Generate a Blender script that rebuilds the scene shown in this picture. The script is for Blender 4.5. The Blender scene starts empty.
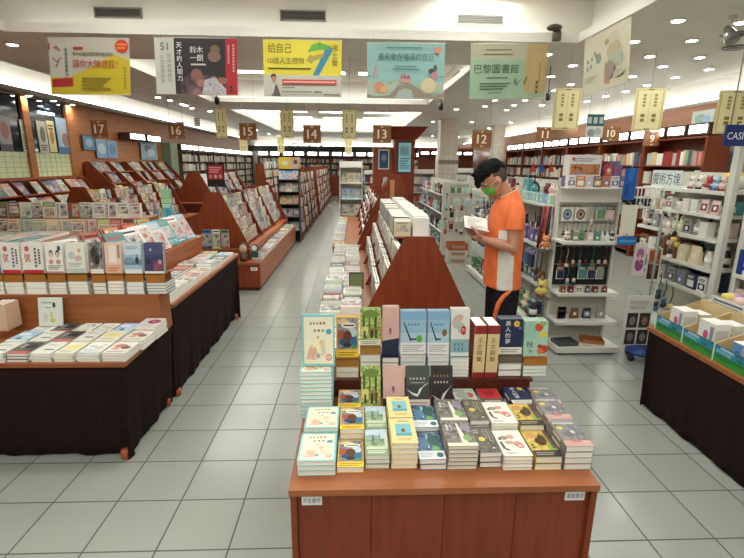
import bpy, math, random
from mathutils import Vector, Matrix
rnd = random.Random(11)
COL = bpy.context.scene.collection
PI = math.pi
# ---------------------------------------------------------------- camera
TILE = .33
FL, PITCH, YAW, ROLL, CAMH = 461.843, .245, .0395, .0096, 5.2478*TILE
cp, sp, cy, sy = math.cos(PITCH), math.sin(PITCH), math.cos(YAW), math.sin(YAW)
FW = Vector((sy*cp, cy*cp, -sp)); R0 = Vector((cy, -sy, 0)); U0 = R0.cross(FW)
RT = math.cos(ROLL)*R0 + math.sin(ROLL)*U0
UP = -math.sin(ROLL)*R0 + math.cos(ROLL)*U0
EYE = Vector((0, 0, CAMH))
def ray(x, y): return FW + (x-372)/FL*RT - (y-279)/FL*UP
def pz(x, y, z): d = ray(x, y); return EYE + d*((z-CAMH)/d.z)
def py(x, y, Y): d = ray(x, y); return EYE + d*(Y/d.y)
def px(x, y, X): d = ray(x, y); return EYE + d*(X/d.x)
cam_d = bpy.data.cameras.new('camera'); cam = bpy.data.objects.new('camera', cam_d); COL.objects.link(cam)
cam_d.sensor_width = 36; cam_d.lens = FL/744*36; cam_d.clip_start = .05
m = Matrix((RT, UP, -FW)).transposed().to_4x4(); m.translation = EYE; cam.matrix_world = m
SC = bpy.context.scene; SC.camera = cam
# ---------------------------------------------------------------- materials
def lin(c):
    if isinstance(c, str): c = tuple(int(c[i:i+2], 16) for i in (0, 2, 4))
    return tuple((v/255/12.92 if v/255 <= .04045 else ((v/255+.055)/1.055)**2.4) for v in c)+(1,)
MATS = {}
def flat(c, rough=.5, spec=.35, metal=0.0, name=None):
    k = (c, rough, spec, metal)
    if k not in MATS:
        M = bpy.data.materials.new(name or 'colour_'+(c if isinstance(c, str) else '%02x%02x%02x' % c)); M.use_nodes = True
        b = M.node_tree.nodes['Principled BSDF']
        b.inputs['Base Color'].default_value = lin(c); b.inputs['Roughness'].default_value = rough
        b.inputs['Specular IOR Level'].default_value = spec; b.inputs['Metallic'].default_value = metal
        MATS[k] = M
    return MATS[k]
def gloss(c): return flat(c, .22, .5)
def emit(c, s, name):
    k = ('e', c, s)
    if k not in MATS:
        M = bpy.data.materials.new(name); M.use_nodes = True
        b = M.node_tree.nodes['Principled BSDF']; b.inputs['Base Color'].default_value = lin(c)
        b.inputs['Emission Color'].default_value = lin(c); b.inputs['Emission Strength'].default_value = s
        MATS[k] = M
    return MATS[k]
def noisy(name, c1, c2, scale=(4, 4, 4), rough=.5, spec=.35, detail=3, bump=0., coord='Object', lo=.35, hi=.65):
    M = bpy.data.materials.new(name); M.use_nodes = True; nt = M.node_tree; N = nt.nodes; L = nt.links
    b = N['Principled BSDF']; tc = N.new('ShaderNodeTexCoord'); mp = N.new('ShaderNodeMapping'); no = N.new('ShaderNodeTexNoise'); cr = N.new('ShaderNodeValToRGB')
    mp.inputs['Scale'].default_value = scale; no.inputs['Scale'].default_value = 1; no.inputs['Detail'].default_value = detail
    L.new(tc.outputs[coord], mp.inputs[0]); L.new(mp.outputs[0], no.inputs[0]); L.new(no.outputs[0], cr.inputs[0])
    cr.color_ramp.elements[0].position = lo; cr.color_ramp.elements[1].position = hi
    cr.color_ramp.elements[0].color = lin(c1); cr.color_ramp.elements[1].color = lin(c2)
    L.new(cr.outputs[0], b.inputs['Base Color']); b.inputs['Roughness'].default_value = rough; b.inputs['Specular IOR Level'].default_value = spec
    if bump:
        bp = N.new('ShaderNodeBump'); bp.inputs['Strength'].default_value = bump; bp.inputs['Distance'].default_value = .01
        L.new(no.outputs[0], bp.inputs['Height']); L.new(bp.outputs[0], b.inputs['Normal'])
    return M
WOOD = noisy('cherry_wood', '743118', '823b1b', (30, 30, 2.5), .38, .4)
WOODX = noisy('cherry_wood_board', '925430', '9f6038', (2.5, 30, 30), .36, .4)
WOODY = noisy('cherry_wood_shelf', '9c5128', 'aa5c30', (30, 2.5, 30), .36, .4)
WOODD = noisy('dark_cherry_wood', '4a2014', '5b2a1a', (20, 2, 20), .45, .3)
WALLW = noisy('wall_veneer', 'ab6c3c', 'b97848', (1.5, 1.5, 14), .5, .3)
FASC = noisy('fascia_veneer', 'a5745a', 'ae7e64', (1, 1, 8), .5, .3)
CLOTH = noisy('brown_skirt_cloth', '1d0f0e', '261614', (60, 60, 60), .85, .15, bump=.2)
PAPER = noisy('page_edges', 'eae7dd', 'f6f4ed', (3, 3, 900), .75, .2, 1)
PAPERC = noisy('cream_page_edges', 'e6dfcc', 'f2ecde', (3, 3, 900), .75, .2, 1)
CEIL = noisy('ceiling_paint', 'e6e2d8', 'eae6dc', (2, 2, 2), .8, .2)
CEILG = noisy('low_ceiling_paint', 'dedbd1', 'e2dfd5', (2, 2, 2), .75, .25)
WHITE = flat('e6e4dc', .45); WMET = flat('d9d9d0', .35, .45); BLACK = flat('16161a', .4); DARK = flat('2a2626', .5)
KRAFT = flat('a86a30', .7, .2); STEEL = flat('9a9a98', .3, .5, .8); CLEAR = None
# ---------------------------------------------------------------- mesh builder
class MB:
    def __init__(s): s.v = []; s.f = []; s.mi = []; s.mats = []; s.sm = []
    def k(s, mat):
        if mat not in s.mats: s.mats.append(mat)
        return s.mats.index(mat)
    def add(s, vs, fs, mat, smooth=False):
        b = len(s.v); s.v += [Vector(p) for p in vs]; i = s.k(mat)
        for f in fs: s.f.append([b+j for j in f]); s.mi.append(i); s.sm.append(smooth)
        return s
    def poly(s, pts, mat): return s.add(pts, [list(range(len(pts)))], mat)
    def hexa(s, p, mat, top=None):
        s.add(p, [(3, 2, 1, 0), (0, 1, 5, 4), (1, 2, 6, 5), (2, 3, 7, 6), (3, 0, 4, 7)], mat); s.add(p[4:], [(0, 1, 2, 3)], top or mat); return s
    def box(s, x0, y0, z0, x1, y1, z1, mat, top=None):
        if x0 > x1: x0, x1 = x1, x0
        if y0 > y1: y0, y1 = y1, y0
        if z0 > z1: z0, z1 = z1, z0
        return s.hexa([(x0, y0, z0), (x1, y0, z0), (x1, y1, z0), (x0, y1, z0), (x0, y0, z1), (x1, y0, z1), (x1, y1, z1), (x0, y1, z1)], mat, top)
    def cbox(s, c, d, mat, M=None):
        b = len(s.v); s.box(-d[0]/2, -d[1]/2, -d[2]/2, d[0]/2, d[1]/2, d[2]/2, mat)
        T = Matrix.Translation(c) @ (M or Matrix())
        for i in range(b, len(s.v)): s.v[i] = T @ s.v[i]
        return s
    def prism(s, pts, ax, a0, a1, mat):
        P = {'x': lambda u, v, a: (a, u, v), 'y': lambda u, v, a: (u, a, v), 'z': lambda u, v, a: (u, v, a)}[ax]
        n = len(pts); vs = [P(u, v, a0) for u, v in pts]+[P(u, v, a1) for u, v in pts]
        return s.add(vs, [list(range(n))[::-1], list(range(n, 2*n))]+[(i, (i+1) % n, n+(i+1) % n, n+i) for i in range(n)], mat)
    def tube(s, pts, r, mat, n=8, cap=True):
        pts = [Vector(p) for p in pts]; rs = r if isinstance(r, (list, tuple)) else [r]*len(pts); vs = []; fs = []
        t = (pts[1]-pts[0]).normalized(); a = t.orthogonal().normalized()
        for i, p in enumerate(pts):
            t = (pts[min(i+1, len(pts)-1)]-pts[max(i-1, 0)]).normalized(); a = (a-t*a.dot(t)).normalized(); b = t.cross(a)
            vs += [p+rs[i]*(math.cos(2*PI*j/n)*a+math.sin(2*PI*j/n)*b) for j in range(n)]
        for i in range(len(pts)-1):
            fs += [(i*n+j, i*n+(j+1) % n, (i+1)*n+(j+1) % n, (i+1)*n+j) for j in range(n)]
        if cap: fs += [list(range(n))[::-1], list(range((len(pts)-1)*n, len(pts)*n))]
        return s.add(vs, fs, mat, True)
    def lathe(s, prof, c, mat, n=16, M=None):
        vs = []; fs = []
        for r, z in prof: vs += [Vector((r*math.cos(2*PI*j/n), r*math.sin(2*PI*j/n), z)) for j in range(n)]
        for i in range(len(prof)-1): fs += [(i*n+j, i*n+(j+1) % n, (i+1)*n+(j+1) % n, (i+1)*n+j) for j in range(n)]
        fs += [list(range(n))[::-1], list(range((len(prof)-1)*n, len(prof)*n))]
        T = Matrix.Translation(c) @ (M or Matrix()); return s.add([T @ p for p in vs], fs, mat, True)
    def ball(s, c, r, mat, n=10, M=None):
        r = (r, r, r) if not isinstance(r, (tuple, list)) else r; k = max(4, n//2+1); vs = []; fs = []
        T = Matrix.Translation(c) @ (M or Matrix())
        for i in range(1, k):
            th = PI*i/k
            vs += [T @ Vector((r[0]*math.sin(th)*math.cos(2*PI*j/n), r[1]*math.sin(th)*math.sin(2*PI*j/n), r[2]*math.cos(th))) for j in range(n)]
        vs += [T @ Vector((0, 0, r[2])), T @ Vector((0, 0, -r[2]))]; a, b = len(vs)-2, len(vs)-1
        for i in range(k-2): fs += [(i*n+j, (i+1)*n+j, (i+1)*n+(j+1) % n, i*n+(j+1) % n) for j in range(n)]
        fs += [(a, j, (j+1) % n) for j in range(n)]+[(b, (k-2)*n+(j+1) % n, (k-2)*n+j) for j in range(n)]
        return s.add(vs, fs, mat, True)
    def mesh(s, name):
        me = bpy.data.meshes.new(name); me.from_pydata([tuple(p) for p in s.v], [], s.f)
        for mt in s.mats: me.materials.append(mt)
        me.polygons.foreach_set('material_index', s.mi); me.polygons.foreach_set('use_smooth', s.sm); me.update(); return me
    def build(s, name, parent=None, bevel=0, loc=None):
        return link(name, s.mesh(name), parent, bevel, loc)
def link(name, me, parent=None, bevel=0, loc=None):
    o = bpy.data.objects.new(name, me); COL.objects.link(o)
    if parent: o.parent = parent
    if loc is not None: o.location = loc
    if bevel:
        b = o.modifiers.new('bevel', 'BEVEL'); b.width = bevel; b.segments = 2; b.limit_method = 'ANGLE'
    return o
DROP = ['the', 'of', 'book,', 'softcover', 'paperback', 'paperback,', 'book', 'on', 'along', 'in', 'a', 'facing', 'with', 'from', 'and', 'display', 'by']
def tag(o, label, cat, group=None, kind=None):
    w = label.split()
    for d in DROP:
        while len(w) > 16 and d in w[1:]: w.reverse(); w.remove(d); w.reverse()
    label = ' '.join(w); o['label'] = label; o['category'] = cat
    n = len(label.split())
    if not 4 <= n <= 16: print('LABEL', n, label, '|', o.name)
    if group: o['group'] = group
    if kind: o['kind'] = kind
    return o
def thing(name, label, cat, loc=(0, 0, 0), rz=0, group=None, M=None):
    o = bpy.data.objects.new(name, None); COL.objects.link(o); o.empty_display_size = .1
    if M is not None: o.matrix_world = M
    else: o.location = loc; o.rotation_euler = (0, 0, rz)
    return tag(o, label, cat, group)
def struct(name, mb, label=None, kind='structure'):
    o = mb.build(name); o['kind'] = kind
    if label: o['label'] = label
    return o
W1 = 'first second third fourth fifth sixth seventh eighth ninth tenth eleventh twelfth thirteenth fourteenth fifteenth sixteenth seventeenth eighteenth nineteenth'.split()
T10 = ['', '', 'twenty', 'thirty', 'forty', 'fifty', 'sixty', 'seventy', 'eighty', 'ninety']
TT = ['', '', 'twentieth', 'thirtieth', 'fortieth', 'fiftieth', 'sixtieth', 'seventieth', 'eightieth', 'ninetieth']
def nth(i):
    i += 1
    if i < 20: return W1[i-1]
    return TT[i//10] if i % 10 == 0 else T10[i//10]+'-'+W1[i % 10-1]
# ---------------------------------------------------------------- text and flat artwork
_G = {}
def glyphs(t):
    if t not in _G:
        c = bpy.data.curves.new('t', 'FONT'); c.body = t; c.resolution_u = 2; c.align_x = 'CENTER'; c.align_y = 'CENTER'
        o = bpy.data.objects.new('t', c); COL.objects.link(o); dg = bpy.context.evaluated_depsgraph_get(); dg.update()
        e = o.evaluated_get(dg); me = e.to_mesh()
        vs = [v.co.copy() for v in me.vertices]; fs = [list(p.vertices) for p in me.polygons]; e.to_mesh_clear()
        bpy.data.objects.remove(o); bpy.data.curves.remove(c)
        if vs:
            x0, x1 = min(v.x for v in vs), max(v.x for v in vs); y0, y1 = min(v.y for v in vs), max(v.y for v in vs)
            vs = [((v.x-(x0+x1)/2), (v.y-(y0+y1)/2)) for v in vs]; s = 1/max(.05, y1-y0); w = (x1-x0)*s
            vs = [(a*s, b*s) for a, b in vs]
        else: w = 0
        _G[t] = (vs, fs, w)
    return _G[t]
def draw(mb, ops, O, U, V, eps=.0003):
    """flat artwork on the rectangle O + u*U + v*V; each op a little further out along U x V"""
    O, U, V = Vector(O), Vector(U), Vector(V); N = U.cross(V).normalized(); lu, lv = U.length, V.length
    P = lambda u, v, k: O+U*u+V*v+N*(eps*k)
    for k, op in enumerate(ops, 1):
        t = op[0]
        if t == 'r': _, a, b, c, d, col = op; mb.poly([P(a, b, k), P(c, b, k), P(c, d, k), P(a, d, k)], mcol(col))
        elif t == 'e':
            _, a, b, ra, rb, col = op; mb.poly([P(a+ra*math.cos(i*PI/7), b+rb*math.sin(i*PI/7), k) for i in range(14)], mcol(col))
        elif t == 'p': mb.poly([P(a, b, k) for a, b in op[1]], mcol(op[2]))
        elif t == 't':            # text, centre, height as share of V, colour, optional width limit
            _, tx, a, b, h, col = op[:6]; vs, fs, w = glyphs(tx); hh = h*lv; sx = hh
            if len(op) > 6 and w*hh > op[6]*lu: sx = op[6]*lu/w
            mb.add([P(a+x*sx/lu, b+y*hh/lv, k) for x, y in vs], fs, mcol(col))
        elif t == 'tv':           # vertical column of characters from the top
            _, tx, a, b, h, col = op
            for i, ch in enumerate(tx):
                vs, fs, w = glyphs(ch); hh = h*lv*.86; s_ = hh/max(1, w) if w > 1.1 else hh
                mb.add([P(a+x*s_/lu, b-h*(i+.5)+y*s_/lv, k) for x, y in vs], fs, mcol(col))
        elif t == 'l':            # lines of unreadable small print
            _, a, b, c, d, n, col = op; h = (d-b)/n
            for i in range(n):
                e = c-(c-a)*.25*((i*7) % 3)/2; y = d-h*(i+.5)
                mb.poly([P(a, y-h*.25, k), P(e, y-h*.25, k), P(e, y+h*.25, k), P(a, y+h*.25, k)], mcol(col))
        elif t == 'c':            # column of unreadable characters
            _, a, b, c, d, n, col = op; h = (d-b)/n
            for i in range(n):
                y = b+h*i; mb.poly([P(a, y+h*.12, k), P(c, y+h*.12, k), P(c, y+h*.82, k), P(a, y+h*.82, k)], mcol(col))
def mcol(c): return c if not isinstance(c, (str, tuple)) else flat(c, .42, .3)
# ---------------------------------------------------------------- books
def lab16(t): return t
_NP = {}
def pic(a, b, c, sc=34):
    k = (a, b, c, sc)
    if k not in _NP:
        M = noisy('printed_picture', a, c, (sc, sc, sc), .4, .35, 4, coord='Object', lo=.32, hi=.68); e = [n for n in M.node_tree.nodes if n.type == 'VALTORGB'][0].color_ramp.elements.new(.5); e.color = lin(b); _NP[k] = M
    return _NP[k]
D = {}   # name -> (base colour, front artwork, spine artwork colour, what it looks like)
def design(k, base, ops, desc, spine=None): D[k] = (base, ops, spine or base, desc)
design('turquoise', '86c4c2', [('r', .06, .05, .95, .95, 'ebe4cc'), ('r', .08, .3, .93, .5, 'efe6c4'), ('p', [(.12, .14), (.2, .34), (.3, .42), (.42, .36), (.5, .2), (.4, .12)], pic('e0c4a4', 'd8a890', 'ecdcbc', 60)), ('e', .3, .27, .09, .08, 'dcae98'), ('e', .5, .2, .05, .05, '8aa4b0'), ('p', [(.56, .2), (.58, .5), (.66, .52), (.72, .46), (.72, .22)], pic('b4ccd2', 'e8d0a8', 'd4d8c8', 60)), ('e', .58, .46, .05, .06, 'e6c08e'), ('e', .82, .67, .09, .055, '4c9fb2'), ('e', .82, .17, .09, .065, 'c8382c'), ('e', .82, .17, .065, .045, 'ebe0cc'), ('t', '6', .82, .17, .06, 'c8382c'), ('c', .24, .8, .3, .86, 1, 'a07a4a'), ('c', .34, .8, .4, .86, 1, '7a9a6a'), ('c', .44, .8, .5, .86, 1, 'b0834e'), ('c', .54, .8, .6, .87, 1, '96553a'), ('c', .64, .8, .71, .87, 1, 'b0653a'), ('c', .36, .66, .43, .73, 1, '8a8a6a'), ('c', .48, .66, .55, .73, 1, 'a07a4a'), ('c', .6, .66, .68, .73, 1, '8aa08a'), ('c', .46, .54, .52, .59, 1, 'a58a5a')], 'turquoise-edged picture book')
design('yellow', 'dfae45', [('r', .05, .2, .95, .97, pic('3a4a66', '8a94a0', 'b87a5a', 60)), ('e', .3, .88, .28, .07, 'd9c296'), ('e', .55, .79, .33, .075, 'ece3cf'), ('l', .32, .75, .8, .83, 1, '4a4a56'), ('e', .25, .55, .2, .13, 'a8553c'), ('e', .72, .62, .2, .12, 'b8c8cc'), ('e', .5, .5, .2, .17, '5d3826'), ('e', .3, .38, .16, .08, '34506e'), ('e', .78, .4, .15, .12, '2f6a94'), ('e', .5, .3, .2, .06, '2c2c30'), ('e', .78, .27, .15, .05, '5a8a52'), ('r', 0, 0, 1, .17, 'edc93c'), ('l', .1, .03, .9, .14, 2, '9a7a22')], 'yellow picture-covered paperback')
design('green', '87a04e', [('r', 0, .14, 1, 1, pic('4e5f2c', '9bb35e', 'cdd08a', 60)), ('r', .1, .8, .9, .96, pic('4e5a30', '86a04e', 'd2d8a0', 80)), ('r', .1, .4, .22, .9, '4e5a2c'), ('r', .4, .45, .48, .95, '55642f'), ('r', .7, .42, .8, .92, '3f4a24'), ('e', .5, .86, .4, .1, '6b8440'), ('e', .22, .4, .2, .12, 'cfc77a'), ('e', .62, .38, .25, .12, '8a7a3a'), ('r', .5, .2, .62, .42, '2f3320'), ('r', .72, .2, .82, .44, '4a3f26'), ('r', .16, .2, .26, .4, '38402a'), ('r', 0, 0, 1, .15, 'd9d6c9'), ('l', .1, .03, .9, .12, 2, '8f8a7a')], 'green woodland paperback')
design('pink', 'cfa79f', [('p', [(0, 0), (1, 0), (1, .36), (0, .3)], '272f47'), ('e', .47, .5, .07, .075, '7d5146'), ('e', .46, .47, .04, .05, 'a8706a')], 'dusty pink paperback with navy foot', '2a3148')
design('blue', '8db3cc', [('r', 0, .8, 1, 1, '7ea8c8'), ('r', 0, .27, 1, .5, 'a8c4d2'), ('p', [(.1, .74), (.14, .75), (.44, .32), (.38, .3)], '2c3238'), ('r', .4, .33, .62, .37, '39404a'), ('c', .3, .66, .36, .72, 1, '5a6b7c'), ('c', .42, .66, .48, .72, 1, '5a6b7c'), ('c', .54, .66, .6, .72, 1, '5a6b7c'), ('c', .66, .66, .72, .72, 1, '5a6b7c'), ('r', 0, 0, 1, .27, 'e3e1dd'), ('l', .08, .05, .92, .23, 4, 'a9a9a8'), ('e', .74, .36, .12, .085, '58a83e')], 'pale blue pen-drawing paperback, green seal')
D['bluebrown'] = (D['blue'][0], D['blue'][1][:-1]+[('e', .78, .5, .12, .085, '8a5a3c')], D['blue'][2], 'pale blue pen-drawing paperback, brown seal')
design('redseal', 'd9dcd6', [('e', .3, .72, .25, .14, 'b9b3a6'), ('e', .45, .82, .2, .07, 'c9a79a'), ('e', .55, .6, .2, .12, 'a9b8b6'), ('r', 0, .08, 1, .36, '86aeb4'), ('c', .2, .1, .27, .3, 2, '4a6a74'), ('c', .4, .1, .47, .3, 2, '4a6a74'), ('c', .6, .1, .66, .3, 2, '4a6a74'), ('e', .68, .55, .15, .1, 'c22c30'), ('t', '71', .68, .55, .07, 'efe6dc')], 'white glossy paperback with red round seal')
design('cream', 'd9c493', [('r', 0, .86, 1, 1, '8d2c2a')], 'thick cream boxed book with red band', 'd9c493')
design('navy', '1f2b4d', [('tv', '美人的夢', .38, .96, .17, 'e6e3da'), ('e', .74, .86, .13, .09, 'd9b23a'), ('t', '大', .74, .86, .07, '5a4a1a'), ('e', .88, .74, .05, .04, '7a86c8'), ('r', 0, 0, 1, .2, 'e0dcd2'), ('l', .1, .04, .9, .16, 2, '8f8c86')], 'navy paperback with white brush title')
design('autumn', 'a3c4b2', [('r', 0, .5, .5, 1, '93b9aa'), ('e', .62, .82, .18, .12, 'c25338'), ('e', .78, .93, .16, .07, '8aa06a'), ('e', .82, .62, .16, .09, 'd4c04a'), ('e', .85, .2, .2, .12, 'b4462e'), ('e', .72, .14, .14, .08, 'd0703a'), ('e', .68, .28, .1, .06, '8f4a3a'), ('t', '秋', .26, .34, .2, '1d2b2a'), ('t', '色', .3, .14, .11, '1d2b2a')], 'mint green paperback with autumn leaves')
design('bird', '3d423e', [('r', 0, .6, 1, 1, '4b524c'), ('c', .15, .7, .22, .76, 1, 'b9bdb4'), ('c', .28, .7, .36, .76, 1, 'b9bdb4'), ('c', .43, .7, .5, .76, 1, 'b9bdb4'), ('c', .58, .7, .66, .76, 1, 'b9bdb4'), ('c', .73, .7, .8, .76, 1, 'b9bdb4'), ('l', .2, .62, .8, .66, 1, '9a9f98'), ('p', [(.02, .5), (.3, .42), (.48, .4), (.55, .5), (.8, .6), (.98, .65), (.7, .54), (.58, .42), (.48, .34), (.3, .37)], 'dfe2dc'), ('r', 0, 0, 1, .28, 'd8d3ca'), ('l', .1, .06, .9, .24, 3, 'b58d88')], 'grey-black paperback with white bird')
D['birdred'] = ('2d2628', [('r', 0, .55, 1, 1, '36302f')]+[('c', .12+.15*i, .75, .2+.15*i, .82, 1, '8a6a4a') for i in range(5)]+[('c', .15+.14*i, .62, .22+.14*i, .68, 1, 'b5aca4') for i in range(5)]+[('e', .7, .2, .25, .12, '5a2a2e'), ('p', [(.02, .38), (.3, .3), (.45, .27), (.55, .4), (.8, .5), (.98, .6), (.7, .42), (.58, .3), (.48, .2), (.3, .25)], 'd6cfcb')], '2d2628', 'black-red paperback with white bird')
design('scenic', '86a07e', [('r', 0, .62, 1, 1, 'b9cdd8'), ('e', .3, .68, .35, .1, '93a8a0'), ('r', 0, .3, 1, .62, pic('5c7060', '8aa478', 'b4c0a0', 50)), ('r', .3, .36, .38, .75, '5c6f6a'), ('r', .6, .4, .66, .8, '6f8480'), ('r', .05, .22, .95, .32, 'c8d0b4'), ('l', .1, .06, .9, .18, 2, 'd9dcc8'), ('r', .84, .3, .97, .85, 'd4d8cc')], 'soft green landscape paperback')
design('creamblue', 'e3cd90', [('r', .2, .28, .82, .78, '74b6c2'), ('r', .2, .28, .82, .4, '5c9aa0'), ('e', .5, .5, .08, .08, '7a4a34'), ('e', .5, .62, .05, .05, 'c9a07a'), ('l', .3, .84, .75, .92, 1, 'a88a4a'), ('l', .25, .1, .8, .2, 2, 'b89a5a')], 'cream yellow paperback with blue picture')
design('darkblue', '384c63', [('r', 0, .3, 1, 1, pic('22324c', '3f5a78', '7f9aa8', 45)), ('r', .42, .4, .5, .95, '9fb6c2'), ('e', .7, .7, .25, .2, '3a5a52'), ('e', .3, .6, .2, .2, '56789a'), ('r', 0, 0, 1, .3, 'dfe2e2'), ('l', .06, .05, .6, .25, 3, 'a3aab0'), ('e', .8, .15, .13, .09, '36686e'), ('e', .72, .4, .14, .08, '6fa84e')], 'dark blue forest paperback, white band')
design('grey', '75706a', [('r', 0, .3, 1, 1, pic('3a3836', '6a655e', '9a8f8c', 50)), ('p', [(.5, .1), (.72, .1), (.62, .6), (.56, .9), (.5, .9)], 'd9d4c8'), ('c', .12, .6, .2, .86, 3, 'd0ccc2'), ('c', .26, .6, .33, .86, 3, 'a8a39a'), ('e', .8, .7, .16, .14, '8a7f92'), ('e', .74, .3, .15, .12, '7aa05c'), ('r', 0, 0, 1, .12, 'ded6c4')], 'grey photo paperback with white path')
design('charcoal', '5a564e', [('r', 0, 0, 1, 1, pic('45413b', '5a564e', '77705f', 60)), ('e', .35, .5, .16, .085, 'd2c24c'), ('c', .1, .72, .17, .9, 2, 'b5ae9e'), ('c', .22, .72, .3, .9, 2, 'b5ae9e'), ('c', .55, .5, .62, .92, 5, '9a9282'), ('c', .7, .4, .77, .92, 6, 'a89f8e'), ('c', .84, .4, .9, .92, 6, '8a8272'), ('e', .3, .2, .2, .08, '6f6858'), ('e', .72, .16, .05, .03, 'd9d4c4')], 'charcoal paperback with yellow oval seal')
design('floral', 'e4e0d6', [('e', .3, .68, .16, .08, '8a8a7a'), ('e', .55, .72, .14, .09, 'c99a92'), ('e', .42, .5, .16, .07, 'b8a08a'), ('e', .7, .44, .17, .1, 'd28a84'), ('e', .75, .36, .13, .08, 'c44a4a'), ('e', .75, .37, .08, .05, 'e3c4bc'), ('p', [(.08, .5), (.16, .55), (.2, .3), (.12, .25)], '34363a'), ('p', [(.14, .3), (.3, .24), (.3, .18), (.16, .22)], '34363a'), ('e', .14, .64, .05, .05, '3c4044'), ('l', .1, .05, .5, .14, 2, 'a8a49a')], 'white paperback with pink flowers')
design('golden', 'c4a53f', [('r', 0, .24, 1, 1, pic('8a7a2c', 'cdb14a', 'd8b070', 40)), ('e', .3, .8, .25, .1, 'c28a5a'), ('e', .55, .58, .22, .16, '3a2a20'), ('e', .65, .66, .14, .2, '4a3426'), ('e', .85, .35, .18, .15, '8aa83e'), ('r', .86, .3, 1, 1, '6a4a4e'), ('r', 0, 0, 1, .24, '37332b'), ('c', .08, .3, .2, .5, 2, '5a4a22'), ('l', .1, .06, .8, .18, 2, '9a9486')], 'golden yellow paperback with dark figure')
design('greypink', '7a7776', [('r', 0, .2, 1, 1, pic('605e60', '7c7a7c', '928c8c', 50)), ('r', .1, .88, .9, .95, 'b9b4ae'), ('e', .25, .72, .12, .07, 'd2c24c'), ('e', .62, .55, .09, .06, 'c4c0c4'), ('e', .4, .45, .2, .1, '6a6670'), ('r', 0, 0, 1, .22, 'c49890'), ('e', .5, .2, .2, .05, 'b8706c'), ('e', .85, .16, .16, .06, 'd0a090'), ('r', 0, .2, .06, 1, '8a6a6a')], 'grey paperback with yellow seal, pink foot')
design('mixed', 'b4b8a8', [('e', .7, .6, .2, .15, 'b0453c'), ('e', .4, .6, .3, .2, '8f978a'), ('e', .5, .3, .3, .1, '72816e'), ('l', .08, .8, .6, .94, 2, '5d6660'), ('r', 0, 0, 1, .16, 'd4d4ca')], 'pale sage paperback with red spot')
design('crimson', '5a5654', [('r', .05, .4, .95, .98, 'b3292f'), ('e', .5, .7, .25, .14, '8a1f28'), ('l', .15, .1, .85, .3, 2, 'c9c4bc')], 'crimson and grey paperback')
design('medical', 'dedcd6', [('r', 0, 0, 1, .12, 'b8303a'), ('e', .24, .8, .12, .09, 'c4585c'), ('e', .22, .52, .13, .11, 'c46a68'), ('e', .22, .52, .08, .07, 'e3d8d0'), ('p', [(.1, .36), (.18, .36), (.4, .62), (.34, .64)], 'b46a6a'), ('p', [(.34, .36), (.42, .38), (.12, .66), (.08, .62)], 'c98a88'), ('c', .58, .2, .7, .85, 6, '5f5f64'), ('c', .78, .3, .88, .8, 6, '3a3a40')], 'white paperback with red heart emblem')
design('twofaces', 'e2e0d8', [('e', .32, .64, .12, .13, '4a4644'), ('e', .32, .6, .09, .1, 'd4b8a4'), ('e', .7, .64, .12, .13, '4a4644'), ('e', .7, .6, .09, .1, 'd4b8a4'), ('e', .8, .82, .1, .09, '46606c'), ('e', .3, .38, .14, .08, 'c98a80'), ('e', .72, .38, .14, .08, 'b8908a'), ('l', .1, .12, .9, .28, 3, '77746e'), ('r', 0, 0, 1, .07, 'c4847a')], 'white paperback with two drawn faces')
design('pale', 'dcdcd4', [('e', .72, .76, .09, .07, 'cfa868'), ('e', .3, .6, .18, .12, 'b8c0ba'), ('e', .65, .5, .2, .1, 'c4b0a4'), ('l', .1, .2, .85, .36, 3, '9aa09c'), ('r', .0, .0, 1, .16, 'b9c0bd')], 'pale paperback with faint sketch')
design('bwphoto', '86827c', [('r', 0, .14, 1, 1, pic('3c3a38', '77736e', 'aaa6a0', 40)), ('e', .4, .6, .34, .3, '55524e'), ('e', .3, .7, .2, .16, '3a3836'), ('e', .55, .45, .2, .16, '2e2c2b'), ('r', 0, 0, 1, .15, 'dcd9d0')], 'thick black-and-white photo paperback')
design('softpink', 'e0bfb0', [('r', .26, .36, .7, .92, 'e3dcd4'), ('r', .78, .5, .92, .94, 'a8807a'), ('r', 0, 0, 1, .3, 'dca48c'), ('l', .12, .06, .8, .22, 2, 'b8806c')], 'soft pink paperback with white panel')
design('seaside', '9fb9cb', [('r', 0, .62, 1, 1, 'c2d2dc'), ('r', 0, .28, 1, .46, '5f7d95'), ('e', .3, .44, .3, .1, '7a93a6'), ('e', .74, .44, .1, .13, '3a3238'), ('e', .74, .58, .06, .06, 'a8807a'), ('r', 0, 0, 1, .14, 'dcdcd8'), ('l', .1, .78, .8, .9, 2, '7f96a8')], 'pale blue seaside paperback')
design('violet', '3d3f5e', [('r', 0, .6, 1, 1, '4a4f72'), ('r', .45, .1, 1, .4, '7a4660'), ('e', .8, .38, .1, .08, 'b89098'), ('e', .34, .78, .06, .05, 'aab0c4'), ('e', .2, .4, .14, .1, '2f3450'), ('e', .6, .2, .14, .1, '9a4a62'), ('r', 0, 0, 1, .08, 'd6d3ce')], 'dark violet night paperback')
design('cyanwhite', 'd6dcdc', [('r', 0, 0, 1, .3, '2f4f86'), ('e', .5, .6, .3, .2, 'a6c4c8')], 'white paperback with blue foot')
design('blackred', '4b4a48', [('r', 0, 0, 1, .22, 'bf6a62'), ('c', .1, .5, .3, .85, 2, 'a8a6a0'), ('e', .65, .6, .25, .2, '2f2f30'), ('l', .1, .3, .9, .44, 2, '8a8884')], 'black paperback with salmon stripe')
design('whitegrey', 'd7d6cc', [('p', [(.3, .3), (.9, .3), (.8, .4), (.4, .42)], '6a665c'), ('l', .1, .7, .6, .86, 2, '9d9c94'), ('e', .7, .7, .18, .12, 'c4c6bc')], 'white paperback with grey shadow drawing')
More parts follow.
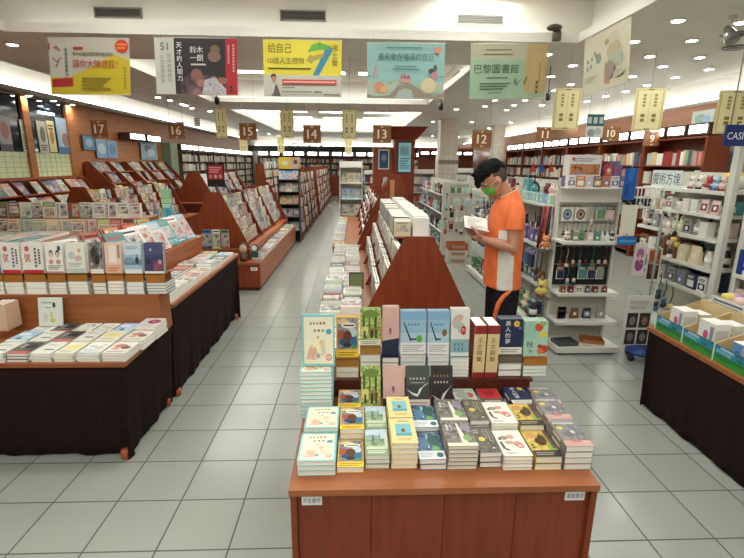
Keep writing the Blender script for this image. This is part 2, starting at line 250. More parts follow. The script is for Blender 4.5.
design('paleyellow', 'd9d6bf', [('r', .1, .4, .9, .75, 'd6cd86'), ('l', .15, .1, .85, .28, 2, 'a8a48c')], 'off-white paperback with pale yellow panel')
design('food', 'd8d1c6', [('e', .4, .65, .28, .16, 'b07a6a'), ('e', .7, .5, .2, .14, '6a4a3e'), ('e', .3, .4, .18, .1, 'c99a80'), ('l', .1, .08, .9, .2, 2, '6f6a62')], 'white paperback with brown food photo')
design('sky', '9fc0da', [('e', .35, .7, .3, .14, 'dfe6ea'), ('e', .7, .4, .25, .14, 'c9d6e0'), ('e', .4, .3, .1, .12, '3f5a72'), ('r', 0, 0, 1, .14, 'dfe2e0')], 'sky blue paperback with clouds')
design('sprout', 'd6dbd2', [('l', .15, .78, .6, .86, 1, '7a9096'), ('e', .68, .74, .07, .1, '33454e'), ('l', .3, .62, .55, .68, 1, '7a8a86'), ('c', .5, .2, .62, .5, 3, 'b9c46a'), ('e', .6, .2, .12, .08, 'c4c86a'), ('e', .3, .3, .12, .16, 'c4ccc4')], 'white paperback with small green sprout')
design('maroonflat', 'c9c6be', [('e', .62, .6, .3, .24, '7d2f48'), ('e', .6, .62, .1, .08, 'c9788a'), ('l', .1, .12, .9, .26, 2, '96928a')], 'white paperback with maroon blot')
COLN = {'white': 'dddbd4', 'grey': '94938f', 'pale pink': 'd9bdb6', 'red': 'ab4440', 'orange': 'c8814e', 'yellow': 'd2bf62', 'lime': 'a9b866', 'green': '66876070'[:6], 'teal': '528a8b', 'sky-blue': '98b9cf', 'blue': '4a6a9a', 'navy': '2f3850', 'violet': '72638c', 'brown': '7a5238', 'cream': 'ddd0ac', 'black': '2e2c2e', 'mint': 'a9cdb8', 'maroon': '6e2b34'}
CN = list(COLN)
ACC = ['black', 'grey', 'red', 'white', 'navy']
def gen_design(base, pic_, acc, style=0):
    """a made-up cover: base colour, a mottled picture and a few bars of small print"""
    acc = acc if acc in ACC else ACC[CN.index(acc) % 5]; k = '%s_%s_%s_%d' % (base, pic_, acc, style)
    if k not in D:
        b, p, a = COLN[base], COLN[pic_], COLN[acc]; P = pic(p, 'b8b2a8' if pic_ != 'white' else '8d8d8a', a, 26)
        ops = [[('r', .08, .3, .92, .74, P), ('l', .1, .8, .9, .94, 2, a), ('l', .1, .06, .7, .22, 3, p), ('e', .8, .16, .1, .07, p)],
               [('r', .0, .13, 1, .8, P), ('l', .08, .84, .92, .96, 1, a), ('r', 0, 0, 1, .13, p), ('l', .08, .03, .7, .1, 1, b)],
               [('r', .36, .1, .96, .9, P), ('c', .08, .35, .24, .93, 5, a), ('l', .06, .06, .3, .28, 4, p), ('e', .14, .3, .08, .05, p)],
               [('r', 0, .72, 1, 1, p), ('l', .08, .77, .92, .95, 2, b), ('r', .12, .12, .88, .62, P), ('l', .1, .03, .7, .09, 1, a)]][style % 4]
        D[k] = (b, ops, p, ('%s-and-%s' % (base.replace(' ', '-'), pic_.replace(' ', '-')) if base != pic_ else 'all-'+base.replace(' ', '-')))
    return k
_BM = {}
def book_meshes(k, w, h, t, pages=None):
    key = (k, round(w, 3), round(h, 3), round(t, 4), pages and pages.name)
    if key in _BM: return _BM[key]
    base, ops, spine, desc = D[k]; cm = flat(base, .4, .35); c = MB(); e = min(.0011, t*.1); x, y = w/2, h/2
    c.box(-x, -y, 0, x, y, e, cm); c.box(-x, -y, t-e, x, y, t, cm); c.box(-x, -y, e, -x+e, y, t-e, flat(spine, .4, .35))
    draw(c, ops, (-x, -y, t), (w, 0, 0), (0, h, 0), .00004)
    if t > .012: draw(c, [('r', .3, .35, .7, .85, 'd8d4c6' if sum(lin(spine)[:3]) < .9 else '55524c')], (-x, y, 0), (0, -h, 0), (0, 0, t), .00005)
    p = MB().box(-x+e, -y+.003, e, x-.003, y-.003, t-e, pages or PAPER)
    _BM[key] = (c.mesh('cover'), p.mesh('page_block')); return _BM[key]
def book(k, M, w, h, t, label, name='paperback', cat='book', group=None, pages=None):
    a, b = book_meshes(k, w, h, t, pages)
    r = thing(name, label, cat, group=group, M=M); link('cover', a, r); link('page_block', b, r); return r
def Mflat(x, y, z, rz=0): return Matrix.Translation((x, y, z)) @ Matrix.Rotation(rz, 4, 'Z')
def Mup(x, y, z, h, lean=.12, rz=0): return Matrix.Translation((x, y, z)) @ Matrix.Rotation(rz, 4, 'Z') @ Matrix.Rotation(PI/2-lean, 4, 'X') @ Matrix.Translation((0, h/2, 0))
def stack(k, x, y, z, n, w, h, t, where, group, rz=0, jit=.003, pages=None, name='paperback'):
    """n copies lying on each other; returns the height of the top"""
    d = D[k][3]
    for i in range(n):
        w_ = 'top copy' if i == n-1 else nth(n-1-i)+' from top'
        if n == 1: w_ = 'single copy'
        book(k, Mflat(x+rnd.uniform(-jit, jit), y+rnd.uniform(-jit, jit), z+i*(t+.001), rz+rnd.uniform(-jit, jit)*2), w, h, t, lab16('%s, %s, %s' % (d, w_, where)), name, group=group, pages=pages)
    return z+n*(t+.001)
_ONE = {}
def one_mesh_book(k, w, h, t):
    """a small or distant book as one mesh: cover colours plus page edges"""
    key = (k, round(w, 3), round(h, 3), round(t, 4))
    if key not in _ONE:
        base, ops, spine, desc = D[k]; c = MB(); x, y = w/2, h/2; e = min(.003, t*.2)
        c.box(-x, -y, 0, x, y, t-e, PAPER, PAPER); c.box(-x-.001, -y, t-e, x, y, t, flat(base, .4, .35)); c.box(-x-e, -y, 0, -x, y, t, flat(spine, .4, .35))
        draw(c, ops[:4], (-x, -y, t), (w, 0, 0), (0, h, 0), .0003); _ONE[key] = c.mesh('small_book')
    return _ONE[key]
def small_book(k, M, w, h, t, label, name, cat, group):
    o = link(name, one_mesh_book(k, w, h, t)); o.matrix_world = M; return tag(o, label, cat, group)
# ---------------------------------------------------------------- room shell
XL, XR, YB, YF, ZC, ZT = -6.2, 6.2, -3.2, 27.6, 3.1, 3.62
def floor_mat():
    M = bpy.data.materials.new('glazed_floor_tiles'); M.use_nodes = True; nt = M.node_tree; N = nt.nodes; L = nt.links; b = N['Principled BSDF']
    tc = N.new('ShaderNodeTexCoord'); mp = N.new('ShaderNodeMapping'); mp.inputs['Location'].default_value = (1.570, -1.786, 0)
    br = N.new('ShaderNodeTexBrick'); br.offset = 0; br.squash = 1
    for k, v in (('Scale', 1.), ('Mortar Size', .0048), ('Mortar Smooth', .25), ('Bias', -.3), ('Brick Width', TILE), ('Row Height', TILE)): br.inputs[k].default_value = v
    br.inputs['Color1'].default_value = lin('999c94'); br.inputs['Color2'].default_value = lin('959890'); br.inputs['Mortar'].default_value = lin('4c4d46')
    no = N.new('ShaderNodeTexNoise'); no.inputs['Scale'].default_value = 3; no.inputs['Detail'].default_value = 4
    rr = N.new('ShaderNodeMapRange'); rr.inputs[3].default_value = .13; rr.inputs[4].default_value = .27
    ad = N.new('ShaderNodeMath'); ad.operation = 'MULTIPLY_ADD'; ad.inputs[1].default_value = .4
    L.new(tc.outputs['Object'], mp.inputs[0]); L.new(mp.outputs[0], br.inputs[0]); L.new(tc.outputs['Object'], no.inputs[0])
    L.new(br.outputs['Color'], b.inputs['Base Color']); L.new(no.outputs[0], rr.inputs[0]); L.new(br.outputs['Fac'], ad.inputs[0]); L.new(rr.outputs[0], ad.inputs[2])
    L.new(ad.outputs[0], b.inputs['Roughness']); b.inputs['Specular IOR Level'].default_value = .5
    bp = N.new('ShaderNodeBump'); bp.inputs['Strength'].default_value = .35; bp.inputs['Distance'].default_value = .002; bp.invert = True
    L.new(br.outputs['Fac'], bp.inputs['Height']); L.new(bp.outputs[0], b.inputs['Normal']); return M
struct('floor', MB().box(XL, YB, -.1, XR, YF, 0, floor_mat()))
struct('wall_rear', MB().box(XL, YB-.1, 0, XR, YB, 3.7, CEIL))
struct('wall_left', MB().box(XL-.12, YB, 0, XL, YF, 3.7, CEIL))
struct('wall_right', MB().box(XR, YB, 0, XR+.12, YF, 3.7, CEIL))
struct('wall_far', MB().box(XL, YF, 0, XR, YF+.1, 3.7, CEIL))
# ceiling: one low plane with two raised trays and a lit slot along each side and the far end
T1 = (-3.85, 2.6, YB, 5.75); T2 = (-3.35, 1.75, 7.0, 11.6); T3 = (-3.35, 1.9, 13.2, 22.0); SL, SR, SF = -5.0, 5.75, 26.4
c = MB()
def slab(x0, y0, x1, y1): c.box(x0, y0, ZC, x1, y1, ZC+.07, CEILG)
slab(T1[1], YB, SR, SF); slab(SL, YB, T1[0], SF); slab(T1[0], T1[3], T1[1], T2[2]); slab(T1[0], T2[2], T2[0], T2[3]); slab(T2[1], T2[2], T1[1], T2[3]); slab(T1[0], T2[3], T1[1], T3[2]); slab(T1[0], T3[2], T3[0], T3[3]); slab(T3[1], T3[2], T1[1], T3[3]); slab(T1[0], T3[3], T1[1], SF)
c.box(XL, YB, ZT, XR, YF, ZT+.08, CEIL)
struct('ceiling', c)
def tray(name, t, gap=.24, h=.1):
    x0, x1, y0, y1 = t; b = MB()
    for q in ((x0, y1-.03, x1, y1), (x0, y0, x0+.03, y1), (x1-.03, y0, x1, y1), (x0, y0, x1, y0+.03)): b.box(q[0], q[1], ZC, q[2], q[3], ZC+h, CEIL)      # lip that hides the tubes
    for q in ((x0-gap, y1+gap, x1+gap, y1+gap+.04), (x0-gap-.04, y0-gap, x0-gap, y1+gap+.04), (x1+gap, y0-gap, x1+gap+.04, y1+gap+.04), (x0-gap, y0-gap-.04, x1+gap, y0-gap)): b.box(q[0], q[1], ZC+.07, q[2], q[3], ZT, CEIL)
    struct(name, b)
tray('trim_1', T1); tray('trim_2', T2); tray('trim_10', T3)
b = MB()                                  # cream lip along the edges of the low ceiling and dark edge strips
b.box(SL, YB, ZC-.01, SL+.04, SF, ZC+.12, CEIL); b.box(SR-.04, YB, ZC-.01, SR, SF, ZC+.12, CEIL); b.box(SL, SF-.04, ZC-.01, SR, SF, ZC+.12, CEIL)
struct('trim_3', b)
# wall panelling below the lit slots
b = MB(); b.box(XL, 10.75, 1.35, XL+.05, 15.6, 2.9, WALLW); b.box(XL, 15.6, 2.32, XL+.05, YF, 2.9, FASC); b.box(XL, 8.0, 2.9, XL+.3, YF, 2.98, flat('8f8678')); b.box(XL, YB, 2.9, XL+.3, 8.0, 2.98, flat('8f8678'))
struct('trim_4', b)
b = MB(); b.box(XR-.35, YB, 2.42, XR, YF, 2.74, FASC); b.box(XR-.37, YB, 2.74, XR, YF, 2.79, flat('b9b1a2')); struct('trim_5', b)
b = MB(); b.box(XL+.1, YF-.35, 2.36, XR-.4, YF, 2.6, flat('3a3630')); b.box(XL+.1, YF-.37, 2.6, XR-.4, YF, 2.66, flat('5c554a')); struct('trim_6', b)
# light tubes hidden behind the lips, third-tray ones added to brighten the far field
LAMP = emit('f7faf5', 8, 'slot_tube_light'); LAMPT = emit('f6f9f2', 1.0, 'tray_tube_light'); n = 0
def tube_lamp(x0, y0, x1, y1, z, where, m_=None):
    global n
    o = MB().box(x0, y0, z, x1, y1, z+.035, m_ or (LAMPT if 'tray' in where else LAMP)).build('cove_light'); tag(o, where, 'light', 'cove lights'); n += 1
tube_lamp(T1[0]+.1, T1[3]+.1, T1[1]-.1, T1[3]+.15, ZC+.09, 'long cove tube over the far edge of the near ceiling tray')
tube_lamp(T1[1]+.1, -2.5, T1[1]+.15, T1[3]-.1, ZC+.09, 'long cove tube along the near tray edge beside the downlights')
tube_lamp(T1[0]-.15, -2.5, T1[0]-.1, T1[3]-.1, ZC+.09, 'long cove tube along the near tray edge toward the window wall')
tube_lamp(T2[0]+.1, T2[3]+.1, T2[1]-.1, T2[3]+.15, ZC+.09, 'cove tube over the far edge of the second ceiling tray')
tube_lamp(T2[1]+.1, T2[2]+.1, T2[1]+.15, T2[3]-.1, ZC+.09, 'cove tube along the second tray edge over the pen aisle')
tube_lamp(T2[0]-.15, T2[2]+.1, T2[0]-.1, T2[3]-.1, ZC+.09, 'cove tube along the second tray edge toward the magazines')
tube_lamp(T2[0]+.1, T2[2]-.15, T2[1]-.1, T2[2]-.1, ZC+.09, 'cove tube over the near edge of the second ceiling tray')
tube_lamp(XL+.14, 6, XL+.2, 26, 2.985, 'long slot tube on the ledge above the windows and bookcases')
tube_lamp(XR-.26, 5, XR-.2, 26, 2.795, 'long slot tube on the fascia ledge above the gift wall')
tube_lamp(-5.6, YF-.24, 5.4, YF-.18, 2.68, 'long slot tube on the ledge over the far bookcases')
tube_lamp(T3[0]+.1, T3[3]+.1, T3[1]-.1, T3[3]+.15, ZC+.09, 'cove tube over the far edge of the third ceiling tray', LAMP)
tube_lamp(T3[1]+.1, T3[2]+.1, T3[1]+.15, T3[3]-.1, ZC+.09, 'cove tube along the third tray edge over the pen aisle', LAMP)
tube_lamp(T3[0]-.15, T3[2]+.1, T3[0]-.1, T3[3]-.1, ZC+.09, 'cove tube along the third tray edge toward the windows', LAMP)
# fluorescent panels in the trays
PAN = emit('f8faf4', 12, 'fluorescent_diffuser')  # tubes behind an opal sheet
def panel(x, y, z, w, d, where):
    t = thing('ceiling_light', where, 'light', (x, y, z), 0, 'fluorescent ceiling panels')
    MB().box(-w/2-.02, -d/2-.02, -.02, w/2+.02, -d/2, 0, WHITE).box(-w/2-.02, d/2, -.02, w/2+.02, d/2+.02, 0, WHITE).box(-w/2-.02, -d/2, -.02, -w/2, d/2, 0, WHITE).box(w/2, -d/2, -.02, w/2+.02, d/2, 0, WHITE).build('frame', t)
    MB().box(-w/2, -d/2, -.012, w/2, d/2, -.004, PAN).build('diffuser', t)
panel(1.43, 5.77, ZT, .8, .3, 'fluorescent panel in the near tray just above its far vent')
for i, y in enumerate((4.7, 2.9, .9, -.9, -2.4)):  # rows behind the camera are added to light the island's front
    for j, x in enumerate((-2.4, -.6, 1.3)):
        panel(x, y, ZT, 1.2, .3, 'unseen fluorescent panel in the near tray, %s row back from its far edge, %s from the pen aisle' % (nth(i), nth(2-j)))
for i, y in enumerate((7.9, 9.3, 10.7)):  # panel grid enlarged to brighten the floor of the middle aisle
    for j, x in enumerate((-2.3, -.8, .7)): panel(x, y, ZT, 1.2, .3, 'fluorescent panel in the second tray, %s row, %s from the windows' % (nth(i), nth(j)))
for i, y in enumerate((14.2, 16.4, 18.6, 20.8)):  # panels put in here to lift the dim far region
    for j, x in enumerate((-2.4, -.7, 1.0)): panel(x, y, ZT, 1.2, .3, 'fluorescent panel in the third tray, %s row, %s from the windows' % (nth(i), nth(j)))
# downlights
DL = emit('f8fbf4', 120, 'downlight_lens')
def downlight(p, where, r=.055):
    t = thing('downlight', where, 'light', p, 0, 'round downlights')
    MB().lathe([(r+.022, 0), (r+.022, -.008), (r, -.012), (r, 0)], (0, 0, 0), WHITE, 16).build('rim', t)
    MB().lathe([(r*.98, -.004), (r*.98, -.009)], (0, 0, 0), DL, 16).build('lens', t)
dl = [(678,20),(634,41),(692,40),(650,56),(700,57),(573,65),(663,66),(709,69),(633,76),(675,77),(551,76),(571,84),(647,85),(555,90),(626,91),(606,96),(587,101),(547,54),(448,67),(525,100),(495,100),(485,106),(514,105),(542,105),(741,22),(424,52),(610,112),(560,112)]
pts = [pz(x, y, ZC-.001) for x, y in dl]+[Vector((3.2+1.25*i, y, ZC-.001)) for y in (2.2, .6, -1) for i in range(2)]
pts.sort(key=lambda p: (round(p.y/1.4), p.x))
rows = {}
for p in pts: rows.setdefault(round(p.y/1.4), []).append(p)
ri = 0
for k in sorted(rows):
    for j, p in enumerate(rows[k]):
        tx = p.x; inside = (T2[0]-.2 < p.x < T2[1]+.25 and T2[2]-.2 < p.y < T2[3]+.25) or p.x > SR-.1
        if inside: continue
        downlight(p, 'bright round downlight over the gift aisles, %s row, %s from the tray' % (nth(ri), nth(j)))
    ri += 1
for i, (x, y) in enumerate(((12,44),(158,97),(170,100),(182,104),(192,108),(210,111))):
    downlight(pz(x, y, ZC-.001), 'round downlight in the ceiling strip beside the window wall, %s from the windows' % nth(i))
for i, (x, y) in enumerate(((28,91),(53,97),(72,101))):
    p = px(x, y, XL+.16); p.z = 2.899; downlight(p, 'small downlight under the ledge above the dark windows, %s along' % nth(i), .05)
# far ceiling lights, small from here
i = 0
for y in (12.4, 16, 18.5, 21, 24):
    for x in (-4.2, 2.6, 3.9, 5.2):
        downlight(Vector((x, y, ZC-.001)), 'tiny downlight over the far aisles, %s of the far field' % nth(i)); i += 1
# air vents high on the tray wall
for i, (a, b_, w) in enumerate((((94, 7), (143, 19), 'above the red and yellow banner'), ((280, 10), (326, 22), 'above the yellow arrow banner'), ((457, 14), (503, 26), 'above the green banner'))):
    Yv = T1[3]+.24; p, q = py(*a, Yv), py(*b_, Yv); t = thing('air_vent', 'grey slatted air vent on the tray wall '+w, 'vent', (0, 0, 0), 0, 'air vents')
    MB().box(p.x, Yv-.02, q.z, q.x, Yv-.002, q.z+.014, flat('8d8b84')).box(p.x, Yv-.02, p.z-.014, q.x, Yv-.002, p.z, flat('8d8b84')).box(p.x, Yv-.02, q.z, p.x+.014, Yv-.002, p.z, flat('8d8b84')).box(q.x-.014, Yv-.02, q.z, q.x, Yv-.002, p.z, flat('8d8b84')).build('frame', t)
    s = MB(); s.box(p.x+.014, Yv-.004, q.z+.014, q.x-.014, Yv-.002, p.z-.014, flat('4d4c48'))
    for k in range(5):
        z = q.z+.02+(p.z-q.z-.03)*(k+.3)/5; s.hexa([(p.x+.016, Yv-.018, z-.006), (q.x-.016, Yv-.018, z-.006), (q.x-.016, Yv-.006, z+.006), (p.x+.016, Yv-.006, z+.006), (p.x+.016, Yv-.018, z-.004), (q.x-.016, Yv-.018, z-.004), (q.x-.016, Yv-.006, z+.008), (p.x+.016, Yv-.006, z+.008)], flat('77756e'))
    s.build('slat_panel', t)
for i, (x, y, z_, lab) in enumerate(((395, 105, 3.35, 'second tray beside the pale blue banner'), (152, 72, 3.35, 'second tray beside the black and red banner'))):
    X = T2[1]+.24 if i == 0 else T2[0]-.24
    t = thing('air_vent', 'small dark air vent on the side wall of the '+lab, 'vent', (X, 9.6, 3.36), 0, 'air vents'); d = -1 if i == 0 else 1
    MB().box(0, -.26, -.09, d*.015, .26, .09, flat('8d8b84')).build('frame', t); s = MB()
    for k in range(5): s.box(d*.016, -.24, -.075+.03*k, d*.022, .24, -.06+.03*k, flat('3a3937'))
    s.build('slat_panel', t)
# round ceiling speaker and smoke detector at the right, a dome camera on the tray corner, a spotlight
for i, (x, y) in enumerate(((735, 34), (735, 47))):
    t = thing('ceiling_speaker', 'dark round ceiling grille at the far side of the downlights, %s from the camera' % nth(i), 'speaker', pz(x, y, ZC-.001), 0, 'ceiling grilles')
    MB().lathe([(.13, 0), (.13, -.012), (.1, -.02), (.1, 0)], (0, 0, 0), flat('8f8a80'), 20).build('rim', t); MB().lathe([(.1, -.01), (.09, -.016)], (0, 0, 0), flat('4c4a46'), 20).build('grille', t)
p = pz(574, 31, ZC); t = thing('security_camera', 'small dark dome camera at the corner of the ceiling tray', 'camera', (p.x, T1[3]-.06, ZC+.13))
MB().lathe([(.05, -.12), (.05, -.03), (.03, 0)], (0, 0, 0), flat('6b6456'), 12).build('mount', t); MB().ball((-.06, -.06, 0), (.09, .07, .035), flat('4a463e'), 12).build('dome', t)
p = pz(733, 16, ZC); t = thing('spotlight', 'silver spotlight fixed to the low ceiling above the gift shelves', 'light', (p.x, p.y, ZC))
MB().lathe([(.035, 0), (.035, -.03)], (0, 0, 0), WMET, 12).tube([(0, 0, -.03), (0, 0, -.1)], .012, WMET).build('bracket', t)
MB().lathe([(.03, -.08), (.05, 0), (.06, .09), (.05, .09), (.04, .06)], (0, 0, -.15), STEEL, 14, Matrix.Rotation(2.5, 4, 'X')).build('lamp_head', t)
# ---------------------------------------------------------------- the reading man
def remeshed(mb, name, voxel, smooth, mat, parent):
    """union of the overlapping shapes as one continuous smooth surface"""
    o = mb.build(name); r = o.modifiers.new('r', 'REMESH'); r.mode = 'VOXEL'; r.voxel_size = voxel; r.use_smooth_shade = True
    s = o.modifiers.new('s', 'SMOOTH'); s.factor = .5; s.iterations = smooth
    dg = bpy.context.evaluated_depsgraph_get(); dg.update(); me = bpy.data.meshes.new_from_object(o.evaluated_get(dg)); bpy.data.objects.remove(o)
    me.materials.clear(); me.materials.append(mat); me.name = name
    me.polygons.foreach_set('use_smooth', [True]*len(me.polygons)); me.polygons.foreach_set('material_index', [0]*len(me.polygons))
    return link(name, me, parent)
man = thing('person', 'man in orange and white sports shirt, green mask, standing and reading a book', 'person')
SKIN = noisy('skin', 'b07c64', 'bb886e', (9, 9, 9), .55, .3); B = MB()
def limb(*pr, n=12):
    pts = [p for p, r in pr]; rs = [r for p, r in pr]; B.tube(pts, rs, SKIN, n)
    for p, r in pr: B.ball(p, r*.99, SKIN, n)
YC = 3.55
# legs, pelvis, trunk, neck
for s in (-1, 1):
    y = YC+s*.1
    limb(((1.2, y, .86), .088), ((1.195, y, .62), .074), ((1.185, y, .47), .056), ((1.2, y, .3), .056), ((1.21, y, .09), .036))
    limb(((1.225, y, .05), .04), ((1.15, y+s*.01, .04), .038), ((1.05, y+s*.015, .03), .028))
limb(((1.195, YC-.07, .9), .11), ((1.195, YC+.07, .9), .11)); limb(((1.19, YC, .95), .115), ((1.185, YC, 1.15), .105))
limb(((1.185, YC-.08, 1.28), .1), ((1.185, YC+.08, 1.28), .1)); limb(((1.185, YC-.12, 1.39), .054), ((1.185, YC+.12, 1.39), .054))
limb(((1.19, YC, 1.2), .11), ((1.185, YC, 1.36), .1), ((1.18, YC, 1.47), .07), ((1.15, YC, 1.53), .055), ((1.095, YC, 1.6), .056))
# head: skull, face, jaw, nose, ears
HM = Matrix.Translation((1.06, YC, 1.625)) @ Matrix.Rotation(math.radians(-28), 4, 'Y')
def H(x, y, z): return HM @ Vector((-x, y, z))       # x forward along the face
B.ball((0, 0, 0), (.096, .076, .1), SKIN, 20, HM @ Matrix.Translation((.008, 0, .022)))
B.ball((0, 0, 0), (.06, .058, .085), SKIN, 16, HM @ Matrix.Translation((-.032, 0, -.045)))
B.ball(H(.07, 0, -.095), (.028, .032, .024), SKIN, 12)
limb((H(.085, 0, .005), .012), (H(.106, 0, -.032), .015), (H(.1, 0, -.04), .013), n=8)
for s in (-1, 1):
    B.ball((0, 0, 0), (.024, .011, .034), SKIN, 10, HM @ Matrix.Translation((.006, s*.078, -.012)))
    B.ball(H(.075, s*.03, .018), (.018, .024, .01), SKIN, 8)      # brow
# arms
def arm(s, sh, el, wr): limb((sh, .046), ((Vector(sh)+Vector(el))/2, .051), (el, .043), ((Vector(el)*.6+Vector(wr)*.4), .043), (wr, .028))
SHL, ELL, WRL = (1.19, 3.365, 1.405), (1.172, 3.325, 1.135), (.975, 3.375, 1.188)
SHR, ELR, WRR = (1.19, 3.735, 1.405), (1.165, 3.775, 1.13), (.99, 3.67, 1.19)
arm(-1, SHL, ELL, WRL); arm(1, SHR, ELR, WRR)
def chain(*pts, r=(.0105, .0095, .0085, .007)):
    pts = [Vector(p) for p in pts]; B.tube(pts, list(r[:len(pts)]), SKIN, 8)
    for p, q in zip(pts, r): B.ball(p, q, SKIN, 8)
# near hand: palm below the near half of the book, four fingers curling under it, thumb over the page edge
limb((WRL, .027), ((.945, 3.375, 1.199), .024)); B.ball((.925, 3.385, 1.208), (.045, .034, .02), SKIN, 12, Matrix.Rotation(-.15, 4, 'Y'))
for i, (x0, L) in enumerate(((.892, .9), (.906, 1.0), (.925, .95), (.942, .78))):
    chain((x0, 3.4, 1.207), (x0-.016*L, 3.43, 1.212), (x0-.03*L, 3.462, 1.222+.004*i), (x0-.036*L, 3.487*1.0, 1.24+.003*i))
chain((.935, 3.355, 1.214), (.905, 3.346, 1.242), (.882, 3.36, 1.2725), (.862, 3.384, 1.284), r=(.014, .012, .0105, .009))
# far hand under the far half
limb((WRR, .027), ((.955, 3.64, 1.21), .024)); B.ball((.935, 3.622, 1.225), (.044, .03, .024), SKIN, 12, Matrix.Rotation(.5, 4, 'X'))
for i, (x0, L) in enumerate(((.9, .9), (.914, 1.0), (.932, .95), (.95, .78))):
    chain((x0, 3.6, 1.228), (x0-.016*L, 3.575, 1.232), (x0-.03*L, 3.545, 1.243), (x0-.034*L, 3.53, 1.258))
chain((.945, 3.64, 1.24), (.93, 3.63, 1.28), (.915, 3.6, 1.318), (.9, 3.573, 1.347), r=(.014, .012, .0105, .009))
remeshed(B, 'body', .0055, 3, SKIN, man)
# eyes peep over the mask
e = MB()
for s in (-1, 1): e.ball(H(.083, s*.03, .002), (.012, .015, .008), flat('e4ddd4', .3), 10); e.ball(H(.092, s*.03, -.001), (.006, .007, .006), BLACK, 8)
e.build('eyes', man)
# hair: short faded sides and a bushy top swept forward
HAIR = noisy('hair', '080a0a', '121615', (80, 80, 80), .75, .15, bump=.4); FADE = noisy('faded_hair', '4c3d33', '5a493d', (120, 120, 120), .8, .2)
h = MB(); h.ball((0, 0, 0), (.089, .0795, .094), FADE, 20, HM @ Matrix.Translation((.0185, 0, .022)))
rf = h.build('hair_fade', man)
rr = random.Random(3); h = MB()
for p, r in ((( -.03, 0, .085), .07), ((.02, 0, .095), .068), ((.065, 0, .085), .055), ((.1, 0, .062), .04), ((.125, .0, .03), .026), ((-.06, 0, .06), .055), ((.04, .035, .08), .048), ((.04, -.035, .08), .048), ((-.02, .035, .075), .05), ((-.02, -.035, .075), .05), ((.09, -.03, .055), .03), ((.09, .03, .055), .03), ((-.085, 0, .03), .035)): h.ball(H(*p), r, HAIR, 12)
for i in range(120):
    u = rr.uniform(-.07, .11); y = rr.uniform(-.065, .065); z = .075+.05*math.cos(y*16)-max(0, u-.05)*.6
    a = H(u, y, z-.03); b_ = H(u+rr.uniform(.0, .045), y*1.25+rr.uniform(-.012, .012), z+rr.uniform(.0, .028)); h.tube([a, (a+b_)/2+Vector((0, 0, .008)), b_], [.012, .009, .004], HAIR, 6)
for i in range(14): y = rr.uniform(-.04, .04); a = H(.1, y, .06); b_ = H(.13+rr.uniform(0, .02), y, rr.uniform(-.01, .03)); h.tube([a, (a+b_)/2, b_], [.013, .01, .004], HAIR, 6)
remeshed(h, 'hair', .0065, 1, HAIR, man)
# green face mask with ear loops
MASK = noisy('mask_cloth', '5da046', '6cb052', (60, 60, 60), .8, .2); k = MB()
k.ball((0, 0, 0), (.05, .0605, .052), MASK, 20, HM @ Matrix.Translation((-.05, 0, -.062))); k.ball((0, 0, 0), (.03, .03, .04), MASK, 14, HM @ Matrix.Translation((-.082, 0, -.05)))
km = remeshed(k, 'face_mask', .005, 2, MASK, man)
l = MB()
for s in (-1, 1): l.tube([H(.055, s*.062, -.02), H(.03, s*.078, -.01), H(.0, s*.088, .004), H(-.02, s*.086, -.02), H(.0, s*.08, -.04), H(.045, s*.064, -.075)], .0022, flat('d6dcd0'), 5)
l.build('ear_loop', km)
# shirt: lofted rings, white side panels, set-in sleeves
OR = noisy('orange_cloth', 'e2703f', 'ea7a48', (12, 12, 12), .75, .25); WH = noisy('white_cloth', 'cfcfc6', 'dcdcd4', (12, 12, 12), .75, .25)
rings = [(.795, 1.18, .128, .2), (.87, 1.178, .126, .196), (.97, 1.174, .124, .19), (1.07, 1.174, .128, .188), (1.17, 1.176, .124, .188), (1.26, 1.178, .12, .19), (1.34, 1.178, .113, .193), (1.4, 1.18, .102, .188), (1.445, 1.185, .092, .165), (1.48, 1.183, .078, .118), (1.51, 1.178, .067, .082), (1.527, 1.174, .064, .07)]
NS = 48; V_ = []; F_ = []
for z, cx_, rx, ry in rings:
    for j in range(NS):
        a = 2*PI*j/NS; c_, s_ = math.cos(a), math.sin(a); ex = .8
        xx = cx_+rx*math.copysign(abs(c_)**ex, c_); yy = YC+ry*math.copysign(abs(s_)**ex, s_); fold = .006*math.sin(a*5+z*22)*(1.35-z)*1.5 if z < 1.3 else 0
        V_.append((xx+fold*c_, yy+fold*s_, z+(.035*c_*max(0, (z-1.42)/.1) if z > 1.42 else 0)))
sh = MB(); sh.add(V_, [], OR)
for i in range(len(rings)-1):
    for j in range(NS):
        a = 2*PI*(j+.5)/NS; z = rings[i][0]; near = math.sin(a) < 0 or True; c_ = math.cos(a)
        lo_, hi_ = (-.62, .12) if z < 1.0 else ((-.62, -.05) if z < 1.1 else (-.66, -.2)); m_ = WH if (abs(math.sin(a)) > .6 and lo_ < c_ < hi_ and z < 1.26) else OR
        sh.f.append([i*NS+j, i*NS+(j+1) % NS, (i+1)*NS+(j+1) % NS, (i+1)*NS+j]); sh.mi.append(sh.k(m_)); sh.sm.append(True)
o = sh.build('shirt', man); sd = o.modifiers.new('thick', 'SOLIDIFY'); sd.thickness = .004; sd.offset = 1; ss = o.modifiers.new('sub', 'SUBSURF'); ss.levels = ss.render_levels = 1
for s, S_, E_ in ((-1, SHL, ELL), (1, SHR, ELR)):
    S_, E_ = Vector(S_), Vector(E_); d_ = (E_-S_); q = MB()
    q.tube([S_+Vector((0, -s*.075, .035)), S_+Vector((0, -s*.03, .012)), S_+d_*.15+Vector((0, s*.004, 0)), S_+d_*.35, S_+d_*.52], [.046, .064, .067, .065, .063], OR, 20, False)
    q.tube([S_+d_*.5, S_+d_*.525], [.0635, .0645], flat('c4501f', .75), 20, False); q.build('sleeve', o)
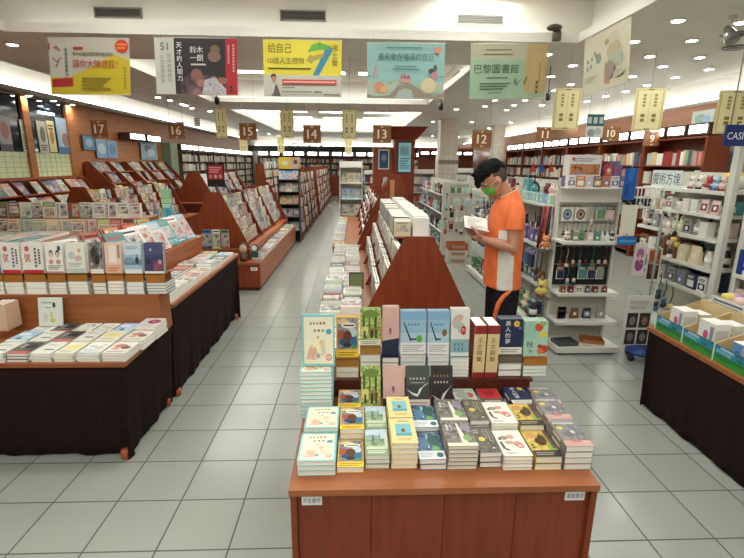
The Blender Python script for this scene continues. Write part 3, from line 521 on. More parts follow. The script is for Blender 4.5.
b = MB(); n_ = len(rings)-1; b.tube([Vector((1.174+.066*math.cos(2*PI*j/24), YC+.073*math.sin(2*PI*j/24), 1.527+.037*math.cos(2*PI*j/24))) for j in range(25)], .006, flat('d9b9a0', .7), 6, False); b.build('collar', o)
# dark trousers with an orange stripe, shoes
PT = noisy('dark_trousers', '17171a', '202024', (30, 30, 30), .85, .2); t_ = MB()
for s in (-1, 1):
    y = YC+s*.1; pts = [((1.195, y-s*.01, .9), .1), ((1.19, y, .7), .1), ((1.185, y, .5), .09), ((1.195, y, .3), .08), ((1.205, y, .09), .075)]
    t_.tube([p for p, r in pts], [r for p, r in pts], PT, 20)
t_.ball((1.195, YC, .9), (.115, .17, .1), PT, 20); tr_ = remeshed(t_, 'trousers', .012, 3, PT, man)
st = MB(); L_ = [(1.19, 3.352, .8), (1.145, 3.362, .755), (1.115, 3.38, .69), (1.103, 3.4, .6), (1.105, 3.41, .48)]; st.tube(L_, [.012, .018, .02, .018, .014], OR, 8); st.build('trouser_stripe', tr_)
for s in (-1, 1):
    y = YC+s*.1; q = MB(); q.ball((1.13, y+s*.01, .05), (.14, .05, .048), flat('2a2a2e', .5), 16); q.box(1.0, y-.04, 0, 1.25, y+.06 if s > 0 else y+.04, .02, flat('c9c7c0', .6)); q.build('shoe', man)
# the open book in his hands
t = thing('open_book', 'open book with white pages and dark blue cover held by the man', 'book'); P0, P1 = Vector((.835, 3.462, 1.262)), Vector((1.012, 3.462, 1.232))
for nm, O1, O0 in (('right_half', Vector((1.022, 3.545, 1.322)), Vector((.842, 3.545, 1.345))), ('left_half', Vector((1.0, 3.372, 1.244)), Vector((.825, 3.372, 1.277)))):
    nrm = (P1-P0).cross(O0-P0).normalized(); nrm = nrm if nrm.z > 0 else -nrm
    # page block: gently bowed
    K = 6; vs = []; 
    for i in range(K+1):
        f = i/K; up = .007+.006*math.sin(PI*min(1, f*1.2))
        for a, b_ in ((P0, O0), (P1, O1)): p = a+(b_-a)*f; vs += [p+nrm*up, p+nrm*.002]
    fs = []
    for i in range(K): a = 4*i; fs += [(a, a+4, a+6, a+2), (a+1, a+3, a+7, a+5), (a, a+1, a+5, a+4), (a+2, a+6, a+7, a+3)]
    fs += [(0, 2, 3, 1), (4*K, 4*K+1, 4*K+3, 4*K+2)]
    b = MB().add(vs, fs, flat('ece9e0', .6)); ops = [('l', .12, .12, .86, .9, 12, 'bdbab2')]; draw(b, ops, (P0+nrm*.0135) if nm == 'right_half' else (P1+nrm*.0135), (P1-P0) if nm == 'right_half' else (P0-P1), (O0-P0)*.98 if nm == 'right_half' else (O1-P1)*.98, .0004); b.build('pages', t)
    e0 = (P0-P1).normalized()*.004; d0 = (O0-P0).normalized()*.004; q = [P0+e0, P1-e0, O1-e0+d0, O0+e0+d0]
    MB().hexa([p-nrm*.001 for p in q]+[p+nrm*.0018 for p in q], flat('1f3145', .4)).build('cover', t)
# ---------------------------------------------------------------- hanging banners, aisle numbers and tags
def strokes(u0, v0, u1, v1, n, col): return [('c', u0+(u1-u0)*i/n+.1*(u1-u0)/n, v0, u0+(u1-u0)*(i+.82)/n, v1, 1, col) for i in range(n)]
def brt(c):
    if not isinstance(c, str): return c
    v = [int(c[i:i+2], 16) for i in (0, 2, 4)]; return ''.join('%02x' % min(245, int(x*.98+2)) for x in v)
def banner(label, p_tl, p_tr, p_bl, p_br, base, ops):
    t = thing('banner', label, 'banner', group='book banners on the tray edge'); base = brt(base); ops = [tuple(brt(q) if isinstance(q, str) and len(q) == 6 and all(ch in '0123456789abcdef' for ch in q) else q for q in op) for op in ops]; O = p_bl; U = p_br-p_bl; V = p_tl-p_bl; N = U.cross(V).normalized(); b = MB()
    b.hexa([O-N*-.003, O+U+N*.003, O+U+N*.001, O+N*.001, O+V+N*.003, O+V+U+N*.003, O+V+U+N*.001, O+V+N*.001], flat(base, .4))
    draw(b, ops, O+N*.003, U, V, .0012); b.build('sheet', t)
    r = MB(); r.tube([O+V-U*.01, O+V+U*1.01], .006, flat('b9b5a8'), 8); r.tube([O-U*.005, O+U*1.005], .005, flat('b9b5a8'), 8); rl = r.build('rail', t)
    h = MB()
    for f in (.08, .92): q = O+V+U*f; h.tube([q, Vector((q.x, q.y+.0, ZC-.001))], .002, STEEL, 5)
    h.build('wire', rl); return t
YB_ = T1[3]-.1
def quad(x0, y0, x1, y1, x2, y2, x3, y3):   # tl, tr, bl, br in the photo, hung in one vertical plane
    a, b_, c_, d_ = py(x0, y0, YB_), py(x1, y1, YB_), py(x2, y2, YB_), py(x3, y3, YB_); z = min((a.z+b_.z)/2, ZC-.02); a.z = b_.z = z; return a, b_, c_, d_
banner('red, grey and yellow banner for a stock trading book', *quad(48, 38, 129, 38, 52, 94, 131, 95), 'b4ae9e', [
    ('p', [(0, 0), (1, 0), (1, .62), (.8, .72), (.45, .44), (.3, .34), (0, .34)], 'bda92e'), ('p', [(0, .3), (.27, .3), (.27, .92), (0, .92)], 'b5b3a8'), ('p', [(.02, .12), (.28, .14), (.28, .3), (.02, .27)], 'a83034'), ('r', 0, .78, .02, .9, 'a03a3a'), ('p', [(.05, .82), (.1, .86), (.15, .78), (.14, .75)], 'b0686a'), ('p', [(.04, .62), (.1, .56), (.16, .64), (.15, .66), (.1, .59), (.05, .65)], '8a7a7a'), ('p', [(.07, .48), (.12, .6), (.13, .59), (.09, .47)], 'a8585a'),
    ('tv', '股價波段操盤法', .215, .82, .072, '4e5a48'), ('e', .91, .86, .085, .12, 'c23a2a'), ('l', .85, .8, .97, .92, 2, 'd8823a'), ('r', .31, .79, .43, .84, 'a8484a'), ('t', '教你4張圖把握買賣時機抓飆股', .55, .715, .07, '4a4838', .5), ('t', '讓你大賺波段！', .575, .545, .15, 'a83a40', .56), ('l', .4, .07, .76, .32, 4, '8a7c30'), ('c', .93, .1, .955, .5, 7, '8a7c30')])
banner('black banner with red edge and number 51 on white', *quad(154, 38, 236, 38, 157, 94, 238, 95), 'b9bab0', [
    ('r', .235, 0, .86, 1, '2a2528'), ('r', .855, 0, 1, 1, 'a3252f'), ('p', [(.3, .0), (.3, .25), (.45, .4), (.6, .35), (.86, .3), (.86, 0)], pic('2c2426', '5a4248', '8a6a66', 9)), ('e', .73, .8, .06, .08, '6a5a42'), ('e', .72, .68, .08, .1, '7a5a52'), ('e', .5, .36, .07, .1, '7d5650'), ('e', .56, .2, .06, .07, '946a5c'), ('p', [(.56, 0), (.6, .26), (.72, .32), (.86, .1), (.86, 0)], pic('6a6668', 'b4aeb2', '8a8488', 30)), ('e', .82, .25, .06, .06, '8a5a4c'),
    ('t', '51', .12, .84, .13, '4a4a48'), ('tv', '則超越顛峰的', .175, .72, .085, '77766f'), ('tv', '人生智慧語錄', .09, .7, .085, '77766f'), ('tv', '天才的人間力', .3, .92, .115, 'e0ddd8'), ('tv', '鈴一', .47, .86, .14, 'cfcac6'), ('tv', '木朗', .55, .86, .14, 'cfcac6'), ('l', .44, .5, .62, .56, 1, 'b8b0ac'), ('c', .885, .55, .91, .88, 9, 'cf8a8a'), ('c', .945, .4, .97, .9, 9, 'cf8a8a'), ('c', .91, .04, .94, .17, 2, '3a2024')])
banner('bright yellow banner with a bent arrow shaped like seven', *quad(263, 40, 341, 40, 264, 96, 341, 97), 'b8b6aa', [
    ('r', 0, .38, 1, 1, 'd3c33a'), ('p', [(.63, .15+.23), (.71, .38), (.88, .82), (.86, .9), (.8, .88)], '2f7a9e'), ('p', [(.86, .9), (.7, .96), (.62, .92), (.6, .88), (.56, .78), (.68, .82), (.84, .84)], '5aa03e'), ('p', [(.55, .64), (.62, .58), (.63, .63), (.76, .7), (.8, .78), (.62, .72), (.6, .76)], '9a8f4a'), ('p', [(.71, .9), (.73, .9), (.72, 1.0)], '3a7a2e'),
    ('t', '給自己', .21, .85, .17, '5c5a26', .3), ('t', '10樣人生禮物', .29, .635, .115, '6a6630', .46), ('l', .06, .47, .61, .52, 1, '4e4c22'), ('tv', '褚士瑩', .91, .93, .13, '4e4a28'), ('e', .13, .35, .035, .05, '2e2826'), ('e', .135, .3, .03, .06, 'a87a66'), ('p', [(.1, .0), (.22, .0), (.18, .18), (.15, .22)], '5c544e'), ('p', [(.12, 0), (.15, .2), (.11, .2)], 'c9c4bc'),
    ('r', .24, .215, .94, .3, 'b8443a'), ('l', .26, .235, .92, .28, 1, 'd8b0a4'), ('l', .24, .14, .4, .17, 1, '5a5a54'), ('l', .24, .06, .62, .1, 1, '7c7b74'), ('l', .65, .06, .75, .1, 1, '3c3a36'), ('l', .78, .01, .98, .05, 1, '5c5a54')])
banner('pale blue banner with drawn castle and bridge', *quad(367, 43, 445, 43, 367, 98, 443, 99), '86aeaa', [
    ('p', [(0, 0), (1, 0), (1, .1), (.86, .06), (.72, .12), (.6, .24), (.5, .27), (.4, .24), (.28, .1), (.15, .05), (0, .1)], '8a7d6c'), ('p', [(.36, 0), (.62, 0), (.58, .15), (.5, .19), (.42, .15)], '9aa8a0'), ('p', [(0, .07), (.1, .03), (.3, .06), (.42, .27), (.4, .33), (.1, .3), (0, .35)], 'a0aa98'), ('p', [(.6, .27), (.76, .08), (1, .1), (1, .3), (.8, .28)], 'a0aa98'),
    ('p', [(.08, .36), (.1, .36), (.11, .6), (.13, .36), (.14, .36), (.13, .5), (.11, .63), (.09, .5)], 'b47a80'), ('e', .16, .2, .07, .1, 'c0846a'), ('e', .22, .15, .05, .06, 'c9a070'), ('r', .42, .28, .58, .38, 'b8948a'), ('p', [(.43, .36), (.45, .46), (.47, .36), (.49, .48), (.51, .36), (.54, .45), (.56, .36)], 'b06068'), ('e', .8, .24, .1, .14, 'c4b890'), ('e', .84, .5, .05, .05, '4a4a4c'), ('e', .88, .56, .025, .06, '5a5654'), ('e', .87, .42, .04, .07, 'b8808a'), ('e', .91, .87, .045, .06, 'c07a64'), ('r', .895, .78, .925, .82, '9a6a50'),
    ('t', '遇見會在懂得的自己', .5, .745, .13, '3c5654', .72), ('l', .25, .89, .71, .93, 1, '5f827e'), ('l', .36, .56, .64, .6, 1, '55767a'), ('l', .33, .5, .68, .54, 1, '55767a'), ('l', .0, .37, .05, .4, 1, '4f7480'), ('l', .26, .26, .32, .29, 1, '4f7480'), ('l', .94, .38, 1, .41, 1, '4f7480')])
banner('sage green banner with five large dark characters', *quad(471, 44, 547, 45, 469, 99, 544, 98), '97a78c', [
    ('r', 0, .72, .75, 1, 'a8a48c'), ('r', 0, 0, .7, .72, '8fa88e'), ('p', [(.72, .09), (1, .12), (1, 1), (.74, .98), (.72, .6)], 'ac9468'), ('p', [(.8, .09), (.96, .09), (.97, .85), (.82, .85)], 'b09a70'), ('t', '巴黎圖書館', .345, .545, .17, '35402e', .6), ('l', .19, .87, .53, .9, 1, '54583f'), ('l', .17, .79, .55, .82, 1, '54583f'), ('l', .22, .36, .5, .4, 1, '566450'), ('l', .13, .15, .54, .3, 3, '566450'), ('l', .24, .09, .42, .12, 1, '566450'), ('p', [(.57, .3), (.6, .4), (.62, .28), (.67, .36), (.66, .32), (.61, .22)], '66765c'), ('p', [(.7, .3), (.74, .4), (.76, .4), (.72, .22)], '77704c'), ('c', .9, .3, .915, .65, 9, '7a6440'), ('c', .865, .08, .895, .33, 3, '6a5636')])
# the side banner, hung along the tray's pen-side lip
Xb = T1[1]-.05; a_, b_, c_, d_ = px(585, 41, Xb), px(632, 10, Xb), px(583, 95, Xb), px(629, 82, Xb); zt_ = ZC-.03; zb_ = (c_.z+d_.z)/2
t = banner('pale banner with faint drawn plants hung along the tray side', Vector((Xb, a_.y, zt_)), Vector((Xb, b_.y, zt_)), Vector((Xb, c_.y, zb_)), Vector((Xb, d_.y, zb_)), 'b9b49c', [('p', [(.5, .1), (.62, .05), (.62, .4), (.5, .45)], 'a8806a'), ('e', .36, .56, .06, .09, '6a8076'), ('e', .68, .6, .14, .16, 'a49a78'), ('e', .72, .44, .16, .14, '9aa08c'), ('e', .54, .78, .05, .05, '9a7a66'), ('e', .68, .82, .1, .1, 'b0ac96'), ('c', .1, .52, .15, .62, 1, '7a8076'), ('c', .2, .54, .25, .64, 1, '7a8076'), ('c', .1, .38, .14, .5, 1, '6f8080'), ('c', .19, .4, .23, .52, 1, '6f8080'), ('c', .28, .6, .32, .72, 1, '8a6a5c'), ('l', .06, .18, .34, .28, 3, '8a8672'), ('e', .82, .2, .1, .06, 'a8a68c'), ('e', .64, .3, .1, .14, '8a7a74')])
# aisle numbers
def hang_wire(t, x, y, z0): MB().tube([(x, y, z0), (x, y, ZC-.001)], .0022, STEEL, 5).build('wire', t)
SB = flat('8a5a36', .5)
for n_, xl, xr, yt, yb in ((17, 90, 108.5, 120, 138), (16, 167.5, 185, 122, 139), (15, 239, 257, 123, 140), (14, 303, 321, 125, 143), (13, 373, 391, 125, 143), (12, 472.5, 491, 130, 148), (11, 537, 553, 127, 142), (10, 603, 619, 126, 141), (9, 645, 659, 131, 146)):
    Y = 7.5 if n_ > 11 else (7.9 if n_ > 9 else 8.4); a, q = py(xl, yt, Y), py(xr, yb, Y); w, h_ = q.x-a.x, a.z-q.z
    t = thing('aisle_sign', 'brown hanging aisle sign with the number %s' % {17: 'seventeen', 16: 'sixteen', 15: 'fifteen', 14: 'fourteen', 13: 'thirteen', 12: 'twelve', 11: 'eleven', 10: 'ten', 9: 'nine'}[n_], 'sign', ((a.x+q.x)/2, Y, q.z), 0, 'aisle number signs')
    b = MB(); b.box(-w/2, 0, 0, w/2, .015, h_, SB); draw(b, [('r', .04, .93, .96, .955, 'a88a66'), ('r', .04, .045, .96, .07, 'a88a66'), ('t', str(n_), .49, .5, .5, 'f6e6d0', .6), ('t', str(n_), .52, .5, .5, 'f6e6d0', .6), ('e', .5, .9, .08, .05, 'd8b890'), ('e', .5, .1, .08, .05, 'd8b890')], (-w/2, 0, 0), (w, 0, 0), (0, 0, h_), .001); b.build('board', t)
    h = MB()
    for x in (-w*.4, w*.4): h.tube([(x, .007, h_), (x, .007, ZC-.001-q.z)], .002, STEEL, 5)
    h.build('wire', t)
# pale yellow category tags
def ytag(label, xl, xr, yt, yb, Y, rz=0):
    a, q = py(xl, yt, Y), py(xr, yb, Y); w, h_ = q.x-a.x, a.z-q.z; t = thing('hanging_tag', label, 'sign', ((a.x+q.x)/2, Y, q.z), rz, 'pale yellow category tags')
    b = MB(); b.box(-w/2, 0, 0, w/2, .01, h_, flat('d6c690', .6)); draw(b, [('r', .06, .035, .94, .965, 'b8a266'), ('r', .085, .045, .915, .955, 'e3d6a6'), ('r', .4, .95, .6, .975, '6a5a3c'), ('r', .4, .03, .6, .055, '6a5a3c'), ('c', .26, .56, .36, .88, 4, 'a08e58'), ('c', .64, .56, .74, .88, 4, 'a08e58'), ('c', .24, .2, .38, .42, 2, '8a7a48'), ('c', .62, .2, .76, .42, 2, '8a7a48'), ('r', .49, .1, .505, .9, 'c4b682')], (-w/2, 0, 0), (w, 0, 0), (0, 0, h_), .001); b.build('board', t)
    MB().tube([(0, .005, h_), (0, .005, ZC-.001-q.z)], .002, STEEL, 5).build('wire', t)
ytag('tall pale yellow tag between the signs sixteen and fifteen', 214.5, 227.5, 108, 138, 6.6); ytag('pale yellow tag between the signs fifteen and fourteen', 280, 294, 109, 138, 6.6); ytag('pale yellow tag between the signs fourteen and thirteen', 342, 356.5, 110, 139, 6.6)
ytag('large pale yellow tag above the sign eleven', 556, 577, 88, 130, 6.0, -.1); ytag('large pale yellow tag between the signs ten and nine', 638, 659, 88, 131, 6.0, -.15); ytag('large pale yellow tag above the blue brand sign', 722, 746, 90, 134, 5.6, -.15)
for i, (x0, x1, y0, y1, nm) in enumerate(((239, 248, 137, 152, 'fifteen'), (277, 284.5, 135, 153, 'the tag by fifteen'), (345, 352, 137, 155, 'the tag by fourteen'))): ytag('small distant yellow tag hanging just under sign or tag: %s' % nm, x0, x1, y0, y1, 11)
# small hanging signs
t = thing('picture_sign', 'small black-framed sign hanging in the light above tag fifteen', 'sign'); p = py(194, 118, 11); q = py(200, 126, 11); b = MB(); b.box(p.x, 11, q.z, q.x, 11.01, p.z, flat('3a3a3c')); draw(b, [('r', .12, .12, .88, .88, 'b8b8b4'), ('l', .2, .2, .8, .8, 2, '4a4a4a')], (p.x, 11, q.z), (q.x-p.x, 0, 0), (0, 0, p.z-q.z), .002); b.build('board', t); MB().tube([((p.x+q.x)/2, 11.005, p.z), ((p.x+q.x)/2, 11.005, ZC-.001)], .003, STEEL, 5).build('wire', t)
p, q = py(588, 114, 7.6), py(602, 138, 7.6); t = thing('hanging_sign', 'dark green and white two-part sign beside the sign ten', 'sign'); b = MB(); b.box(p.x, 7.6, q.z, q.x, 7.612, p.z, flat('c9ccc6')); draw(b, [('r', 0, .5, 1, 1, '3a5a58'), ('c', .06, .56, .26, .94, 1, 'a9bcb8'), ('c', .38, .56, .6, .94, 1, 'a9bcb8'), ('c', .72, .56, .94, .94, 1, 'a9bcb8'), ('e', .3, .22, .24, .16, '8f9490'), ('e', .7, .28, .2, .14, 'a4a8a4')], (p.x, 7.6, q.z), (q.x-p.x, 0, 0), (0, 0, p.z-q.z), .001); b.build('board', t); MB().tube([(p.x+.03, 7.606, p.z), (p.x+.03, 7.606, ZC-.001)], .002, STEEL, 5).tube([(q.x-.03, 7.606, p.z), (q.x-.03, 7.606, ZC-.001)], .002, STEEL, 5).build('wire', t)
for i, (x, y, Y) in enumerate(((217, 101, 7.2), (441, 107, 7.6), (548, 97, 7.0))):
    p = py(x, y, Y); t = thing('ceiling_clip_speaker', 'small black device hanging below the low ceiling, %s across' % nth(i), 'device', (p.x, Y, p.z), 0, 'small hanging devices'); MB().lathe([(.02, -.05), (.035, -.03), (.035, .04), (.015, .06)], (0, 0, 0), flat('2c2c2e'), 10).build('body', t); MB().tube([(0, 0, .06), (0, 0, ZC-.001-p.z)], .006, DARK, 6).build('stem', t)
# ---------------------------------------------------------------- central island of new books
IX0, IX1, IZ = -.25, .974, .5
def island_unit(y0, y1, label, front=True, x0=IX0, x1=IX1, z=IZ, labels=True):
    t = thing('display_island', label, 'display table', (0, 0, 0), 0)
    MB().box(x0-.006, y0-.008, z-.03, x1+.006, y1, z, WOODX).build('top_board', t, .004)
    for a, b in ((x0, x0+.024), (x1-.024, x1)): MB().box(a, y0, .0, b, y1, z-.03, WOOD).build('side_panel', t)
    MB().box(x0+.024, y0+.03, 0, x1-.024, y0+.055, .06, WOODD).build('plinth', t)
    n = 4; w = (x1-x0-.048)/n
    for i in range(n): MB().box(x0+.024+i*w+.0012, y0+.02, .06, x0+.024+(i+1)*w-.0012, y0+.038, z-.032, WOOD).build('front_panel', t)
    MB().box(x0+.026, y1-.04, 0, x1-.026, y1-.022, z-.032, WOOD).build('back_panel', t)
    if labels:
        for x, s in ((x0+.082, '平台書特'), (x1-.082, '書籍書目')):
            p = MB().box(x-.04, y0+.014, z-.085, x+.04, y0+.0185, z-.043, flat('dfe3e4')); draw(p, [('t', s, .5, .5, .55, '33404e', .86)], (x-.04, y0+.014, z-.085), (.08, 0, 0), (0, 0, .042)); p.build('label_plate', t)['label'] = 'small white label plate'
    return t
GI = 'new books on the central island'
isl = island_unit(1.553, 3.5, 'low reddish cherry-wood island end cabinet covered with new books')
ST, SY = .60, 2.285     # step shelf
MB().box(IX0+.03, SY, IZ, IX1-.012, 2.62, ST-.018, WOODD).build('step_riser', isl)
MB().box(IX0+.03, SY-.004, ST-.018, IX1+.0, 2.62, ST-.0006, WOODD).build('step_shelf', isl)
cols = [('turquoise', 297, 336, 476, 461, 3, .085), ('yellow', 337, 365, 473, 467, 1, .075), ('scenic', 365, 390, 469, 455, 3, .065), ('creamblue', 391, 418, 469, 443, 5, .12),
        ('darkblue', 419, 447, 470, 459, 2, .075), ('grey', 447, 478, 470, 446, 6, .11), ('charcoal', 479, 502, 468, 452, 3, .1), ('floral', 503, 533, 470, 456, 4, .095), ('golden', 534, 562, 470, 457, 2, .085), ('greypink', 563, 592, 470, 446, 4, .115)]
for k, xl, xr, yb, yt, n, hb in cols:
    a, b = pz(xl, yb, IZ), pz(xr, yb, IZ); w = b.x-a.x-.004; Y = max(a.y, 1.572); H = py((xl+xr)/2, yt, Y).z-IZ; t = H/n; h = .19 if k != 'turquoise' else .2
    pg = PAPERC if k in ('grey', 'floral', 'creamblue', 'golden') else None
    xm = (a.x+b.x)/2
    stack(k, xm, Y+h/2, IZ+.0006, n, w, h, t-.001, 'island front row', GI, pages=pg, jit=.002)
    n2 = max(1, round(hb/t)); stack(k, xm+.004, Y+h+.012+.095, IZ+.0006, n2, w, .19, hb/n2-.001, 'island second row', GI, pages=pg, jit=.002)
# third row: three columns at the pen-aisle side and the yellow paperback
for k, x, y, hb in (('mixed', 464, 402, .05), ('crimson', 490, 404, .05), ('navy', 516, 402, .06), ('greypink', 541, 400, .055)):
    p = pz(x, y, IZ); stack(k, p.x-.004, 2.175, IZ+.0006, 2, .118, .18, hb/2, 'island third row', GI)
p = pz(351, 425, IZ); stack('yellow', p.x-.01, 2.16, IZ+.0006, 2, .115, .18, .03, 'island third row', GI)
zt = stack('turquoise', pz(318, 425, IZ).x-.012, 2.172, IZ+.0006, 12, .155, .2, .0195, 'tall corner stack', GI, jit=.0025)
# upright copies: (design, px left, px right, px top, px bottom, plane Y, lean, copies, riser colour, height of the stack below)
def riser(x, y, z0, z1, w, col, label):
    t = MB(); t.box(-w/2, 0, 0, w/2, .003, z1-z0, flat(col, .7, .2)); t.box(-w/2, 0, z1-z0-.003, w/2, .1, z1-z0, flat(col, .7, .2)); t.box(-w/2, .097, 0, w/2, .1, z1-z0-.003, flat(col, .7, .2)); t
    o = t.build('book_riser'); o.location = (x, y, z0); return tag(o, label, 'riser', 'folded card risers')
ups = [('turquoise', 302, 335, 313, 362, 2.13, .1, 1, None, 0, zt), ('yellow', 336, 359, 318, 358, 2.33, .1, 2, 'a8723a', 2, ST), ('green', 360, 381, 310, 346, 2.34, .1, 2, 'a5783c', 3, ST),
       ('pink', 382, 399, 308, 356, 2.33, .1, 2, None, 4, ST), ('blue', 400, 426, 312, 355, 2.33, .1, 2, None, 4, ST), ('bluebrown', 427, 449, 312, 355, 2.33, .1, 2, None, 4, ST), ('redseal', 450, 469, 310, 357, 2.33, .1, 2, None, 5, ST),
       ('navy', 498, 522, 320, 355, 2.33, .1, 3, '6e6052', 2, ST), ('autumn', 523, 547, 322, 357, 2.33, .1, 3, 'b0703a', 3, ST)]
for k, xl, xr, yt, yb, Y, lean, nc, rc, ns, zb in ups:
    a, b, c_ = py(xl, yb, Y), py(xr, yb, Y), py((xl+xr)/2, yt, Y); z1 = a.z; w = b.x-a.x-.003; h = (c_.z-z1)/math.cos(lean)*(1.03 if nc < 2 else .975); xm = (a.x+b.x)/2; d = D[k][3]
    if ns:
        zr = z1-(.045 if rc else .002); tt = (zr-zb)/ns-.001
        stack(k, xm, Y+.078, zb, ns, w, .19, tt, 'under upright copies', GI, jit=.001)
        if rc: riser(xm, Y-.012, zr+.0006, z1-.001, w, rc, 'folded card riser under the upright '+d.split(' with')[0])
    else: z1 = zb+.0008
    for j in range(nc):
        book(k, Mup(xm, Y+.024+j*.024, z1+.0008, h, lean), w, h, .02, '%s upright on the step, %s' % (d, 'front copy' if j == 0 else nth(j)+' behind it') if nc > 1 else '%s standing upright on the tall corner stack' % d, group=GI)
# two thick cream books, spine out
for i, (xl, xr) in enumerate(((472, 484), (485, 497))):
    a, b = py(xl, 376, 2.3), py(xr, 376, 2.3); T_ = b.x-a.x-.002; H = py(xl, 325, 2.31).z-ST
    r = thing('boxed_book', 'thick cream book with red bands, spine out, %s the white red-seal paperback' % ('beside' if i == 0 else 'second from'), 'book', (a.x+T_/2, 2.3, ST+.0005), 0, GI)
    c = MB(); c.box(-T_/2, 0, 0, T_/2, .004, H, flat('d9c493')).box(-T_/2, .004, 0, -T_/2+.003, .15, H, flat('7d2c28')).box(T_/2-.003, .004, 0, T_/2, .15, H, flat('7d2c28'))
    draw(c, [('r', 0, 0, 1, .1, '8d2c2a'), ('r', 0, .84, 1, 1, '8d2c2a'), ('tv', '王文興集', .5, .78, .12, '6a5030')], (-T_/2, 0, 0), (T_, 0, 0), (0, 0, H)); c.build('cover', r)
    MB().box(-T_/2+.0035, .0045, .003, T_/2-.0035, .147, H-.003, PAPER).build('page_block', r)
# copies leaning on the step front
for k, xl, xr, yt, yb in (('green', 361, 381, 369, 404), ('pink', 383, 405, 367, 410), ('bird', 406, 430, 368, 413), ('birdred', 431, 453, 368, 412)):
    Y = 2.105; a, b, c_ = py(xl, yb, Y), py(xr, yb, Y), py((xl+xr)/2, yt, Y+.06); h = .2; w = b.x-a.x-.002
    h = min(.235, (c_.z-IZ)/math.cos(.5)*1.0+.02)
    for j in range(1): book(k, Mup((a.x+b.x)/2, 2.12+j*.02, IZ+.001, h, .28), w, h, .018, '%s leaning against the front of the step' % D[k][3], group=GI)
# ---------------------------------------------------------------- A-frame racks
def trap(hb, ht, z0, z1, cx): return [(cx-hb, z0), (cx+hb, z0), (cx+ht, z1), (cx-ht, z1)]
def a_rack(label, cx, y0, y1, z0, z1, hb, ht, sides, tiers, ndiv, hbi=None, cat='book rack', wood=None, cap=9):
    """sloping two-sided rack: two end panels, dividers and stepped shelves; returns (thing, [(side, tier, x, z, depth)])"""
    t = thing('display_rack', label, cat); hbi = hbi or hb-.1; wd = wood or WOOD
    MB().prism(trap(hb, ht, z0, z1, cx), 'y', y0, y0+.022, wd).build('end_panel', t, .002); MB().prism(trap(hb, ht, z0, z1, cx), 'y', y1-.022, y1, wd).build('end_panel', t)
    for i in range(1, ndiv):
        y = y0+(y1-y0)*i/ndiv; MB().prism(trap(hbi+.05, ht-.01, z0+.01, min(z1-.03, cap), cx), 'y', y-.008, y+.008, wd).build('divider', t)
    out = []
    for s in sides:
        for k in range(tiers):
            f0, f1 = k/tiers, (k+1)/tiers; za = z0+.02+(z1-z0-.1)*f0; xo = hbi+(ht-hbi)*f0; xi = hbi+(ht-hbi)*f1
            zb = min(z0+.02+(z1-z0-.1)*f1, cap-.02)
            MB().box(cx+s*xo, y0+.024, za, cx+s*(xi-.03), y1-.024, za+.012, wd).box(cx+s*xo, y0+.024, za+.012, cx+s*(xo-.008), y1-.024, za+.024, wd).build('tier_shelf', t)
            MB().hexa([(cx+s*(xi-.02), y0+.024, za+.013), (cx+s*(xi-.03), y0+.024, za+.013), (cx+s*(xi-.03), y1-.024, za+.013), (cx+s*(xi-.02), y1-.024, za+.013), (cx+s*(xi-.025), y0+.024, zb+.01), (cx+s*(xi-.035), y0+.024, zb+.01), (cx+s*(xi-.035), y1-.024, zb+.01), (cx+s*(xi-.025), y1-.024, zb+.01)] if s > 0 else
                       [(cx-(xi-.03), y0+.024, za+.013), (cx-(xi-.02), y0+.024, za+.013), (cx-(xi-.02), y1-.024, za+.013), (cx-(xi-.03), y1-.024, za+.013), (cx-(xi-.035), y0+.024, zb+.01), (cx-(xi-.025), y0+.024, zb+.01), (cx-(xi-.025), y1-.024, zb+.01), (cx-(xi-.035), y1-.024, zb+.01)], wd).build('tier_back', t)
            out.append((s, k, cx+s*(xo-.0085), za+.0125, (xo-xi, zb-za)))
    return t, out
def ran(seq): return seq[rnd.randrange(len(seq))]
def face_row(x, z, face, y0, y1, w, h, t, name, cat, group, where, room=(.08, .17), copies=1, gap=.008, pal=None, ndiv=1, skip=0., wj=.0, pics=None, word=None):
    """face-out copies along a shelf that runs in Y; face +1 looks toward +X, -1 toward -X; room = (depth, height) free behind before the next tier"""
    y = y0+.03; i = 0; rz = PI/2*face; lean = max(.04, math.atan((room[0]-copies*(t+.004)-.024)/room[1])); L = y1-y0
    while y+w < y1-.03:
        a, b = (y-.022-y0)/L*ndiv, (y+w+.022-y0)/L*ndiv
        if int(a) != int(b): y += .02; continue
        if rnd.random() >= skip:
            k = gen_design(ran(pal or CN), ran(pics or CN), ran(pics or CN), rnd.randrange(4)); hh = min(h*(1+rnd.uniform(-.06, .06)), room[1]*(1.12+rnd.uniform(-.1, 0))/math.cos(lean))
            for c in range(copies):
                xx = x-face*(.002+t*math.cos(lean)+c*(t+.004)/math.cos(lean))
                small_book(k, Mup(xx, y+w/2, z+.0008, hh, lean, rz), w, hh, t, '%s %s, %s, %s %s' % (D[k][3], word or name.replace('_', ' '), nth(i), where, '(front copy)' if copies > 1 and c == 0 else '(%s copy behind)' % nth(c-1) if c else ''), name, cat, group)
            i += 1
        y += w+gap+rnd.uniform(0, wj)
PALE = ['white', 'cream', 'white', 'white', 'grey', 'pale pink', 'sky-blue', 'cream', 'mint']
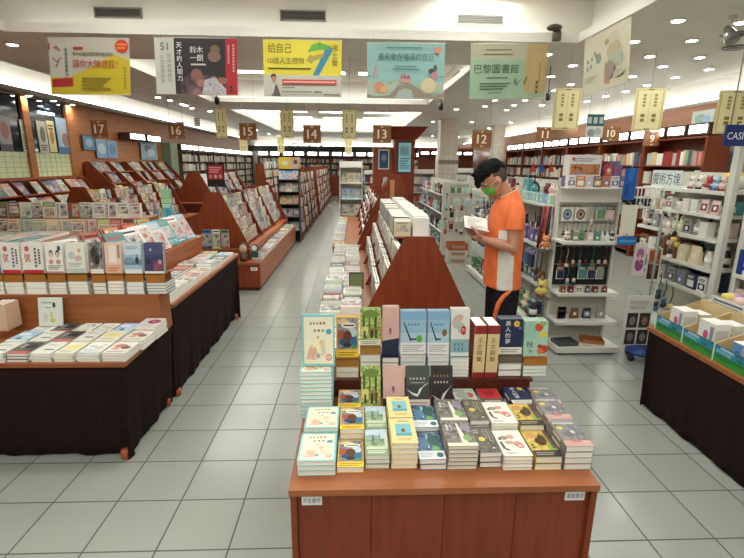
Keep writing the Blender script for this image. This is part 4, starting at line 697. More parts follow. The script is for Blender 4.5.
# central rack, the white books
r1, t1 = a_rack('reddish wood sloping rack with blank end panel behind the new books', .515, 3.6, 6.7, IZ, 1.176, .452, .112, (-1, 1), 3, 3, .36, cap=1.08)
isl2 = island_unit(3.51, 6.98, 'low wooden island cabinet under the first sloping rack', labels=False, x0=-.285); isl3 = island_unit(6.99, 11.2, 'low wooden island cabinet under the second sloping rack', labels=False, x0=-.33)
for s, k, x, z, d in t1:
    if s < 0: face_row(x, z, -1, 3.6, 6.7, .125, .19 if k < 2 else .15, .018, 'rack_book', 'book', 'books on the central racks', 'along the %s tier of the first rack' % nth(k), d, 2, .004, ['white', 'white', 'cream', 'grey'], 3, pics=['grey', 'black', 'white', 'cream', 'pale pink'], word='book')
# ridge: two rows standing spine to spine
MB().box(.515-.155, 4.05, 1.086, .515+.155, 6.6, 1.1, WOOD).build('ridge_shelf', r1)
for s in (-1, 1):
    y = 4.1; i = 0
    while y < 6.5:
        t_ = rnd.uniform(.03, .055); h = rnd.uniform(.165, .19) if s > 0 else rnd.uniform(.13, .16); k = gen_design(ran(['white', 'white', 'cream']), ran(['white', 'grey', 'black', 'cream', 'sky-blue']), ran(CN), rnd.randrange(4))
        M = Matrix.Translation((.515+s*.082, y+t_, 1.1005)) @ Matrix.Rotation(0 if s < 0 else PI, 4, 'Z') @ Matrix.Translation((0, 0 if s < 0 else t_, 0)) @ Matrix.Rotation(PI/2, 4, 'X') @ Matrix.Translation((0, h/2, 0))
        small_book(k, M, .14, h, t_, 'pale paperback spine out, %s along the %s ridge row of the first rack' % (nth(i), 'aisle' if s < 0 else 'pen-side'), 'rack_book', 'book', 'books on the central racks'); y += t_+.004; i += 1
r2, t2 = a_rack('reddish wood sloping rack with price tags behind the first rack', .5, 7.15, 11, IZ, 1.25, .46, .13, (-1, 1), 4, 4, .38)
for s, k, x, z, d in t2:
    if s < 0:
        face_row(x, z, -1, 7.15, 11, .15, .17, .03, 'rack_book', 'book', 'books on the central racks', 'along the %s tier of the second rack' % nth(k), d, 1, .03, PALE, 4, .45, word='book')
        g = MB(); 
        for i in range(11): y = 7.4+i*.33; g.box(x-.0135, y, z+.0, x-.0125, y+.05, z+.022, WHITE)
        g.build('price_tag', r2)
# guide books on the aisle ledge of the island
for col, x in enumerate((-.178, .0)):
    y = 2.76; i = 0
    while y < 10.6:
        if 3.49 < y+.12 and y-.12 < 3.52 or 6.97 < y+.12 and y-.12 < 7.0: y += .05; continue
        xo = x-.02*(y > 3.5)-.045*(y > 6.98); n = 3 if y < 5 else 2
        k = gen_design(ran(PALE+['red', 'navy', 'sky-blue', 'yellow', 'black']), ran(PALE+CN), ran(CN), rnd.randrange(4)); t_ = rnd.uniform(.016, .034); 
        if y > 6.9 and col == 1: y += .24; continue
        for c in range(n):
            small_book(k, Mflat(xo+rnd.uniform(-.004, .004), y, IZ+.0006+c*(t_+.0016), rnd.uniform(-.02, .02)), .165, .205, t_, lab16('%s guidebook, %s, %s stack back in the %s ledge column' % (D[k][3], 'top copy' if c == n-1 else nth(n-1-c)+' from top', nth(i), 'outer' if col == 0 else 'inner')), 'guidebook', 'book', 'books on the island ledge')
        i += 1; y += .222+rnd.uniform(0, .01)
# dark green framed card and blue tray among them
t = thing('framed_card', 'small dark-framed green card standing on the island ledge', 'sign', (.02, 4.26, .57)); MB().box(-.07, 0, 0, .07, .012, .16, flat('3a3426')).build('frame', t); MB().box(-.06, -.002, .012, .06, -.0005, .148, flat('6f7a4e')).build('card', t)
t = thing('post', 'slim pale wood post rising between the two sloping racks', 'post', (.56, 6.92, IZ)); MB().box(-.03, -.02, 0, .03, .02, 1.0, flat('b98a5a')).build('shaft', t); MB().box(-.05, -.03, 0, .05, .03, .015, flat('a87848')).build('foot_plate', t)
# white end shelf closing the island
def white_shelf(x0, x1, y, h, label, n):
    t = thing('book_shelf', label, 'shelf unit'); MB().box(x0, y+.3, .0, x1, y+.32, h, WMET).build('back_panel', t)
    for x in (x0, x1-.02): MB().box(x, y, 0, x+.02, y+.3, h, WMET).build('side_panel', t)
    for i in range(n): z = .1+(h-.25)*i/(n-1); MB().box(x0+.02, y+.01, z, x1-.02, y+.3, z+.02, WMET).build('shelf_board', t)
    MB().box(x0+.02, y, h-.14, x1-.02, y+.02, h, WHITE).build('header', t); return t
white_shelf(-.36, .2, 11.5, 1.78, 'white metal shelf unit closing the far end of the island', 5)
for i in range(4):
    for j in range(3):
        if i == 0: continue
        z = .1+1.53*i/4+.021; k = gen_design(ran(['white', 'cream', 'grey', 'sky-blue']), ran(CN), ran(CN), 0)
        small_book(k, Mup(-.34+.1+.16*j, 11.6, z+.001, .24, .1), .14, .24, .02, '%s guidebook, %s across, %s shelf up of the white end unit' % (D[k][3], nth(j), nth(i)), 'guidebook', 'book', 'books on the white end unit')
# ---------------------------------------------------------------- skirted display tables on the aisle
def skirt(t, pts, z1, z0, name='skirt', amp=.007, inset=.055):
    """cloth hanging from a table edge along a polyline, with soft folds"""
    vs = []; fs = []; L = []
    for (ax, ay), (bx, by) in zip(pts[:-1], pts[1:]):
        n = max(2, int(math.hypot(bx-ax, by-ay)/.03)); nx, ny = (by-ay), -(bx-ax); q = math.hypot(nx, ny)
        for i in range(n+(pts[-1] == (bx, by))): f = i/n; L.append((ax+(bx-ax)*f, ay+(by-ay)*f, nx/q, ny/q))
    K = 9
    for j in range(K+1):
        v = j/K
        for i, (x, y, nx, ny) in enumerate(L):
            a = -inset*v+v*v*amp*(math.sin(i*.55)+.6*math.sin(i*1.27+1)+.5*math.sin(i*.21))-.0*v
            vs.append((x+nx*a, y+ny*a, z1+(z0-z1)*v+.004*math.sin(i*.8)*v))
    m_ = len(L)
    for j in range(K): fs += [(j*m_+i, (j+1)*m_+i, (j+1)*m_+i+1, j*m_+i+1) for i in range(m_-1)]
    o = MB().add(vs, fs, CLOTH, True).build(name, t); s = o.modifiers.new('thick', 'SOLIDIFY'); s.thickness = .003; return o
def skirted_table(x0, x1, y0, y1, z, label, path, legs, inset=.055):
    t = thing('display_table', label, 'display table')
    MB().box(x0, y0, z-.03, x1, y1, z, WOODX).build('table_top', t, .008)
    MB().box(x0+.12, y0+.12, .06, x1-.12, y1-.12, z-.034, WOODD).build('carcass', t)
    skirt(t, path, z-.03, .012, inset=inset)
    for x, y in legs: MB().lathe([(.02, 0), (.03, .015), (.03, .045), (.024, .06)], (x, y, 0), flat('a8552e', .4), 14).build('foot', t)
    return t
X1, Y1, Z1 = -1.287, 2.447, .634
tb = skirted_table(-3.4, X1, Y1, 3.155, Z1, 'brown-skirted display table with a stepped shelf at the main aisle', [(-3.4, Y1+.012), (X1-.012, Y1+.012), (X1-.012, 3.155)], [(X1-.082, Y1+.04), (X1-.082, 3.1), (-3.33, Y1+.05), (-3.33, 3.1)])
SZ = .88
MB().box(-3.4, 2.985, Z1+.0005, X1-.034, 3.0, SZ-.022, WOODX).build('step_riser', tb); MB().box(-3.4, 2.98, SZ-.022, X1-.002, 3.165, SZ, WOODX).build('step_shelf', tb, .003); MB().box(X1-.034, 2.983, Z1+.0005, X1-.004, 3.155, SZ-.022, WOODX).build('step_end', tb)
GL = 'paperbacks on the skirted table'
ups1 = [('cyanwhite', -22, 2), ('medical', 3, 22), ('medical', 24, 45), ('twofaces', 47, 65), ('pale', 67, 87), ('bwphoto', 91, 105), ('softpink', 106, 123), ('seaside', 125, 143), ('violet', 145, 165)]
ns = [3, 3, 2, 4, 4, 3, 4, 3, 4]
for i, ((k, xl, xr), n) in enumerate(zip(ups1, ns)):
    a, b = py(xl, 278, 2.99), py(xr, 278, 2.99); w = b.x-a.x-.006; xm = (a.x+b.x)/2; hs = .082+rnd.uniform(-.006, .008)
    nb = ' by the %s' % ('table end' if k == 'violet' else 'neighbour')
    u = {1: 'step shelf by the cyan book', 2: 'step shelf by the faces book'}.get(i, 'on the step shelf')
    stack(k, xm, 2.99+.088, SZ+.0006, n, w, .17, hs/n-.001, u, GL, jit=.0015)
    riser(xm, 2.995, SZ+.0012+hs, SZ+.135, w+.004, 'a2692f', 'folded card riser under the %s on the step shelf%s' % (' '.join(D[k][3].split()[:3]), '' if k != 'medical' else ', '+('outer' if i == 1 else 'inner')))
    for j in range(2 if k != 'medical' or i == 2 else 1): book(k, Mup(xm, 3.012+j*.022, SZ+.1375, .2, .1), w, .2 if k != 'pale' else .195, .018 if k != 'bwphoto' else .02, '%s upright on the step shelf, %s%s' % (D[k][3], 'front copy' if j == 0 else 'copy behind', '' if k != 'medical' else (', outer' if i == 1 else ', inner')), group=GL)
fl = [('blackred', -12, 11), ('whitegrey', 13, 34), ('blackred', 36, 57), ('paleyellow', 59, 79), ('whitegrey', 81, 104), ('food', 106, 130)]
front = ['whitegrey', 'blackred', 'whitegrey', 'paleyellow', 'pale', 'food']; mid = ['sky', 'whitegrey', 'blackred', 'whitegrey', 'paleyellow', 'food']; back = ['pale', 'blackred', 'sprout', 'pale', 'sky', 'maroonflat']
for c_, (k, xl, xr) in enumerate(fl):
    a, b = pz(xl, 359, Z1), pz(xr, 359, Z1); w = b.x-a.x-.004; xm = (a.x+b.x)/2; side = ['furthest from the aisle', 'fifth from the aisle', 'fourth from the aisle', 'third from the aisle', 'second from the aisle', 'at the aisle end'][c_]
    for r_, (row, y, hh) in enumerate((('front', Y1+.102, .052), ('middle', Y1+.102+.171, .06), ('back', Y1+.102+.342, .05))):
        kk = (front, mid, back)[r_][c_]; n = 3 if r_ == 0 else 2
        if c_ == 5 and r_ == 2: hh = .085; n = 4
        stack(kk, xm+.01*r_+.012*(c_ == 5 and r_ > 0), y, Z1+.0006, n, w, .168, hh/n-.001, '%s row %s' % (row, side), GL, rz=-.03, jit=.003)
p = py(41, 330, 2.93); q = py(66, 330, 2.93)
book('sprout', Mup((p.x+q.x)/2+.0, 2.925, Z1+.053, .185, .16), q.x-p.x-.012, .185, .014, 'white sprout paperback standing upright among the flat stacks', group=GL)
for i in range(3):
    r = thing('boxed_book', 'cream spine-out book standing at the table step, %s from the sprout book' % nth(2-i), 'book', (-2.245+.03*i, 2.945, Z1+.0575), 0, GL); MB().box(-.014, -.13, 0, .014, -.127, .17, flat('d8bfa4')).box(-.014, -.127, 0, -.0125, 0, .17, flat('cfae94')).box(.0125, -.127, 0, .014, 0, .17, flat('cfae94')).build('cover', r); MB().box(-.012, -.1265, .003, .012, -.003, .167, PAPER).build('page_block', r)
# second skirted table along the aisle
X2, Z2 = -1.288, .745
tb2 = skirted_table(-3.0, X2, 3.19, 5.12, Z2, 'long brown-skirted table of flat books beside the main aisle', [(-3.0, 3.202), (X2-.012, 3.202), (X2-.012, 5.108), (-3.0, 5.108)], [(X2-.06, 3.26), (X2-.06, 5.05), (-2.93, 3.26), (-2.93, 5.05)])
MB().box(-3.0, 3.3, Z2+.0005, -1.665, 5.06, .895, WOODY).build('raised_box', tb2); MB().box(-3.0, 3.29, .895, -1.645, 5.07, .96, WOODX).build('raised_shelf', tb2, .004)
GT = 'softcovers on the long table'
def soft_flat(x, y, z, n, w, h, label, group, pal=None, rz=0, name='softcover_book', t=None):
    k = gen_design(ran(pal or ['white', 'cream', 'white', 'sky-blue', 'yellow', 'white', 'red', 'teal', 'navy', 'pale pink']), ran(CN), ran(CN), rnd.randrange(4)); t = t or rnd.uniform(.014, .026)
    for c in range(n): small_book(k, Mflat(x+rnd.uniform(-.003, .003), y, z+.0006+c*(t+.0016), rz+rnd.uniform(-.03, .03)), w, h, t, ('%s softcover book, %s %s' % (D[k][3], 'top copy,' if c == n-1 else nth(n-1-c)+' from top,', label)), name, 'book', group)
for col, x in enumerate((-1.555, -1.385)):
    for i in range(9):
        y = 3.31+i*.2
        soft_flat(x, y, Z2, 3 if i < 6 else 2, .14, .185, '%s stack back, %s column of the long table' % (nth(i), 'inner' if col == 0 else 'aisle'), GT)
# leaning and flat copies on the raised shelf
for i in range(7):
    y = 3.5+i*.215; k = gen_design(ran(['white', 'teal', 'cream', 'pale pink', 'sky-blue', 'white']), ran(['teal', 'orange', 'red', 'pale pink', 'sky-blue']), ran(CN), i % 4)
    for j in range(2): small_book(k, Mup(-1.70-j*.026, y, .9605+.016*math.sin(.55), .26, .55, PI/2-.25), .19, .27, .014, ('%s softcover leaning on the raised shelf, %s from the near end%s' % (D[k][3], nth(i), ', behind' if j else '')), 'softcover_book', 'book', GT)
for i in range(5):
    y = 3.45+i*.32; k = gen_design(ran(['yellow', 'lime', 'red', 'white', 'orange']), ran(CN), ran(['white', 'yellow', 'red']), i % 4)
    for j in range(2): small_book(k, Mup(-2.06-j*.03, y, .9605+.016*math.sin(.5), .2, .5, PI/2-.4), .15, .22, .014, ('%s softcover in the inner leaning row, %s from the near end%s' % (D[k][3], nth(i), ', behind' if j else '')), 'softcover_book', 'book', GT)
for i in range(6):
    for j in range(3): soft_flat(-2.36-.2*j, 3.45+.27*i, .96, 2, .18, .24, '%s row back, %s from the shelf edge, raised shelf' % (nth(i), nth(j)), GT, ['white', 'cream', 'lime', 'mint', 'teal', 'yellow'])
# teal bookmark stand-up carton
t = thing('standee', 'tall teal and green stand-up carton on the long table shelf', 'display', (-1.93, 4.88, .9605)); b = MB().box(-.05, -.012, 0, .05, .012, .5, flat('63b0a0')); draw(b, [('r', 0, .82, 1, 1, '8fb89a'), ('r', 0, .72, 1, .8, 'a8c48a'), ('r', .4, .1, .85, .6, '3a8fb8'), ('l', .1, .62, .9, .7, 2, 'd8e4da')], (-.05, -.012, 0), (.1, 0, 0), (0, 0, .5)); b.build('card_body', t); MB().box(-.06, -.04, 0, .06, -.013, .02, flat('4a8f84')).box(-.06, .013, 0, .06, .04, .02, flat('4a8f84')).build('foot_block', t)
# ---------------------------------------------------------------- aisle island with the magazine rack (third fixture back)
AX0, AX1, AY0, AY1, AZ = -2.55, -1.292, 6.235, 10.2, .4
t = thing('display_island', 'wooden magazine island with labelled front beyond the skirted tables', 'display table')
MB().box(AX0, AY0-.006, AZ-.03, AX1+.006, AY1, AZ, WOODX).build('top_board', t, .003)
MB().box(AX0+.02, AY0+.004, .05, AX1-.01, AY0+.024, AZ-.031, WOOD).build('front_panel', t)
for i in range(5):
    w = (AY1-AY0-.03)/5; MB().box(AX1-.02, AY0+.026+i*w, .05, AX1-.003, AY0+.022+(i+1)*w, AZ-.031, WOODY).build('side_panel', t)
MB().box(AX0+.03, AY0+.03, 0, AX1-.03, AY1-.02, .05, WOODD).build('plinth', t); MB().box(AX0+.02, AY0+.03, .05, AX0+.04, AY1-.02, AZ-.031, WOODD).build('rear_panel', t)
MB().box(-2.4, 6.45, AZ+.0005, -1.46, 10.18, .53, WOODY).build('raised_box', t); MB().box(-2.42, 6.44, .53, -1.45, 10.19, .55, WOODY).build('raised_shelf', t)
p = MB().box(-1.42, AY0-.0005, .29, -1.33, AY0+.0035, .335, WHITE); draw(p, [('l', .14, .2, .86, .8, 2, '6a7480')], (-1.42, AY0-.0005, .29), (.09, 0, 0), (0, 0, .045)); p.build('label_plate', t)
r3, t3 = a_rack('reddish wood sloping magazine rack on the labelled island', -1.925, 6.5, 10.17, .551, 1.334, .46, .085, (1, -1), 4, 3, .36, 'magazine rack')
for s, k, x, z, d in t3:
    if s > 0: face_row(x, z, 1, 6.5, 10.17, .165, .2, .012, 'magazine', 'magazine', 'magazines on the island rack', 'along the %s tier of the island rack' % nth(k), d, 1, .008, PALE+PALE+CN, 3)
GE = 'flat books on the magazine island ledge'
for i in range(15):
    y = 6.52+i*.235
    soft_flat(-1.372, y, AZ, 3, .14, .2, '%s stack back on the lower ledge, magazine island' % nth(i), GE)
# upright covers along the near edge of the island
for i, (xl, xr, yt, yb, b_, p_, a_) in enumerate(((199, 209, 223, 240, 'blue', 'navy', 'sky-blue'), (210, 218, 224, 243, 'white', 'lime', 'orange'), (219, 227, 224, 243, 'green', 'red', 'black'))):
    a, b, c_ = py(xl, yb, 6.34), py(xr, yb, 6.34), py(xl, yt, 6.34); k = gen_design(b_, p_, a_, 1)
    small_book(k, Mup((a.x+b.x)/2, 6.472, .5508, .27, .05), b.x-a.x-.006, .27, .02, '%s softcover standing at the near edge of the magazine island' % D[k][3], 'softcover_book', 'book', GE)
t = thing('round_toy', 'small round pale face figure at the near edge of the magazine island', 'toy', (-1.53, 6.34, AZ+.001)); MB().ball((0, 0, .17), (.055, .04, .07), flat('c9a890'), 14).build('face', t); MB().ball((0, .02, .19), (.066, .04, .075), flat('4a3630'), 14).build('hood', t); MB().lathe([(.05, 0), (.045, .1)], (0, 0, 0), flat('5a4638'), 12).build('body', t)
t = thing('alarm_clock', 'small round white-faced clock beside the pale face figure', 'clock', (-1.37, 6.33, AZ+.064)); MB().lathe([(.05, 0), (.055, .02), (.05, .04)], (0, .0, .13), flat('2e4a44'), 18, Matrix.Rotation(PI/2, 4, 'X')).build('case', t); MB().lathe([(.04, .041), (.03, .044)], (0, 0, .13), flat('dfe2dc'), 18, Matrix.Rotation(PI/2, 4, 'X')).build('dial', t); MB().box(-.045, -.04, 0, .045, .0, .075, flat('2e4a44')).build('base', t)
# ---------------------------------------------------------------- window wall, wall racks and far bookcases
GLASS = flat('121c26', .06, .6); TEAL = flat('1d3a44', .1, .5)
b = MB(); xw = XL+.03
b.box(XL, YB, 0, xw, 8.0, 2.9, WALLW); struct('trim_7', b)
for i, (ya, yb) in enumerate(((7.9, 9.27), (9.45, 10.62))):
    b = MB(); b.box(XL+.005, ya, 1.9, XL+.02, yb, 2.88, GLASS); 
    b.box(XL+.005, ya, 1.42, XL+.02, yb, 1.88, flat('dde8b8', .4))
    for j in range(1, 5): b.box(XL+.02, ya, 1.42+.092*j-.006, XL+.024, yb, 1.42+.092*j+.006, flat('b4c592'))
    for j in range(1, 7): y = ya+(yb-ya)*j/7; b.box(XL+.02, y-.006, 1.42, XL+.0235, y+.006, 1.88, flat('b4c592'))
    b.box(XL+.005, ya, 1.88, XL+.03, yb, 1.9, BLACK)
    struct('window_%d' % (i+1), b)
b = MB()
for y in (9.27, 10.62): b.box(XL, y, 1.35, XL+.07, y+.18, 2.9, WALLW)
b.box(XL, 7.9, 1.3, XL+.08, 10.8, 1.42, WOODY); struct('trim_8', b)
def poster(name, label, x, y0, y1, z0, z1, ops, base, tilt=0, frame=None, face=1, cat='poster', group=None):
    t = thing(name, label, cat, group=group); U = Vector((0, y1-y0, 0)) if face > 0 else Vector((0, y0-y1, 0)); O = Vector((x, y0, z0)) if face > 0 else Vector((x, y1, z0)); V = Vector((tilt, 0, z1-z0)); N = U.cross(V).normalized()
    b = MB(); b.hexa([O-N*.008, O+U-N*.008, O+U-N*.001, O-N*.001, O+V-N*.008, O+V+U-N*.008, O+V+U-N*.001, O+V-N*.001], flat(base, .3)); draw(b, [('r', 0, 0, 1, 1, base)]+ops, O, U, V, .0008); b.build('sheet', t)
    if frame:
        f = MB(); c_ = flat(frame)
        for (a, q) in (((-.03, -.03), (1.03, .01)), ((-.03, .99), (1.03, 1.03)), ((-.05, 0), (.01, 1)), ((.99, 0), (1.05, 1))):
            P = [O+U*a[0]+V*a[1], O+U*q[0]+V*a[1], O+U*q[0]+V*q[1], O+U*a[0]+V*q[1]]; f.hexa([p-N*.012 for p in P]+[p+N*.006 for p in P], c_)
        f.build('frame', t)
    return t
GP = 'posters on the dark windows'
for i, (xl, xr, yt, yb, base, ops, d) in enumerate((
    (-4, 8, 116, 151, 'a8a0a6', [('e', .5, .6, .35, .25, 'a8706a'), ('r', 0, 0, 1, .2, '565a66')], 'grey-pink'), (19, 30, 120, 153, 'd2d4be', [('l', .1, .1, .9, .6, 6, '6a6e5c'), ('e', .5, .75, .3, .14, '8e9480')], 'pale green printed'),
    (36, 45, 121, 154, 'c8c7b2', [('e', .5, .6, .3, .24, '77766a'), ('l', .1, .1, .9, .3, 3, '5a594e')], 'dull cream'), (46, 53, 121, 152, 'e2cf94', [('e', .5, .5, .3, .24, 'a88a5a'), ('l', .1, .7, .9, .9, 2, '6a5a3a')], 'yellow'), (55, 67, 118, 154, 'a9c2d4', [('e', .4, .6, .3, .2, 'b9c9d2'), ('e', .6, .4, .28, .2, '9a7a72'), ('r', 0, 0, 1, .2, '4a7aa0')], 'blue figure'))):
    a, c_, d_ = px(xl, yt, XL+.04), px(xr, yt, XL+.04), px((xl+xr)/2, yb, XL+.04)
    poster('poster', '%s narrow poster hanging on the dark window glass, %s along' % (d, nth(i)), XL+.04, a.y, c_.y, d_.z, (a.z+c_.z)/2, ops, base, group=GP)
t = thing('tube_light', 'bright bluish tube light glowing behind the dark window top', 'light', (XL+.04, 9.75, 2.62)); MB().box(0, 0, 0, .012, .5, .05, emit('bfe8ff', 3, 'window_tube')).build('tube', t); MB().box(0, -.02, .05, .02, .52, .06, BLACK).build('fitting', t)
# framed blue pictures and the tall blue poster on the veneer
poster('poster', 'dark-framed blue picture on the veneer wall nearest the windows', XL+.1, *[(lambda a, c_, d_: (a.y, c_.y, d_.z, a.z))(px(82, 135, XL+.1), px(94, 135, XL+.1), px(88, 150, XL+.1))][0], [('e', .5, .5, .3, .3, '9ab8cc')], '5f88a8', frame='2e2620')
poster('poster', 'wide pale blue picture beside the dark-framed one on the veneer', XL+.1, *[(lambda a, c_, d_: (a.y, c_.y, d_.z, a.z))(px(95, 139, XL+.1), px(116, 139, XL+.1), px(105, 158, XL+.1))][0], [('r', .48, 0, .52, 1, '44607a'), ('e', .25, .5, .18, .3, 'b9cfdc'), ('e', .75, .5, .18, .3, '5f90b4')], '7fa6c4')
poster('poster', 'tall pale blue poster between veneer wall and green column', XL+.1, *[(lambda a, c_, d_: (a.y, c_.y, d_.z, a.z))(px(140, 140, XL+.1), px(156, 140, XL+.1), px(148, 160, XL+.1))][0], [('e', .4, .6, .2, .2, '5f7f9a'), ('e', .6, .4, .24, .2, 'd0dae0'), ('l', .1, .82, .9, .95, 2, '5a7488')], '9fbacb')
b = MB(); b.box(XL, 15.5, 0, XL+.35, 16.1, 2.32, flat('8a9a7c')); struct('trim_9', b)
LIT = emit('f6faf4', 9, 'lit_header_box')
def header_box(x0, y0, z0, x1, y1, z1, label, group):
    t = thing('lightbox_sign', label, 'sign light', group=group)
    MB().box(x0, y0, z0, x1, y1, z1, flat('4a3428')).build('case', t)
    f = MB()
    if y1-y0 > x1-x0:
        X = x1+.004 if x0 < 0 else x0-.004; f.box(X, y0+.04, z0+.03, X+(.002 if x0 < 0 else -.002), y1-.04, z1-.03, LIT)
    else: f.box(x0+.04, y0-.004, z0+.03, x1-.04, y0-.002, z1-.03, LIT)
    f.build('diffuser', t)
for i, (ya, yb) in enumerate(((12.75, 13.65), (13.8, 14.7))): header_box(XL+.12, ya, 2.28, XL+.38, yb, 2.46, 'lit sign box over the veneer wall, %s from the windows' % nth(i), 'lit boxes over the veneer wall')
def case(label, wall, a0, a1, zt, depth=.38, name='wall_bookcase', wd=None):
    """bookcase against a wall; returns (thing, list of shelf heights). wall: 'L','R','F'"""
    t = thing(name, label, 'bookcase'); wd = wd or WOOD
    def B(u0, z0, u1, z1, d0, d1, nm):
        m_ = MB()
        if wall == 'L': m_.box(XL+.06+d0, u0, z0, XL+.06+d1, u1, z1, wd)
        elif wall == 'R': m_.box(XR-.4-d0, u0, z0, XR-.4-d1, u1, z1, wd)
        else: m_.box(u0, YF-.4-d0, z0, u1, YF-.4-d1, z1, wd)
        m_.build(nm, t)
    B(a0+.03, .0, a1-.03, zt-.03, 0, .02, 'back_panel'); B(a0, 0, a0+.03, zt, 0, depth, 'side_panel'); B(a1-.03, 0, a1, zt, 0, depth, 'side_panel'); B(a0+.03, zt-.03, a1-.03, zt, .0, depth, 'top_board')
    zs = [.1+.325*i for i in range(int((zt-.3)/.325)+1)]
    for z in zs: B(a0+.03, z, a1-.03, z+.022, .022, depth-.01, 'shelf_board')
    return zs
STUFF = MB()     # the uncountable far books, one mesh
SPINES = [flat(c, .6, .2) for c in ('d9d4c6', 'e0dcd2', 'cfc8b6', 'b8b2a6', 'a8584a', 'c98a80', '7f94a8', '4a5a72', 'd4c090', '8aa08a', 'e3e0d8', 'dcd6ca', '6a5a52', 'c4a8a0', '9a3a3a', 'b8c4c8')]
def fill(wall, a0, a1, z, dmax, h=.24, gap=.0, step=(.03, .075), faceout=0.):
    u = a0+.02
    while u < a1-.06:
        w = min(rnd.uniform(*step), a1-u-.004); hh = h*rnd.uniform(.72, .98); d = .14
        if rnd.random() < faceout: w = min(rnd.uniform(.12, .17), a1-u-.004); d = .03
        if rnd.random() > gap:
            m_ = SPINES[rnd.randrange(len(SPINES))] if not (faceout > .5 and rnd.random() < .75) else SPINES[rnd.randrange(4)]; f0, f1 = dmax-d-.03, dmax-.03-rnd.uniform(0, .02)
            if wall == 'L': STUFF.box(XL+.06+f0, u, z, XL+.06+f1, u+w-.003, z+hh, m_)
            elif wall == 'R': STUFF.box(XR-.4-f1, u, z, XR-.4-f0, u+w-.003, z+hh, m_)
            elif wall == 'F': STUFF.box(u, YF-.4-f1, z, u+w-.003, YF-.4-f0, z+hh, m_)
            else: STUFF.box(*(wall(u, z, w, hh, d, m_)))
        u += w
for i in range(6):
    a0 = 16.2+i*1.85; zs = case('tall wall bookcase under lit boxes, %s along from the green column' % nth(i), 'L', a0, a0+1.83, 2.1, wd=flat('6a4a38'))
    for z in zs[1:]: fill('L', a0+.03, a0+1.8, z+.022, .37, .27, .04, (.09, .17), .8)
    for j in range(3): header_box(XL+.06, a0+.05+j*.6, 2.12, XL+.42, a0+.58+j*.6, 2.31, 'lit header box over the wall bookcases, %s from the green column' % nth(3*i+j), 'lit boxes over the wall bookcases')
for i in range(8):
    a0 = -5.4+i*1.36
    if a0 > 5: break
    zs = case('far wall bookcase, %s from the window-wall corner' % nth(i), 'F', a0, a0+1.34, 2.1, wd=flat('5a4032'))
    for z in zs[2:]: fill('F', a0+.03, a0+1.31, z+.022, .37, .25, .03, (.05, .1))
    for j in range(2): header_box(a0+.06+j*.64, YF-.8, 2.12, a0+.62+j*.64, YF-.42, 2.34, 'lit header box over the far bookcases, %s from the window-wall corner' % nth(2*i+j), 'lit boxes over the far bookcases')
# ---------------------------------------------------------------- sloped magazine racks along the window wall
GW = 'magazines on the wall racks'
def wall_rack(label, y0, y1, z0, z1, xf, xb, tiers, ndiv, which, empty=False):
    t = thing('magazine_rack', label, 'magazine rack')
    side = [(xb, 0), (xf, 0), (xf, z0), (xf-.02, z0+.1), (xb+.1, z1), (xb, z1)]
    for y in [y0+(y1-y0)*i/ndiv for i in range(ndiv+1)]: MB().prism(side, 'y', y-.011, y+.011, WOOD).build('divider', t)
    for k in range(tiers):
        f0, f1 = k/tiers, (k+1)/tiers; za = z0+(z1-z0)*f0; zb = z0+(z1-z0)*f1; xo = xf-.04+(xb+.1-xf)*f0; xi = xf-.04+(xb+.1-xf)*f1
        for i in range(ndiv):
            a, c_ = y0+(y1-y0)*i/ndiv+.012, y0+(y1-y0)*(i+1)/ndiv-.012
            if i == 0 or True: MB().box(xi-.03, a, za, xo, c_, za+.012, WOODY).box(xo-.008, a, za+.012, xo, c_, za+.03, WOODY).build('tier_shelf', t) if k == 0 or i % 1 == 0 else None
        face_row(xo-.0085, za+.0125, 1, y0, y1, .2, min(.27, (zb-za)*1.25), .012, 'magazine', 'magazine', GW, 'along the %s tier of the %s' % (nth(k), which), (xo-xi, zb-za), 1, .012, PALE+CN, ndiv, skip=.1)
    MB().box(xb+.001, y0+.012, .02, xb+.02, y1-.012, z1-.01, WOODD).build('back_panel', t)
    MB().box(xf-.06, y0+.012, .02, xf-.04, y1-.012, z0-.002, WOODD).build('front_panel', t)
wall_rack('sloping wall magazine rack under the green window panes', 7.7, 10.7, .55, 1.38, -5.35, -6.1, 3, 4, 'window rack')
wall_rack('sloping wall magazine rack under the framed blue pictures', 11.0, 15.4, .95, 1.72, -5.35, -6.1, 3, 5, 'veneer wall rack')
# dark island rack between the magazines
t4l = 'reddish wood sloping comic rack on the middle stand'
r4, t4 = a_rack(t4l, -4.135, 7.2, 10.4, .62, 1.35, .44, .1, (1, -1), 4, 4, .34, 'magazine rack')
tbx = thing('display_stand', 'low wooden stand carrying the middle comic rack', 'display table'); MB().box(-4.72, 7.1, .05, -3.5, 10.5, .59, WOOD).build('body', tbx); MB().box(-4.75, 7.05, .59, -3.47, 10.55, .6195, WOODX).build('top_board', tbx); MB().box(-4.68, 7.14, 0, -3.54, 10.46, .05, WOODD).build('plinth', tbx)
for s, k, x, z, d in t4:
    if s > 0: face_row(x, z, 1, 7.2, 10.4, .15, .2, .012, 'magazine', 'magazine', 'magazines on the middle rack', 'along the %s tier of the middle rack' % nth(k), d, 1, .01, ['red', 'red', 'yellow', 'white', 'cream', 'teal', 'pale pink', 'black', 'navy'], 4)
